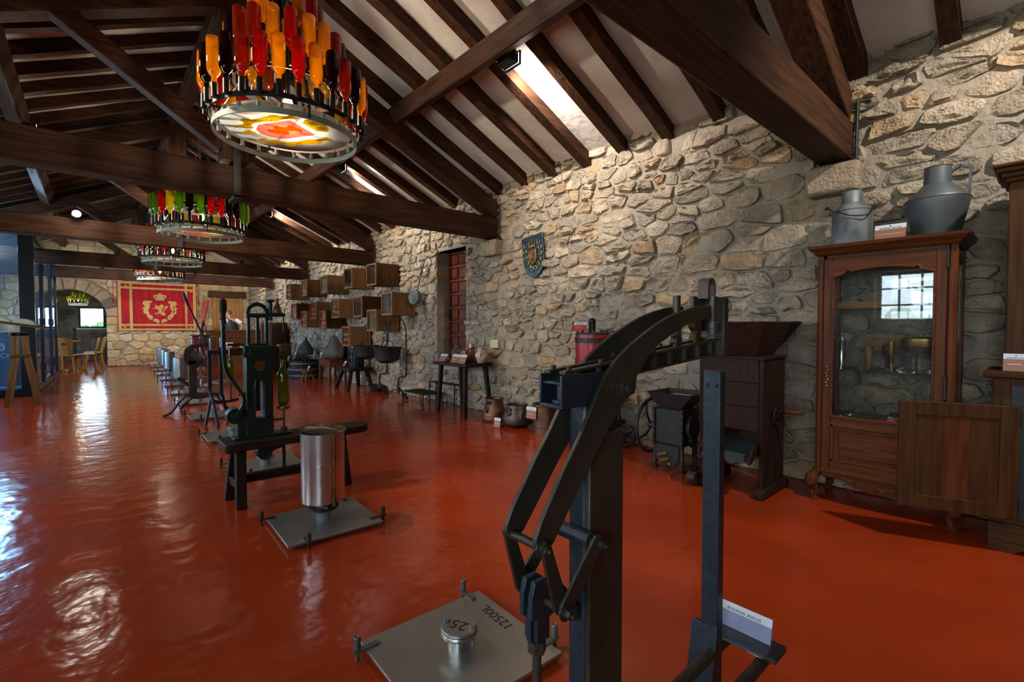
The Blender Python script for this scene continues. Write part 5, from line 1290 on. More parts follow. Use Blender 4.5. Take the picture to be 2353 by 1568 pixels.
def bottle_prof(h=.30, r=.037):
    return [(.002, .012), (r*.6, .004), (r*.95, .0), (r, .008), (r, h*.6), (r*.85, h*.67), (r*.48, h*.74), (r*.40, h*.80), (r*.38, h*.95), (r*.46, h*.955), (r*.46, h*.99), (r*.36, h)]
tag(MB().lathe(bottle_prof(.345, .041), 24, (1.018, 3.645, .6555)).build('wine_bottle', MT['bt_olive']), 'olive green glass bottle clamped in the green corking machine', 'bottle', 'green bottles in corking machines')

# ------------------------------------------------------------ dark lever press on a tripod
lp = thing('lever_press', 'dark iron C-frame lever press on splayed tripod legs with a long lever', 'press', (1.05, 8.0, 0))
MB().box(-.06, .035, -.03, .03, .27, .74).build('column', MT['darkiron'], lp, bev=.006)
cf = [(.055, .70), (-.06, .66), (-.11, .72), (-.125, .80), (-.10, .90), (-.03, .96), (.10, .985), (.16, .97), (.17, .93), (.03, .915), (-.02, .86), (-.03, .80), (.01, .765), (.11, .76), (.11, .71)]
MB().prism(cf, 'xz', -.03, .03).build('c_frame', MT['darkiron'], lp, bev=.008)
MB().bar((.18, 0, .93), (-.05, 0, 1.52), .02, .03, up=(0, 1, 0)).bar((-.045, 0, 1.50), (-.10, 0, 1.68), .03, .045, up=(0, 1, 0)).build('lever', MT['iron'], lp)
MB().prism([(-.14, .27), (.34, .26), (.34, .235), (.2, .22), (.10, .19), (.02, .19), (-.10, .24)], 'xz', -.05, .05).build('base', MT['darkiron'], lp, bev=.008)
for pts in ([(-.1, -.02, .25), (-.2, -.05, .14), (-.28, -.1, .04), (-.34, -.14, .015), (-.37, -.16, .013)], [(.0, .05, .22), (-.08, .25, .1), (-.12, .36, .014)], [(.26, -.02, .24), (.33, -.12, .10), (.38, -.22, .014)]):
    p = smooth_path(pts, 4); m_ = MB()
    for q0, q1 in zip(p, p[1:]): m_.bar(q0, q1, .035, .022)
    m_.build('leg', MT['darkiron'], lp)
MB().bar((-.02, 0, .60), (.11, 0, .74), .03, .05).tube([(-.18, 0, .50), (-.05, 0, .38)], .02, 8).build('ram', MT['darkiron'], lp)

# ------------------------------------------------------------ dark blue corking frame with bottle
bf = thing('bottle_corker', 'dark blue steel corking frame with a tray top and bent tube legs', 'corking frame', (1.2, 6.9, 0))
B2 = MT['darkblue']
MB().box(-.16, .16, -.07, .07, .865, .92).build('tray', B2, bf, bev=.006)
for x, y in ((-.13, -.02), (.0, .03)): MB().box(x-.02, x+.02, y-.015, y+.015, .40 if x < 0 else .33, .87).build('post', B2, bf, bev=.003)
MB().tube(smooth_path([(-.13, -.02, .42), (-.12, -.04, .32), (-.05, -.05, .27), (.1, -.04, .27), (.18, 0, .28)], 5), .018, 8).build('bent_tube', B2, bf)
for e in ((-.2, -.14, .012), (-.10, -.34, .012), (.10, .2, .012)):
    MB().tube([(-.115 if e[0] < 0 else .0, -.03, .36), e], .018, 8).build('leg', B2, bf)
MB().box(.06, .15, -.05, .03, .545, .553).tube([(.10, 0, .545), (.10, 0, .29), (.16, 0, .27)], .01, 8).build('bottle_shelf', MT['darkiron'], bf)
MB().tube([(-.02, .03, .93), (.20, .05, .985)], [.016, .02], 10).build('wooden_handle', MT['dark_x'], bf)
tag(MB().lathe(bottle_prof(.31, .036), 22, (1.30, 6.89, .5535)).build('wine_bottle', MT['bt_olive']), 'olive green glass bottle standing in the dark blue corking frame', 'bottle', 'green bottles in corking machines')
card((1.26, 6.84, .9205), -.7, 'white card tilted on the dark blue corking frame tray', .11, .10, 25)

# ------------------------------------------------------------ foreground capping machine
cm_ = thing('capping_machine', 'big blue and black lever capping machine in the foreground', 'capping machine', (0, 0, 0))
Md, Bl = MT['machine'], MT['bluepaint']
MB().box(.752, .866, .624, .672, 0, 1.045).build('column', Bl, cm_, bev=.008)
MB().prism([(.70, 0), (.93, 0), (.93, .025), (.88, .05), (.868, .30), (.868, .42), (.752, .42), (.752, .34), (.73, .05), (.70, .025)], 'xz', .616, .68).build('column_foot', Bl, cm_, bev=.006)
MB().box(.752, .866, .612, .624, .0, .98).build('face_plate', Md, cm_, bev=.003)
ARM = [(1.241, 1.259), (1.154, 1.253), (1.09, 1.241), (1.03, 1.226), (0.975, 1.207), (0.919, 1.183), (0.865, 1.157), (0.822, 1.131), (0.79, 1.104), (0.766, 1.074), (0.748, 1.046), (0.73, 1.02), (0.703, 0.981), (0.666, 0.936), (0.633, 0.89), (0.605, 0.852), (0.588, 0.821), (0.587, 0.807), (0.599, 0.794), (0.617, 0.79), (0.633, 0.801), (0.666, 0.84), (0.704, 0.886), (0.736, 0.923), (0.778, 0.969), (0.821, 1.013), (0.852, 1.043), (0.874, 1.052), (0.889, 1.055), (0.894, 1.068), (0.897, 1.089), (0.905, 1.102), (0.92, 1.116), (0.958, 1.147), (0.996, 1.165), (1.06, 1.189), (1.127, 1.21), (1.196, 1.219), (1.244, 1.223)]
for y0 in (.600, .680): MB().prism(ARM, 'xz', y0, y0+.010).build('side_arm', Md, cm_, bev=.0015)
def bolt(x, z, y0=.600, y1=.69, r=.02):
    m_ = MB().cyl((x, y0-.002, z), (x, y1+.004, z), r*.55).cyl((x, y0-.003, z), (x, y0, z), r*1.15, n=20).cyl((x, y0-.006, z), (x, y0-.003, z), r*.85, n=18).hexbolt((x, y0-.006, z), (0, -1, 0), r*.62, .010).cyl((x, y0-.016, z), (x, y0-.024, z), r*.32, n=10)
    return m_.build('pivot_bolt', Md, cm_)
bolt(.836, 1.072, .600, .69, .022)
MB().cyl((.836, .5985, 1.072), (.836, .6, 1.072), .034, n=28).build('boss_disc', Md, cm_)
# channel head, open end to the left
ch = MB().box(.668, .83, .614, .620, 1.048, 1.108).box(.668, .83, .670, .676, 1.048, 1.108).box(.668, .83, .614, .676, 1.042, 1.050)
ch.build('head_channel', Bl, cm_, bev=.002)
MB().box(.672, .74, .622, .668, 1.088, 1.094).build('inner_tongue', Bl, cm_, bev=.002); MB().cyl((.70, .645, 1.05), (.70, .645, 1.088), .009).cyl((.70, .645, 1.05), (.70, .645, 1.056), .018, n=6).build('adjusting_screw', Bl, cm_)
# lever beam with two flanges and webs
def beam_z(x): return 1.108+.0871*(x-.677)
for y0, y1 in ((.616, .632), (.658, .674)):
    MB().prism([(.68, beam_z(.68)), (1.335, beam_z(1.335)), (1.335, beam_z(1.335)+.006), (.68, beam_z(.68)+.006)], 'xz', y0, y1).build('top_flange', Md, cm_, bev=.001)
    yy = y0 if y0 < .64 else y1-.005
    for k in range(9):
        x = .72+.07*k
        MB().box(x-.005, x+.005, min(yy, yy+.005)-.0, yy+.010 if y0 < .64 else yy+.005, beam_z(x)-.032, beam_z(x)).build('web', Md, cm_)
    for k in range(7):
        x = .70+.1*k; MB().hexbolt((x, (y0+y1)/2, beam_z(x)+.006), (0, 0, 1), .0055, .008).build('bolt', Md, cm_)
MB().prism([(.90, beam_z(.9)-.036), (1.335, beam_z(1.335)-.042), (1.335, beam_z(1.335)-.034), (.90, beam_z(.9)-.03)], 'xz', .622, .668).build('bottom_flange', Md, cm_)
MB().prism([(.72, beam_z(.72)-.034), (1.335, beam_z(1.335)-.04), (1.335, beam_z(1.335)), (.72, beam_z(.72))], 'xz', .634, .656).build('beam_core', Md, cm_)
# jaw end: upright plates, springs, loop
MB().box(1.318, 1.345, .600, .690, 1.118, 1.285).build('end_plate', Md, cm_, bev=.003)
MB().box(1.25, 1.315, .655, .668, 1.19, 1.287).build('guide_block', Md, cm_, bev=.003)
lo = [(1.262+.0, 1.28), (1.262, 1.315)]+[(1.284+.022*math.cos(a), 1.315+.022*math.sin(a)) for a in [PI-PI*k/10 for k in range(11)]]+[(1.306, 1.28), (1.298, 1.28)]+[(1.284+.014*math.cos(a), 1.315+.014*math.sin(a)) for a in [PI*k/10 for k in range(11)]]+[(1.27, 1.28)]
MB().prism(lo, 'xz', .62, .65).build('strap_loop', MT['leather'], cm_)
for x, y in ((1.168, .66), (1.275, .612)):
    MB().cyl((x, y, 1.175), (x, y, 1.285), .010, n=12).build('guide_pin', Md, cm_)
    sp = [(x+.013*math.cos(a), y+.013*math.sin(a), 1.17+.045*a/(2*PI*8)) for a in [2*PI*8*k/80 for k in range(81)]]
    MB().tube(sp, .0022, 5).build('coil_spring', MT['galv2'], cm_)
MB().lathe([(.014, 0), (.014, .02)], 14, (1.13, .63, 1.165), axis='y').build('roller', Md, cm_)
MB().prism([(1.2, 1.165), (1.235, 1.165), (1.24, 1.21), (1.225, 1.225), (1.205, 1.22), (1.2, 1.20), (1.215, 1.19)], 'xz', .625, .645).build('catch', MT['aged_brass'], cm_, bev=.002)
# linkage
bolt(.602, .80, .600, .69, .015)
for y0 in (.588, .692):
    MB().prism([(.590, .806), (.602, .815), (.614, .806), (.660, .682), (.655, .668), (.638, .664), (.626, .676)], 'xz', y0, y0+.008).build('link_plate', Md, cm_, bev=.001)
MB().cyl((.742, .60, .772), (.742, .70, .772), .016, n=16).build('cross_pin', MT['bluepaint'], cm_); bolt(.742, .772, .584, .70, .014)
for y0 in (.580, .700):
    MB().prism([(.733, .79), (.745, .79), (.756, .775), (.753, .762), (.652, .660), (.638, .662), (.630, .674), (.633, .688)], 'xz', y0, y0+.007).build('link_plate', Md, cm_, bev=.001)
bolt(.642, .675, .580, .705, .014)
MB().prism([(.612, .72), (.642, .72), (.668, .70), (.668, .645), (.652, .64), (.652, .60), (.618, .60), (.618, .645), (.604, .65), (.604, .69)], 'xz', .628, .640).build('clevis', Bl, cm_, bev=.002)
MB().prism([(.612, .72), (.642, .72), (.668, .70), (.668, .645), (.652, .64), (.652, .60), (.618, .60), (.618, .645), (.604, .65), (.604, .69)], 'xz', .652, .664).build('clevis', Bl, cm_, bev=.002)
MB().box(.612, .656, .640, .652, .60, .665).build('clevis_web', Bl, cm_)
MB().cyl((.634, .646, .05), (.634, .646, .60), .009, n=14).cyl((.634, .646, .572), (.634, .646, .595), .018, n=6).build('pull_rod', MT['darkiron'], cm_)
MB().box(.59, .80, .635, .657, .02, .05).build('treadle_link', Bl, cm_, bev=.003)
sp0, sp1 = Vector((.672, .646, .700)), Vector((.762, .646, .590)); d = sp1-sp0; a_, b_, _ = frame_of(d)
MB().tube([sp0+d*(k/180)+(a_*math.cos(k*.9)+b_*math.sin(k*.9))*.011 for k in range(181)], .0028, 5).build('tension_spring', MT['iron'], cm_)
MB().tube([sp1, (.775, .646, .565), (.770, .646, .55), (.758, .646, .556)], .005, 6).build('spring_hook', Bl, cm_)
# bottle post, treadle bars and pedal plate
MB().prism([(1.325, .33), (1.358, .32), (1.358, 1.075), (1.325, 1.075)], 'xz', .612, .662).build('bottle_post', Bl, cm_, bev=.002)
MB().prism([(1.325, .335), (1.358, .32), (1.358, 0), (1.270, 0), (1.29, .15)], 'xz', .613, .69).build('post_foot', Bl, cm_, bev=.002)
for y in (.624, .650): MB().lathe([(.002, -.004), (.005, -.002), (.006, 0)], 10, (1.325, y, 1.035), axis='x').build('post_screw', Bl, cm_)
for y in (.515, .625): MB().cyl((.80, y, .262), (1.43, y, .262), .016, n=14).build('treadle_bar', MT['darkiron'], cm_)
MB().box(1.0, 1.03, .50, .70, .25, .275).build('treadle_cross', MT['darkiron'], cm_)
pl = [(1.375, .475)]+[(1.455+.012*math.sin(a), .487-.012*math.cos(a)) for a in (0, .8, 1.57)]+[(1.467, .69), (1.455, .70), (1.375, .70)]
MB().prism(pl, 'xy', .278, .290).build('pedal_plate', MT['darkiron'], cm_, bev=.003)
# card in a bent acrylic holder on the pedal
hc = thing('card_holder', 'clear bent acrylic holder with a pale card on the pedal of the capping machine', 'card holder', (1.412, .585, .2905))
MB().prism([(-.055, .0), (.018, .0), (.034, .075), (.032, .0755), (.0155, .002), (-.054, .002)], 'xz', -.085, .085).build('acrylic_body', MT['clear'], hc, bev=.0006)
Mc = Matrix.Translation((.0165, 0, .003)) @ Matrix.Rotation(.215, 4, 'Y')
MB().box(-.0012, -.0004, -.078, .078, .046, .070).xf(Mc).build('white_header', MT['white'], hc)
MB().box(-.0012, -.0004, -.078, .078, .0, .046).xf(Mc).build('coloured_panel', mat('blue_grey_card', (0.24, 0.27, 0.42), 0.25), hc)
tm = text_mb('BODEGAS  IRACHE', .0115, .0002); tm.xf(Mc @ Matrix.Translation((-.0016, 0, .053)) @ Matrix.Rotation(-PI/2, 4, 'Z') @ Matrix.Rotation(PI/2, 4, 'X')).build('header_lettering', MT['black'], hc, 0)
# ------------------------------------------------------------ bottle chandeliers
def bottle_mesh(m__, n=16):
    P = [(.002, .300), (.02, .300), (.034, .298), (.0395, .288), (.0395, .118), (.037, .098), (.027, .08), (.0165, .068), (.0145, .055), (.0145, .0)]
    return MB().lathe(P, n, cap=False).mesh('bottle', MT[m__])
BOT = {k: bottle_mesh(k) for k in ('bt_amber', 'bt_red', 'bt_brown', 'bt_dark', 'bt_green', 'bt_yellow')}
SLV = MB().lathe([(.0165, -.05), (.018, -.048), (.018, .035), (.0165, .036)], 12).mesh('sleeve', MT['iron'])
BLB = MB().lathe([(.013, 0), (.013, .04), (.012, .041)], 10).mesh('lamp_socket', MT['frosted'])
def add_lamp(loc, watts, col, r=.04):
    l = bpy.data.lights.new('lamp_light', 'POINT'); l.energy = watts; l.color = col; l.shadow_soft_size = r
    o = bpy.data.objects.new('lamp_light', l); COL.objects.link(o); o.location = loc; return o
def chandelier(loc, label, colors, seed, scale=1.0, tiers=((.48, .0, 29), (.34, .245, 20), (.195, .49, 11)), watts=34, crest=True, chain_top=None):
    t = thing('bottle_chandelier', label, 'chandelier', loc, 0, 'wine bottle chandeliers')
    t.scale = (scale,)*3
    rg = random.Random(seed)
    r0 = tiers[0][0]
    MB().band((0, 0, 0), r0-.040, r0-.034, -.03, .005, 56).build('lower_hoop', MT['ring_grey'], t)
    for i, (r, z, n) in enumerate(tiers):
        MB().band((0, 0, 0), r-.004-.016, r-.016+.003, z+.055, z+.085, 56).build('hoop', MT['iron'], t)
        for k in range(n):
            a = 2*PI*k/n+.1*i
            c = colors[rg.randrange(len(colors))] if (k+i) % 2 else colors[(k+i) % len(colors)]
            b = place(BOT[c], 'bottle', t); b.location = (r*math.cos(a), r*math.sin(a), z+.115); b.rotation_euler = (0, 0, a)
            b.rotation_euler = (rg.uniform(-.02, .02), rg.uniform(-.02, .02), 0)
            s_ = place(SLV, 'sleeve', b); s_.location = (0, 0, 0)
    ra = tiers[0][0]-.036
    for k in range(22):
        a = 2*PI*k/22+.05; s_ = place(BLB, 'lamp_socket', t); s_.location = ((ra-.016)*math.cos(a), (ra-.016)*math.sin(a), .0)
    for k in range(3):
        a = 2*PI*k/3+.5
        MB().tube([((r0-.03)*math.cos(a), (r0-.03)*math.sin(a), -.02), ((r0-.02)*math.cos(a), (r0-.02)*math.sin(a), .09), ((tiers[-1][0]-.02)*math.cos(a), (tiers[-1][0]-.02)*math.sin(a), tiers[-1][1]+.07), (0, 0, tiers[-1][1]+.42)], .007, 6).build('stay_rod', MT['iron'], t)
    for k in range(4):
        a = PI*k/2
        MB().bar(((r0-.02)*math.cos(a), (r0-.02)*math.sin(a), .075), (.05*math.cos(a), .05*math.sin(a), .075), .012, .012).build('spoke', MT['iron'], t)
    MB().lathe([(.002, .175), (.012, .178), (.028, .20), (.032, .225), (.026, .245), (.014, .262)], 16).build('bulb', MT['bulb'], t)
    MB().cyl((0, 0, .258), (0, 0, tiers[-1][1]+.42), .012).build('lamp_stem', MT['iron'], t)
    if crest:
        MB().lathe([(r0-.075, .048), (r0-.072, .050), (r0-.072, .054), (r0-.075, .056)], 56).build('glass_disc', MT['crest_glass'], t)
        z = .0465
        def flat(pts, m__, name, dz=0): MB().prism(pts, 'xy', z-.0012-dz, z-dz).build(name, MT[m__], t, 0)
        # shield point lies to the left of the photo, crown to the right: along local +-u
        ca, sa = math.cos(-1.0), math.sin(-1.0)
        def uv(p): p = (p[0]*1.35, p[1]*1.35); return (p[0]*ca-p[1]*sa, p[0]*sa+p[1]*ca)
        flat([uv(p) for p in [(-.17, 0), (-.15, .05), (-.10, .09), (.09, .09), (.09, -.09), (-.10, -.09), (-.15, -.05)]], 'crest_red', 'crest_shield')
        li = [(-.11, -.02), (-.09, .03), (-.06, .025), (-.04, .05), (-.02, .035), (-.01, .01), (.03, .02), (.05, .045), (.07, .02), (.06, -.02), (.04, -.05), (.02, -.03), (-.01, -.04), (-.02, -.06), (-.05, -.05), (-.06, -.02), (-.09, -.04)]
        flat([uv(p) for p in li], 'crest_yellow', 'crest_lion', .0013)
        nsc = [0]
        for s_ in (-1, 1):
            for (u, w, rr) in ((-.17, .10, .045), (-.10, .135, .05), (-.02, .14, .042), (.06, .135, .05), (.12, .125, .035), (-.205, .045, .035)):
                P = []
                for q in range(14):
                    a = 2*PI*q/14; k_ = rr*(1+.35*math.sin(3*a+u*40)); P.append(uv((u+k_*1.15*math.cos(a), s_*(w+k_*.55*math.sin(a)))))
                nsc[0] += 1; flat(P, 'crest_yellow', 'crest_scroll', .0001+.0015*nsc[0])
        cw = [(.125, -.055), (.125, .055), (.145, .06), (.16, .075), (.185, .07), (.205, .045), (.215, .012), (.235, .012), (.235, -.012), (.215, -.012), (.205, -.045), (.185, -.07), (.16, -.075), (.145, -.06)]
        flat([uv(p) for p in cw], 'crest_yellow', 'crest_crown')
        flat([uv(p) for p in [(.15, -.045), (.15, -.012), (.19, -.012), (.195, -.035), (.18, -.05)]], 'crest_glass', 'crest_crown_gap', .0013)
        flat([uv(p) for p in [(.15, .045), (.15, .012), (.19, .012), (.195, .035), (.18, .05)]], 'crest_glass', 'crest_crown_gap', .0013)
        k = MB(); 
    if chain_top:
        ct = (chain_top-loc[2])/scale
        for k in range(3):
            a = 2*PI*k/3+.5; z = tiers[-1][1]+.42
        ch = MB(); z = tiers[-1][1]+.42; i = 0
        while z < ct:
            ch.ring((0, 0, z), .016, .004, 10, 5, 'x' if i % 2 else 'y'); z += .026; i += 1
        ch.build('chain', MT['iron'], t)
    if watts: add_lamp((loc[0], loc[1], loc[2]+.135*scale), watts, (1.0, .84, .62), .03)
    return t
RT = raf_z(RIDGE_X)-.2
chandelier((1.02, 3.46, 2.50), 'nearest bottle chandelier with amber and red bottles and a painted crest disc', ['bt_brown', 'bt_dark', 'bt_amber', 'bt_red', 'bt_amber', 'bt_dark'], 1, chain_top=RT)
chandelier((1.02, 6.93, 2.335), 'second bottle chandelier with green, red and dark bottles', ['bt_dark', 'bt_green', 'bt_red', 'bt_yellow', 'bt_dark'], 2, chain_top=RT)
chandelier((1.09, 10.45, 2.36), 'third bottle chandelier with bright red and yellow-green bottles', ['bt_red', 'bt_yellow', 'bt_dark', 'bt_green'], 3, chain_top=raf_z(1.09)+.14, watts=42)
chandelier((1.22, 14.1, 2.33), 'fourth bottle chandelier with amber bottles in front of the tapestry', ['bt_amber', 'bt_amber', 'bt_red', 'bt_brown', 'bt_dark'], 4, chain_top=raf_z(1.22)+.14, watts=42)
chandelier((-.36, 20.9, 1.95), 'small green bottle chandelier in the room beyond the arch', ['bt_green', 'bt_yellow', 'bt_green'], 5, .62, ((.42, 0, 16), (.26, .235, 10)), 18, False, 2.62)

# ------------------------------------------------------------ floodlights on the purlins, spot on the left
def floodlight(x, y, z, label, watts, aim, rz=0, glow='spot_glow', col=(1.0, .95, .88), cone=112):
    t = thing('floodlight', label, 'floodlight', (x, y, z), rz, 'black floodlights under the roof')
    MB().box(-.05, .05, -.09, .09, -.05, .05).build('housing', MT['alu'], t, bev=.008)
    for k in range(5): MB().box(-.065, -.05, -.085, .085, -.045+.02*k, -.04+.02*k).build('fin', MT['alu'], t)
    MB().tube([(0, -.1, 0), (0, -.1, .085), (0, .1, .085), (0, .1, 0)], .008, 6).build('yoke', MT['alu'], t)
    MB().box(.05, .07, -.10, .10, -.06, -.05).box(.05, .07, -.10, .10, .05, .06).box(.05, .07, -.10, -.09, -.05, .05).box(.05, .07, .09, .10, -.05, .05).build('bezel', MT['alu'], t)
    MB().box(.050, .052, -.085, .085, -.045, .045).build('lamp_face', MT[glow], t)
    l = bpy.data.lights.new('flood_beam', 'SPOT'); l.energy = watts; l.color = col; l.spot_size = math.radians(cone); l.spot_blend = .5; l.shadow_soft_size = .06
    o = bpy.data.objects.new('flood_beam', l); COL.objects.link(o)
    c, s = math.cos(rz), math.sin(rz); o.location = (x+.085*c, y+.085*s, z)
    o.rotation_euler = Vector(aim).to_track_quat('-Z', 'Y').to_euler()
    return t
PZ = raf_z(RIDGE_X+1.63)
floodlight(2.80, 3.23, 3.58, 'black floodlight under the purlin lighting the plaster between two rafters', 170, (1.0, .05, -.22))
floodlight(2.80, 7.05, 3.58, 'black floodlight in the second bay lighting the roof plaster', 150, (1.0, .05, -.2))
floodlight(2.80, 10.9, 3.58, 'black floodlight in the third bay lighting the roof plaster', 150, (1.0, .05, -.2))
floodlight(2.80, 14.3, 3.58, 'black floodlight in the far bay above the wall boxes', 130, (1.0, .05, -.2))
floodlight(2.80, -.9, 3.58, 'unseen black floodlight on the right purlin, aimed to brighten the near end of the hall', 260, (.75, .75, -1.0))  # lamp out of view, aimed to brighten the near floor and right wall
floodlight(-.50, 4.3, 3.42, 'black floodlight on the left purlin aimed across the hall at the glazed cabinet', 260, (4.3, -2.7, -1.5), -.5, col=(1.0, .86, .68), cone=95)
floodlight(-.50, 7.6, 3.42, 'black floodlight on the left purlin aimed at the wall boxes', 230, (4.4, .9, -1.5), .2, col=(1.0, .88, .72), cone=95)
sp = thing('spotlight', 'small bright spotlight on the tie beam at the left', 'spotlight', (-.14, 8.62, 2.72))
MB().lathe([(.05, 0), (.055, .02), (.055, .09), (.03, .11)], 18, (0, 0, 0), axis='y').build('can', MT['alu'], sp)
MB().lathe([(.042, -.002), (.04, .002)], 18, axis='y').build('lamp_face', MT['bulb'], sp)
MB().box(-.01, .01, .08, .19, -.045, -.02).build('bracket', MT['alu'], sp)
add_lamp((-.14, 8.52, 2.72), 8, (1, .9, .75), .04)

# added cans, hidden on the farthest truss, to brighten the far wall
for i, (x, lab) in enumerate(((.2, 'added black can light on the farthest truss, left of the tapestry centre'), (2.2, 'added black can light on the farthest truss, above the tapestry right edge'), (3.6, 'added black can light on the farthest truss, above the bar'))):
    t = thing('added_can_light', lab, 'can light', (x, 16.05, 2.76), 0, 'added can lights on the farthest truss')
    MB().lathe([(.03, -.06), (.05, -.04), (.055, .05), (.05, .055)], 16, axis='y').build('can', MT['alu'], t)
    MB().lathe([(.042, .05), (.04, .052)], 16, axis='y').build('lamp_face', MT['spot_glow'], t)
    MB().box(-.012, .012, -.02, .02, -.08, -.045).build('bracket', MT['alu'], t)
    l = bpy.data.lights.new('added_can_beam', 'SPOT'); l.energy = 85; l.color = (1, .88, .7); l.spot_size = math.radians(100); l.spot_blend = .8; l.shadow_soft_size = .04
    o = bpy.data.objects.new('added_can_beam', l); COL.objects.link(o); o.location = (x, 16.13, 2.76); o.rotation_euler = Vector((0, 1, -.32)).to_track_quat('-Z', 'Y').to_euler()
for i, (x, lab) in enumerate(((.4, 'added black can light on the fourth truss, above the chairs'), (2.7, 'added black can light on the fourth truss, aimed at the bar'))):  # lamps added to brighten the bar front and the far end
    t = thing('added_can_light', lab, 'can light', (x, 12.9, 2.76), 0, 'added can lights on the fourth truss')
    MB().lathe([(.03, -.06), (.05, -.04), (.055, .05), (.05, .055)], 16, axis='y').build('can', MT['alu'], t)
    MB().lathe([(.042, .05), (.04, .052)], 16, axis='y').build('lamp_face', MT['spot_glow'], t)
    MB().box(-.012, .012, -.1, .02, -.075, -.045).build('bracket', MT['alu'], t)
    l = bpy.data.lights.new('added_can_beam', 'SPOT'); l.energy = 150; l.color = (1, .88, .7); l.spot_size = math.radians(90); l.spot_blend = .8; l.shadow_soft_size = .04
    o = bpy.data.objects.new('added_can_beam', l); COL.objects.link(o); o.location = (x, 12.98, 2.76); o.rotation_euler = Vector((.15, 1, -.5)).to_track_quat('-Z', 'Y').to_euler()
# downlights in the glass vestibule
for i, (x, y, lab) in enumerate(((-1.5, 12.25, 'cool white downlight inside the glass vestibule, nearer the glass'), (-1.5, 14.0, 'cool white downlight deeper inside the glass vestibule'))):
    t = thing('downlight', lab, 'downlight', (x, y, 2.86), 0, 'downlights in the glass vestibule')
    MB().cyl((0, 0, 0), (0, 0, raf_z(x)+.15-2.86), .008).build('stem', MT['alu'], t)
    MB().lathe([(.05, -.06), (.06, -.06), (.06, .0), (.02, .02)], 16).build('can', MT['alu'], t); MB().lathe([(.05, -.058), (.05, -.056)], 16).build('lamp_face', MT['spot_glow'], t)
    add_lamp((x, y, 2.72), 60, (.40, .70, 1.0), .03)
# ------------------------------------------------------------ red tapestry on the far wall
TX0, TX1, TZ0, TZ1, TY = .56, 2.60, 1.10, 2.62, YF-.075
tp = thing('heraldic_tapestry', 'red velvet tapestry with gold braid, crown and lion on the far wall', 'tapestry', (TX0, TY, TZ0))
TWd, THt = TX1-TX0, TZ1-TZ0
def cloth_y(u, w): return .022*math.sin(u*11+w*1.3)*(.35+.65*(1-w/THt))+.012*math.sin(u*29+w*2)-.05*max(0, (u/TWd-.9))*10*(1-w/THt)
def cloth(u0, u1, w0, w1, off, th, nu=28, nw=10):
    V = []; F = []
    for s_ in (0, 1):
        for j in range(nw+1):
            for i in range(nu+1):
                u = u0+(u1-u0)*i/nu; w = w0+(w1-w0)*j/nw; V.append((u, cloth_y(u, w)-off-(th if s_ else 0), w))
    N_ = (nu+1)*(nw+1)
    for j in range(nw):
        for i in range(nu):
            a = j*(nu+1)+i; q = (a, a+1, a+nu+2, a+nu+1); F += [q[::-1], tuple(k+N_ for k in q)]
    B = [i for i in range(nu+1)]+[(j)*(nu+1)+nu for j in range(1, nw+1)]+[nw*(nu+1)+i for i in range(nu-1, -1, -1)]+[j*(nu+1) for j in range(nw-1, 0, -1)]
    for a, b in zip(B, B[1:]+B[:1]): F.append((a, b, b+N_, a+N_))
    return MB().add(V, F)
cloth(0, TWd, 0, THt, 0, .012, 48, 16).build('velvet', MT['red_cloth'], tp, 60)
for (a, b, c, d) in ((.01, .045, 0, 1), (.955, .99, 0, 1), (.145, .18, 0, 1), (.845, .875, 0, 1), (.01, .99, .005, .045), (.01, .99, .10, .14), (.01, .99, .86, .90), (.01, .99, .96, .995)):
    vert = (b-a) < .1
    cloth(TWd*a, TWd*b, THt*c, THt*d, .0125 if vert else .015, .003, 3 if vert else 40, 14 if vert else 2).build('gold_braid', MT['gold_cloth'], tp, 60)
def tq(p, cx=1100): return (TWd*(p[0]-95)/1935, THt*(1312-p[1])/1245)
def applique(pts, name, off=.0185, mat_='gold_cloth'):
    q = [tq(p) for p in pts]; n = len(q)
    V = [(u, cloth_y(u, w)-off+.004, w) for u, w in q]+[(u, cloth_y(u, w)-off-.003, w) for u, w in q]
    F = [tuple(range(n)), tuple(range(2*n-1, n-1, -1))]+[(i, (i+1) % n, (i+1) % n+n, i+n) for i in range(n)]
    MB().add(V, F).build(name, MT[mat_], tp, 0)
applique([(990, 520), (985, 480), (940, 425), (960, 375), (1050, 365), (1075, 340), (1105, 315), (1135, 345), (1150, 365), (1240, 375), (1265, 425), (1210, 480), (1205, 520)], 'crown')
for cx in (1000, 1060, 1135, 1195): applique([(cx-14, 425), (cx, 400), (cx+14, 425), (cx, 452)], 'crown_gap', .023, 'red_cloth')
applique([(985, 630), (1010, 660), (1050, 680), (1085, 650), (1120, 630), (1160, 625), (1190, 660), (1185, 710), (1165, 745), (1130, 770), (1150, 810), (1190, 835), (1230, 860), (1220, 910), (1180, 915), (1150, 900), (1110, 900), (1110, 860), (1080, 860), (1040, 890), (970, 885), (960, 855), (1020, 840), (1060, 810), (1050, 770), (1010, 740), (940, 745), (935, 715), (1000, 710), (975, 670)], 'lion')
applique([(1160, 805), (1205, 740), (1225, 670), (1260, 645), (1298, 690), (1275, 725), (1245, 735), (1262, 695), (1245, 690), (1235, 740), (1190, 810)], 'lion_tail')
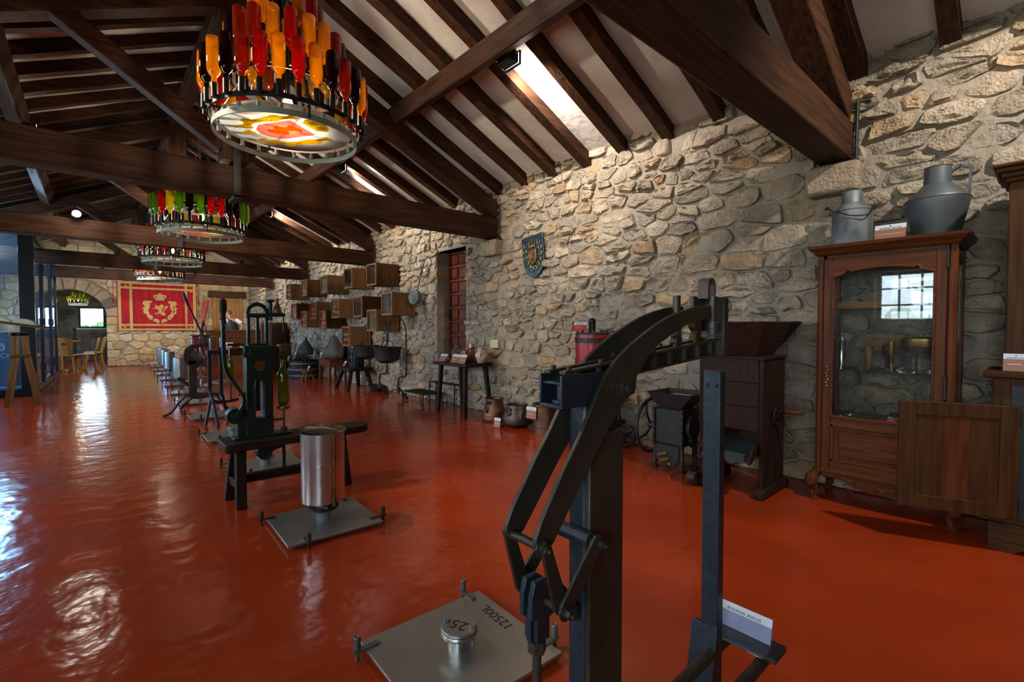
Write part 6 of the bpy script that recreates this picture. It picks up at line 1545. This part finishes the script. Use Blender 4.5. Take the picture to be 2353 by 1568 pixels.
WL = [[(690, 560), (740, 530), (800, 545), (850, 525), (905, 550), (890, 590), (830, 600), (850, 640), (860, 670), (835, 690), (840, 740), (800, 790), (830, 830), (840, 880), (800, 900), (760, 890), (700, 860), (690, 800), (710, 760), (650, 730), (700, 700), (740, 680), (700, 640), (680, 610)],
      [(770, 895), (830, 890), (880, 900), (930, 960), (910, 1020), (860, 1030), (820, 1010), (850, 970), (800, 980), (780, 940)],
      [(920, 1030), (970, 1000), (1040, 1010), (1080, 1060), (1060, 1115), (1010, 1115), (1010, 1075), (980, 1080), (940, 1070)]]
for P in WL: applique(P, 'wreath_leaf'); applique([(2200-x, y) for x, y in P][::-1], 'wreath_leaf')
for (x, y) in ((295, 185), (1880, 245), (260, 1210), (1870, 1240)): applique([(x-40, y+30), (x-30, y-25), (x, y-35), (x+30, y-25), (x+40, y+30)], 'corner_motif', .0185, 'gold_thread')
MB().cyl((-.05, .03, THt-.01), (TWd+.05, .03, THt-.01), .015).build('hanging_rod', MT['dark_x'], tp)
for x in (-.09, TWd+.07):
    MB().tube([(x, .0, THt+.05), (x, -.005, THt-.3), (x, 0, THt-.55)], .008, 6).lathe([(.004, -.62), (.022, -.60), (.02, -.5), (.012, -.48)], 10, (x, 0, THt-.05)).build('red_tassel', MT['red_cloth'], tp)

# ------------------------------------------------------------ bar, person, flag
ba = thing('bar_counter', 'carved honey-brown wooden bar counter at the far end', 'bar counter', (2.62, 16.85, 0))
bW, bH = 1.42, 1.12
OK_ = wood('bar_oak', (0.20, 0.085, 0.03), (0.13, 0.05, 0.018), 'z', 0.4)
MB().box(0, bW, .05, .5, 0, bH-.05).build('carcass', OK_, ba, bev=.006)
MB().box(-.05, bW+.05, -.03, .55, bH-.05, bH).build('top', OK_, ba, bev=.012)
MB().box(-.01, bW+.01, .02, .06, bH-.10, bH-.05).box(-.01, bW+.01, .025, .06, bH-.24, bH-.205).box(-.01, bW+.01, .025, .06, 0, .08).parts('rail', OK_, ba, bev=.006)
for k in range(14):
    x = .04+(bW-.1)*k/13; MB().prism([(x-.04, bH-.10), (x+.055, bH-.10), (x+.05, bH-.125), (x+.03, bH-.145), (x-.01, bH-.145), (x-.035, bH-.125)], 'xz', .022, .05).build('carved_scallop', OK_, ba, bev=.003)
for k in range(3):
    x = .03+(bW-.10)*k/2; MB().box(x-.03, x+.05, .02, .06, .06, bH-.10).build('pilaster', OK_, ba, bev=.006)
for c in range(2):
    x0 = .11+c*(bW-.10)/2
    for k in range(6): MB().cyl((x0+.03+k*.085, .055, .50), (x0+.03+k*.085, .055, bH-.25), .028, n=10).build('linenfold', OK_, ba)
    for k in range(6): MB().box(x0, x0+.5, .03, .06, .10+.06*k, .145+.06*k).build('slat', OK_, ba, bev=.01)
# the person behind the bar
pe = thing('person', 'person in a black quilted vest and white shirt leaning behind the bar', 'person', (3.42, 17.70, 0), -1.05)
def skin_body(name, pts, edges, mat_, parent, sub=2):
    me = bpy.data.meshes.new(name); me.from_pydata([p[:3] for p in pts], edges, []); me.materials.append(mat_)
    o = place(me, name, parent)
    md = o.modifiers.new('skin', 'SKIN'); md.use_smooth_shade = True
    for i, p in enumerate(pts):
        sv = me.skin_vertices[0].data[i]; r = p[3]; sv.radius = (r, p[4] if len(p) > 4 else r); sv.use_root = (i == 0)
    ss = o.modifiers.new('sub', 'SUBSURF'); ss.levels = 1; ss.render_levels = sub
    return o
HT = Matrix.Translation((-.19, 0, 0)) @ Matrix.Rotation(.95, 4, 'Z') @ Matrix.Translation((.19, 0, 0))   # head turned to the left
B = [(0, 0, .95, .13, .10), (-.02, 0, 1.12, .13, .10), (-.05, 0, 1.30, .15, .10), (-.09, 0, 1.43, .12, .09), (-.13, 0, 1.49, .055), (-.165, 0, 1.555, .055), (-.19, 0, 1.62, .085, .075), (-.195, 0, 1.70, .08, .072), (-.19, 0, 1.745, .045),
     (-.07, -.18, 1.41, .06), (-.13, -.25, 1.22, .045), (-.25, -.20, 1.12, .036), (-.30, -.16, 1.135, .04, .02),
     (-.03, .17, 1.42, .06), (.16, .20, 1.30, .045), (.23, .12, 1.13, .036), (.20, .05, 1.08, .04, .02),
     (0, -.10, .88, .09), (-.02, -.11, .5, .065), (0, -.11, .09, .045), (-.12, -.11, .035, .035), (0, .10, .88, .09), (.02, .11, .5, .065), (0.03, .11, .09, .045), (-.09, .11, .035, .035)]
E_ = [(0, 1), (1, 2), (2, 3), (3, 4), (4, 5), (5, 6), (6, 7), (7, 8), (3, 9), (9, 10), (10, 11), (11, 12), (3, 13), (13, 14), (14, 15), (15, 16), (0, 17), (17, 18), (18, 19), (19, 20), (0, 21), (21, 22), (22, 23), (23, 24)]
bo_ = skin_body('body', B, E_, MT['skin'], pe)
for s_, (hx, hy, hz) in ((-1, (-.30, -.16, 1.135)), (1, (.20, .05, 1.08))):
    for k in range(4):
        d = -1 if s_ < 0 else -.3
        yy = hy-.024+.016*k; L = (.062, .07, .066, .052)[k]
        MB().tube(smooth_path([(hx, yy, hz), (hx+d*.03, yy, hz+.005), (hx+d*L, yy, hz-.012)], 3), [.0095]*6+[.007], 6).build('finger', MT['skin'], bo_)
    MB().tube([(hx+.02, hy-.03, hz), (hx-.01, hy-.055, hz-.004), (hx-.035, hy-.06, hz-.01)], [.011, .010, .008], 6).build('thumb', MT['skin'], bo_)
MB().lathe([(.012, 0), (.018, .02), (.006, .05)], 8, (-.275, 0, 1.625)).ball((-.27, 0, 1.635), .018, 8, 6).xf(HT).build('nose', MT['skin'], bo_)
MB().ball((-.19, -.078, 1.645), .022, 8, 6, .9, .35, 1.3).ball((-.19, .078, 1.645), .022, 8, 6, .9, .35, 1.3).xf(HT).parts('ear', MT['skin'], bo_)
MB().ball((-.257, -.03, 1.67), .010, 8, 6).ball((-.257, .03, 1.67), .010, 8, 6).xf(HT).parts('eye', MT['black'], bo_)
MB().tube([(-.268, -.025, 1.585), (-.274, 0, 1.584), (-.268, .025, 1.585)], .005, 6).xf(HT).build('mouth', MT['clay_brown'], bo_)
hair = MB()
hair.ball((-.178, 0, 1.692), .094, 16, 10, 1.0, .90, .92); 
hair.v = [v if not (v[0] < -.225 and v[2] < 1.715) else (-.20, v[1]*.9, max(v[2], 1.70)) for v in hair.v]
hair.xf(HT).build('hair', MT['hair'], pe)
MB().tube([(-.275, -.045, 1.668), (-.275, -.01, 1.668)], .004, 6).tube([(-.275, .01, 1.668), (-.275, .045, 1.668)], .004, 6).tube([(-.275, -.045, 1.668), (-.19, -.085, 1.67)], .003, 6).tube([(-.275, .045, 1.668), (-.19, .085, 1.67)], .003, 6).xf(HT).build('spectacles', MT['black'], pe)
def torso_shell(z0, z1, grow, name, m__, quilt=0):
    V = []; F = []; n = 24; rows = 22
    for j in range(rows+1):
        z = z0+(z1-z0)*j/rows; t_ = (z-.95)/.54
        cx = -.0-.13*max(0, t_)**1.4; rx = (.115-.035*max(0, t_-.65)*2.8)+grow; ry = (.165+.03*math.sin(max(0, min(1, t_))*PI*.8)-.16*max(0, t_-.86)*3.2)+grow
        q = quilt*abs(math.sin(j*PI/2.75))
        for k in range(n):
            a = 2*PI*k/n; V.append((cx+(rx+q)*math.cos(a), max(ry, .07)*math.sin(a)*(1+q*2), z))
    for j in range(rows):
        for k in range(n): F.append((j*n+k, j*n+(k+1) % n, (j+1)*n+(k+1) % n, (j+1)*n+k))
    F += [tuple(range(n))[::-1], tuple(range(rows*n, rows*n+n))]
    return MB().add(V, F).build(name, MT[m__], pe, 70)
torso_shell(.88, 1.475, .028, 'vest', 'vest', .012)
torso_shell(.90, 1.492, .02, 'shirt_body', 'shirt')
MB().lathe([(.075, 1.455), (.07, 1.50), (.062, 1.52)], 16, (-.125, 0, 0)).build('vest_collar', MT['vest'], pe)
for pts, rr in (([(-.07, -.15, 1.43), (-.09, -.20, 1.37), (-.125, -.245, 1.25)], [.078, .075, .062]), ([(-.03, .14, 1.44), (.06, .185, 1.38), (.145, .20, 1.32)], [.078, .075, .062])):
    MB().tube(smooth_path(pts, 3), [rr[0]]*3+[rr[1]]*3+[rr[2]], 14).build('shirt_sleeve', MT['shirt'], pe)
MB().tube([(0, -.10, .93), (-.02, -.11, .5), (0, -.11, .07)], [.115, .085, .068], 14).tube([(0, .10, .93), (.02, .11, .5), (.03, .11, .07)], [.115, .085, .068], 14).lathe([(.13, .86), (.145, .93), (.13, .98)], 18, (0, 0, 0), sy=1.3).build('trousers', MT['trousers'], pe)
MB().ball((-.05, -.11, .035), .05, 10, 6, 2.2, .9, .7).ball((-.02, .11, .035), .05, 10, 6, 2.2, .9, .7).parts('shoe', MT['black'], pe)

fg = thing('draped_flag', 'pinkish red flag draped on a slanting pole beside the tapestry', 'flag', (2.70, 18.55, 0))
MB().cyl((-.12, 0, 0), (.06, .05, 2.3), .014).build('pole', MT['oak_z'], fg)
MB().lathe([(.12, 0), (.12, .02), (.03, .06)], 18, (-.12, 0, 0)).build('base', MT['iron'], fg)
V = []; F = []
for j in range(13):
    w = j/12; z = 2.08-1.15*w
    for i in range(7):
        u = i/6; V.append((.042-.09*w+u*(.20-.17*w), -.02+.04*math.sin(u*9+w*2), z+.05*u))
for j in range(12):
    for i in range(6): a = j*7+i; F.append((a, a+1, a+8, a+7))
n_ = len(V); V += [(x, y+.006, z) for x, y, z in V]; F += [tuple(k+n_ for k in f[::-1]) for f in F]
MB().add(V, F).build('cloth', mat('pink_red_cloth', (0.36, 0.06, 0.055), 0.85), fg, 60)
co_ = thing('console_table', 'dark console table with glass top left of the bar', 'table', (2.10, 16.2, 0))
MB().box(0, .44, 0, .4, .95, .985).build('top', MT['alu'], co_, bev=.004); MB().box(.02, .42, .03, .37, .06, .95).build('cabinet', MT['black'], co_, bev=.006)
for x in (.03, .38):
    for y in (.04, .33): MB().box(x, x+.03, y, y+.03, 0, .07).build('foot', MT['alu'], co_)
ea = thing('easel', 'dark wooden easel-shaped frame standing on the console table', 'easel', (2.42, 16.38, .9855))
for a, b in (((-.09, 0, 0), (-.0, .04, .42)), ((.09, 0, 0), (.0, .04, .42)), ((0, .14, 0), (0, .04, .42))): MB().bar(a, b, .022, .018).build('leg', MT['dark_z'], ea)
MB().bar((-.075, 0, .08), (.075, 0, .08), .025, .02).build('ledge', MT['dark_x'], ea)

# ------------------------------------------------------------ rope barrier
PO = [(1.92, 13.5), (1.84, 11.65), (2.12, 12.2), (2.0, 15.4)]
PL = ['chrome rope post between the far cylinders and the half barrel', 'nearest chrome rope post behind the lever press', 'chrome rope post standing right of the nearest post', 'farthest chrome rope post in front of the bar']
for i, (x, y) in enumerate(PO):
    t = thing('rope_post', PL[i], 'rope post', (x, y, 0), 0, 'chrome rope barrier posts')
    MB().lathe([(.16, 0), (.162, .008), (.15, .016), (.06, .03), (.03, .06), (.022, .08)], 28).build('base', MT['chrome'], t)
    MB().cyl((0, 0, .07), (0, 0, .93), .02, n=16).build('pole', MT['chrome'], t)
    MB().lathe([(.02, .92), (.034, .93), (.034, .955), (.02, .96), (.025, .98), (.012, 1.0)], 16).build('cap', MT['chrome'], t)
for i, (a, b, lab) in enumerate(((0, 3, 'red velvet rope between the two farthest posts'), (1, 0, 'red velvet rope from the nearest post to the next'), (2, 0, 'red velvet rope from the right-hand post'))):
    p, q = PO[a], PO[b]; pts = []
    for k in range(17):
        t_ = k/16; x, y = p[0]+(q[0]-p[0])*(.03+.93*t_), p[1]+(q[1]-p[1])*(.03+.93*t_); pts.append((x+(.0, -.03, .03)[i]*t_, y, .935-.42*math.sin(PI*t_)**1.0*(1 if i else .8)))
    tag(MB().tube(pts, .022, 10).build('barrier_rope', MT['red_cloth']), lab, 'rope', 'red barrier ropes')

# ------------------------------------------------------------ chairs, table and railing by the arch
def chair(loc, rz, label):
    t = thing('plank_chair', label, 'chair', loc, rz, 'brown plank chairs by the arch')
    MB().prism([(-.2, -.17), (-.16, -.21), (.16, -.22), (.21, -.18), (.21, .18), (.16, .22), (-.16, .21), (-.2, .17)], 'xy', .46, .49).build('seat', MT['oak_x'], t, bev=.006)
    for x, y in ((-.14, -.14), (-.14, .14), (.15, -.15), (.15, .15)):
        MB().bar((x, y, .47), (x*1.45, y*1.35, 0), .05, .05, up=(1, 0, 0), w1=.04, h1=.04).build('leg', MT['oak_z'], t, bev=.004)
    out = [(-.13, 0), (-.19, .30), (-.17, .40), (-.09, .46), (.09, .46), (.17, .40), (.19, .30), (.13, 0)]
    hole = [(-.05, .28), (0, .33), (.05, .28), (.03, .22), (-.03, .22)]
    m_ = MB(); n = len(out)
    # board with a pierced grip: outer ring joined to the hole by quads
    O = out; V = []; 
    H = [(-.05+.0, .26), (-.055, .29), (-.04, .32), (-.02, .335), (.02, .335), (.04, .32), (.055, .29), (.05, .26)]
    for th in (0, .028):
        V += [(th, p[0], p[1]) for p in O]+[(th, p[0], p[1]) for p in H]
    k = 2*n; F = []
    for i in range(n):
        j = (i+1) % n
        F += [(i, j, j+n, i+n), (k+i, k+i+n, k+j+n, k+j), (i, i+k, j+k, j), (i+n, j+n, j+n+k, i+n+k)]
    m_.add(V, F).xf(TR((.17, 0, .485), 0, 0, .22)).build('backrest', MT['oak_z'], t, bev=.003)
    return t
chair((-.16, 17.25, 0), 0.1, 'plank chair nearest the hall, seen from the side by the arch')
chair((-.02, 18.35, 0), .15, 'plank chair beside the right jamb of the arch')
chair((-.50, 16.85, 0), -1.9, 'plank chair with its broad back turned to the glass doors')
chair((-.95, 17.9, 0), PI, 'plank chair on the far left side of the small table')
tt = thing('small_table', 'small light wooden table between the plank chairs', 'table', (-.62, 17.6, 0))
MB().prism([(.36*math.cos(a), .36*math.sin(a)) for a in [2*PI*k/28 for k in range(28)]], 'xy', .80, .84).build('top', MT['oak_y'], tt, bev=.008)
MB().lathe([(.05, .06), (.04, .4), (.05, .79)], 14).build('pedestal', MT['oak_z'], tt)
for k in range(4): a = PI*k/2+.4; MB().bar((0, 0, .07), (.28*math.cos(a), .28*math.sin(a), .025), .05, .05).build('foot', MT['oak_x'], tt, bev=.006)
ra_ = thing('iron_railing', 'black iron railing with a round newel knob beyond the arch', 'railing', (-.75, 21.3, 0))
MB().box(-1.2, 1.4, -.015, .015, .92, .95).build('top_rail', MT['iron'], ra_); MB().box(-1.2, 1.4, -.012, .012, .10, .12).build('bottom_rail', MT['iron'], ra_)
for k in range(13): MB().box(-1.15+.2*k-.008, -1.15+.2*k+.008, -.008, .008, 0 if k % 4 == 0 else .11, 1.0 if k < 7 else .93).build('baluster', MT['iron'], ra_)
MB().cyl((.28, 0, 0), (.28, 0, 1.12), .035).ball((.28, 0, 1.16), .05).build('newel', MT['iron'], ra_)

# ------------------------------------------------------------ glass vestibule at the left
gb = thing('glass_vestibule', 'black-framed glass vestibule with folding glass doors at the left', 'glass partition', (0, 0, 0))
A_ = MT['alu']; GY, GX, GH = 11.8, -.86, 2.92
MB().box(GX-.09, GX+.10, GY-.08, GY+.08, 0, GH).build('corner_post', A_, gb, bev=.004)
MB().box(XL, GX-.09, GY-.05, GY+.05, 0, .13).build('bottom_rail', A_, gb, bev=.003); MB().box(XL, GX-.09, GY-.05, GY+.05, GH-.12, GH).build('top_rail', A_, gb, bev=.003)
MB().box(XL, GX-.09, GY-.006, GY+.006, .13, GH-.12).build('front_pane', MT['pane_dark'], gb)
def leaf(p0, p1, name='door_leaf'):
    p0, p1 = Vector((*p0, 0)), Vector((*p1, 0)); d = p1-p0; L = d.length; a = math.atan2(d.y, d.x)
    f = MB().box(0, .07, -.03, .03, .02, 2.75).box(L-.07, L, -.03, .03, .02, 2.75).box(.07, L-.07, -.03, .03, .02, .12).box(.07, L-.07, -.03, .03, 2.65, 2.75).xf(TR(p0, a)).build(name, A_, gb, bev=.003)
    MB().box(.07, L-.07, -.006, .006, .12, 2.65).xf(TR(p0, a)).build('pane', MT['pane_dark'], f)
    for z in (.35, 1.25, 2.3, 2.55): MB().box(-.02, .03, -.045, .03, z, z+.14).xf(TR(p0, a)).build('hinge', MT['black'], f)
    return f
leaf((GX+.05, GY+.12), (GX+.08, 13.4)); lf = leaf((GX+.085, 13.45), (GX+.13, 15.0))
MB().tube([(GX+.13, 14.9, 1.08), (GX+.21, 14.9, 1.08), (GX+.21, 14.78, 1.08)], .012, 8).build('door_handle', MT['black'], lf)
leaf((GX+.135, 15.05), (GX+.16, 16.3))
MB().box(GX-.05, GX+.12, GY+.08, 16.4, 2.78, GH).xf(Matrix.Identity(4)).build('header', A_, gb, bev=.003)
br_ = thing('display_barrel', 'blue-lit upright barrel with a white crest and lettering behind the glass', 'barrel', (-1.27, 12.7, .13))
n = 20; PB = [(.25, 0), (.285, .2), (.30, .48), (.285, .76), (.25, .95)]
for k in range(n):
    a0, a1 = 2*PI*k/n+.008, 2*PI*(k+1)/n-.008; V = []
    for r, z in PB: V += [(r*math.cos(a0), r*math.sin(a0), z), (r*math.cos(a1), r*math.sin(a1), z), ((r-.03)*math.cos(a1), (r-.03)*math.sin(a1), z), ((r-.03)*math.cos(a0), (r-.03)*math.sin(a0), z)]
    F = [(0, 3, 2, 1), (16, 17, 18, 19)]
    for l in range(4):
        for e in range(4): F.append((l*4+e, l*4+(e+1) % 4, (l+1)*4+(e+1) % 4, (l+1)*4+e))
    MB().add(V, F).build('stave', MT['barrel_lit_blue'], br_, 0)
MB().lathe([(.002, .955), (.262, .955), (.262, .985), (.25, .99), (.002, .99)], 36).build('red_lid', MT['red_paint'], br_)
for z, r in ((.05, .262), (.16, .284), (.79, .284), (.90, .262)): MB().band((0, 0, 0), r-.006, r+.004, z, z+.03, 40).build('hoop', MT['galv2'], br_)
def wrap(m_, z0, a_c, r=.303):
    m_.v = [((r+v[2])*math.cos(a_c+v[0]/r), (r+v[2])*math.sin(a_c+v[0]/r), z0+v[1]) for v in m_.v]; return m_
AC = -PI/2+.1
wrap(text_mb('IRACHE', .115, .001), .56, AC, .302).build('lettering', MT['white'], br_, 0)
em = MB().prism([(-.045, .05), (.045, .05), (.045, -.01), (.03, -.04), (0, -.055), (-.03, -.04), (-.045, -.01)], 'xy', 0, .002)
em.prism([(-.035, .06), (.035, .06), (.042, .08), (.015, .085), (0, .105), (-.015, .085), (-.042, .08)], 'xy', 0, .002)
wrap(em, .70, AC, .3005).parts('crest', MT['white'], br_)
em = MB().prism([(-.02, .02), (.0, .03), (.018, .015), (.004, 0), (.02, -.02), (-.005, -.03), (-.018, -.012), (-.004, .0)], 'xy', .002, .0035); wrap(em, .70, AC, .3005).build('crest_lion', MT['barrel_lit_blue'], br_)
tag(MB().box(-1.75, -.98, 12.2, 13.2, 0, .13).build('barrel_plinth', MT['barrel_lit_blue'], bev=.01), 'low blue-lit plinth under the barrel behind the glass', 'plinth')

# ------------------------------------------------------------ lectern with book
le = thing('lectern', 'dark wooden trestle lectern with a brass band in front of the glass vestibule', 'lectern', (-.85, 10.4, 0))
for y in (-.0, .42):
    for s_, e in ((-1, (-.155, .0)), (1, (.175, 0))):
        p = smooth_path([(s_*.055-.01, y, 1.12), (s_*.06-.01, y, .86), (s_*.075, y, .68), (e[0]*.75, y, .33), (e[0], y, .0)], 5); m_ = MB()
        for q0, q1 in zip(p, p[1:]): m_.bar(q0, q1, .055, .06, up=(0, 1, 0))
        m_.build('leg', MT['box_z'], le)
    MB().box(-.10, .09, y-.035, y+.035, .735, .775).build('brass_band', MT['aged_brass'], le)
    MB().box(-.09, .08, y-.03, y+.03, 1.07, 1.12).build('capital', MT['dark_x'], le, bev=.006)
MB().prism([(-.42, 1.325), (.29, 1.20), (.29, 1.175), (-.42, 1.30), ], 'xz', -.1, .52).build('desk', MT['box_x'], le, bev=.006)
bk = thing('open_book', 'large open old book lying on the lectern', 'book', (-.82, 10.4, .038))
def page(x0, x1, name, bulge, m__):
    V = []; F = []; n = 14
    for s_ in (0, 1):
        for i in range(n+1):
            t_ = i/n; x = x0+(x1-x0)*t_; z = 1.286-.176*(x+.42)+.012+bulge*math.sin(PI*min(1, t_*1.0))**.7
            for y in (-.08, .5): V.append((x, y, z if s_ else 1.288-.176*(x+.42)))
    k = 2*(n+1)
    for i in range(n): a = 2*i; F += [(a, a+1, a+3, a+2), (k+a, k+a+2, k+a+3, k+a+1), (a, a+2, a+2+k, a+k), (a+1, a+1+k, a+3+k, a+3)]
    F += [(0, k, k+1, 1), (k-2, k-1, 2*k-1, 2*k-2)]
    return MB().add(V, F).build(name, MT[m__], bk, 60)
page(-.40, -.10, 'left_pages', .05, 'paper'); page(-.10, .17, 'right_pages', .075, 'paper')
MB().prism([(-.42, 1.298), (.24, 1.178), (.24, 1.170), (-.42, 1.289)], 'xz', -.09, .51).build('cover', MT['leather'], bk)
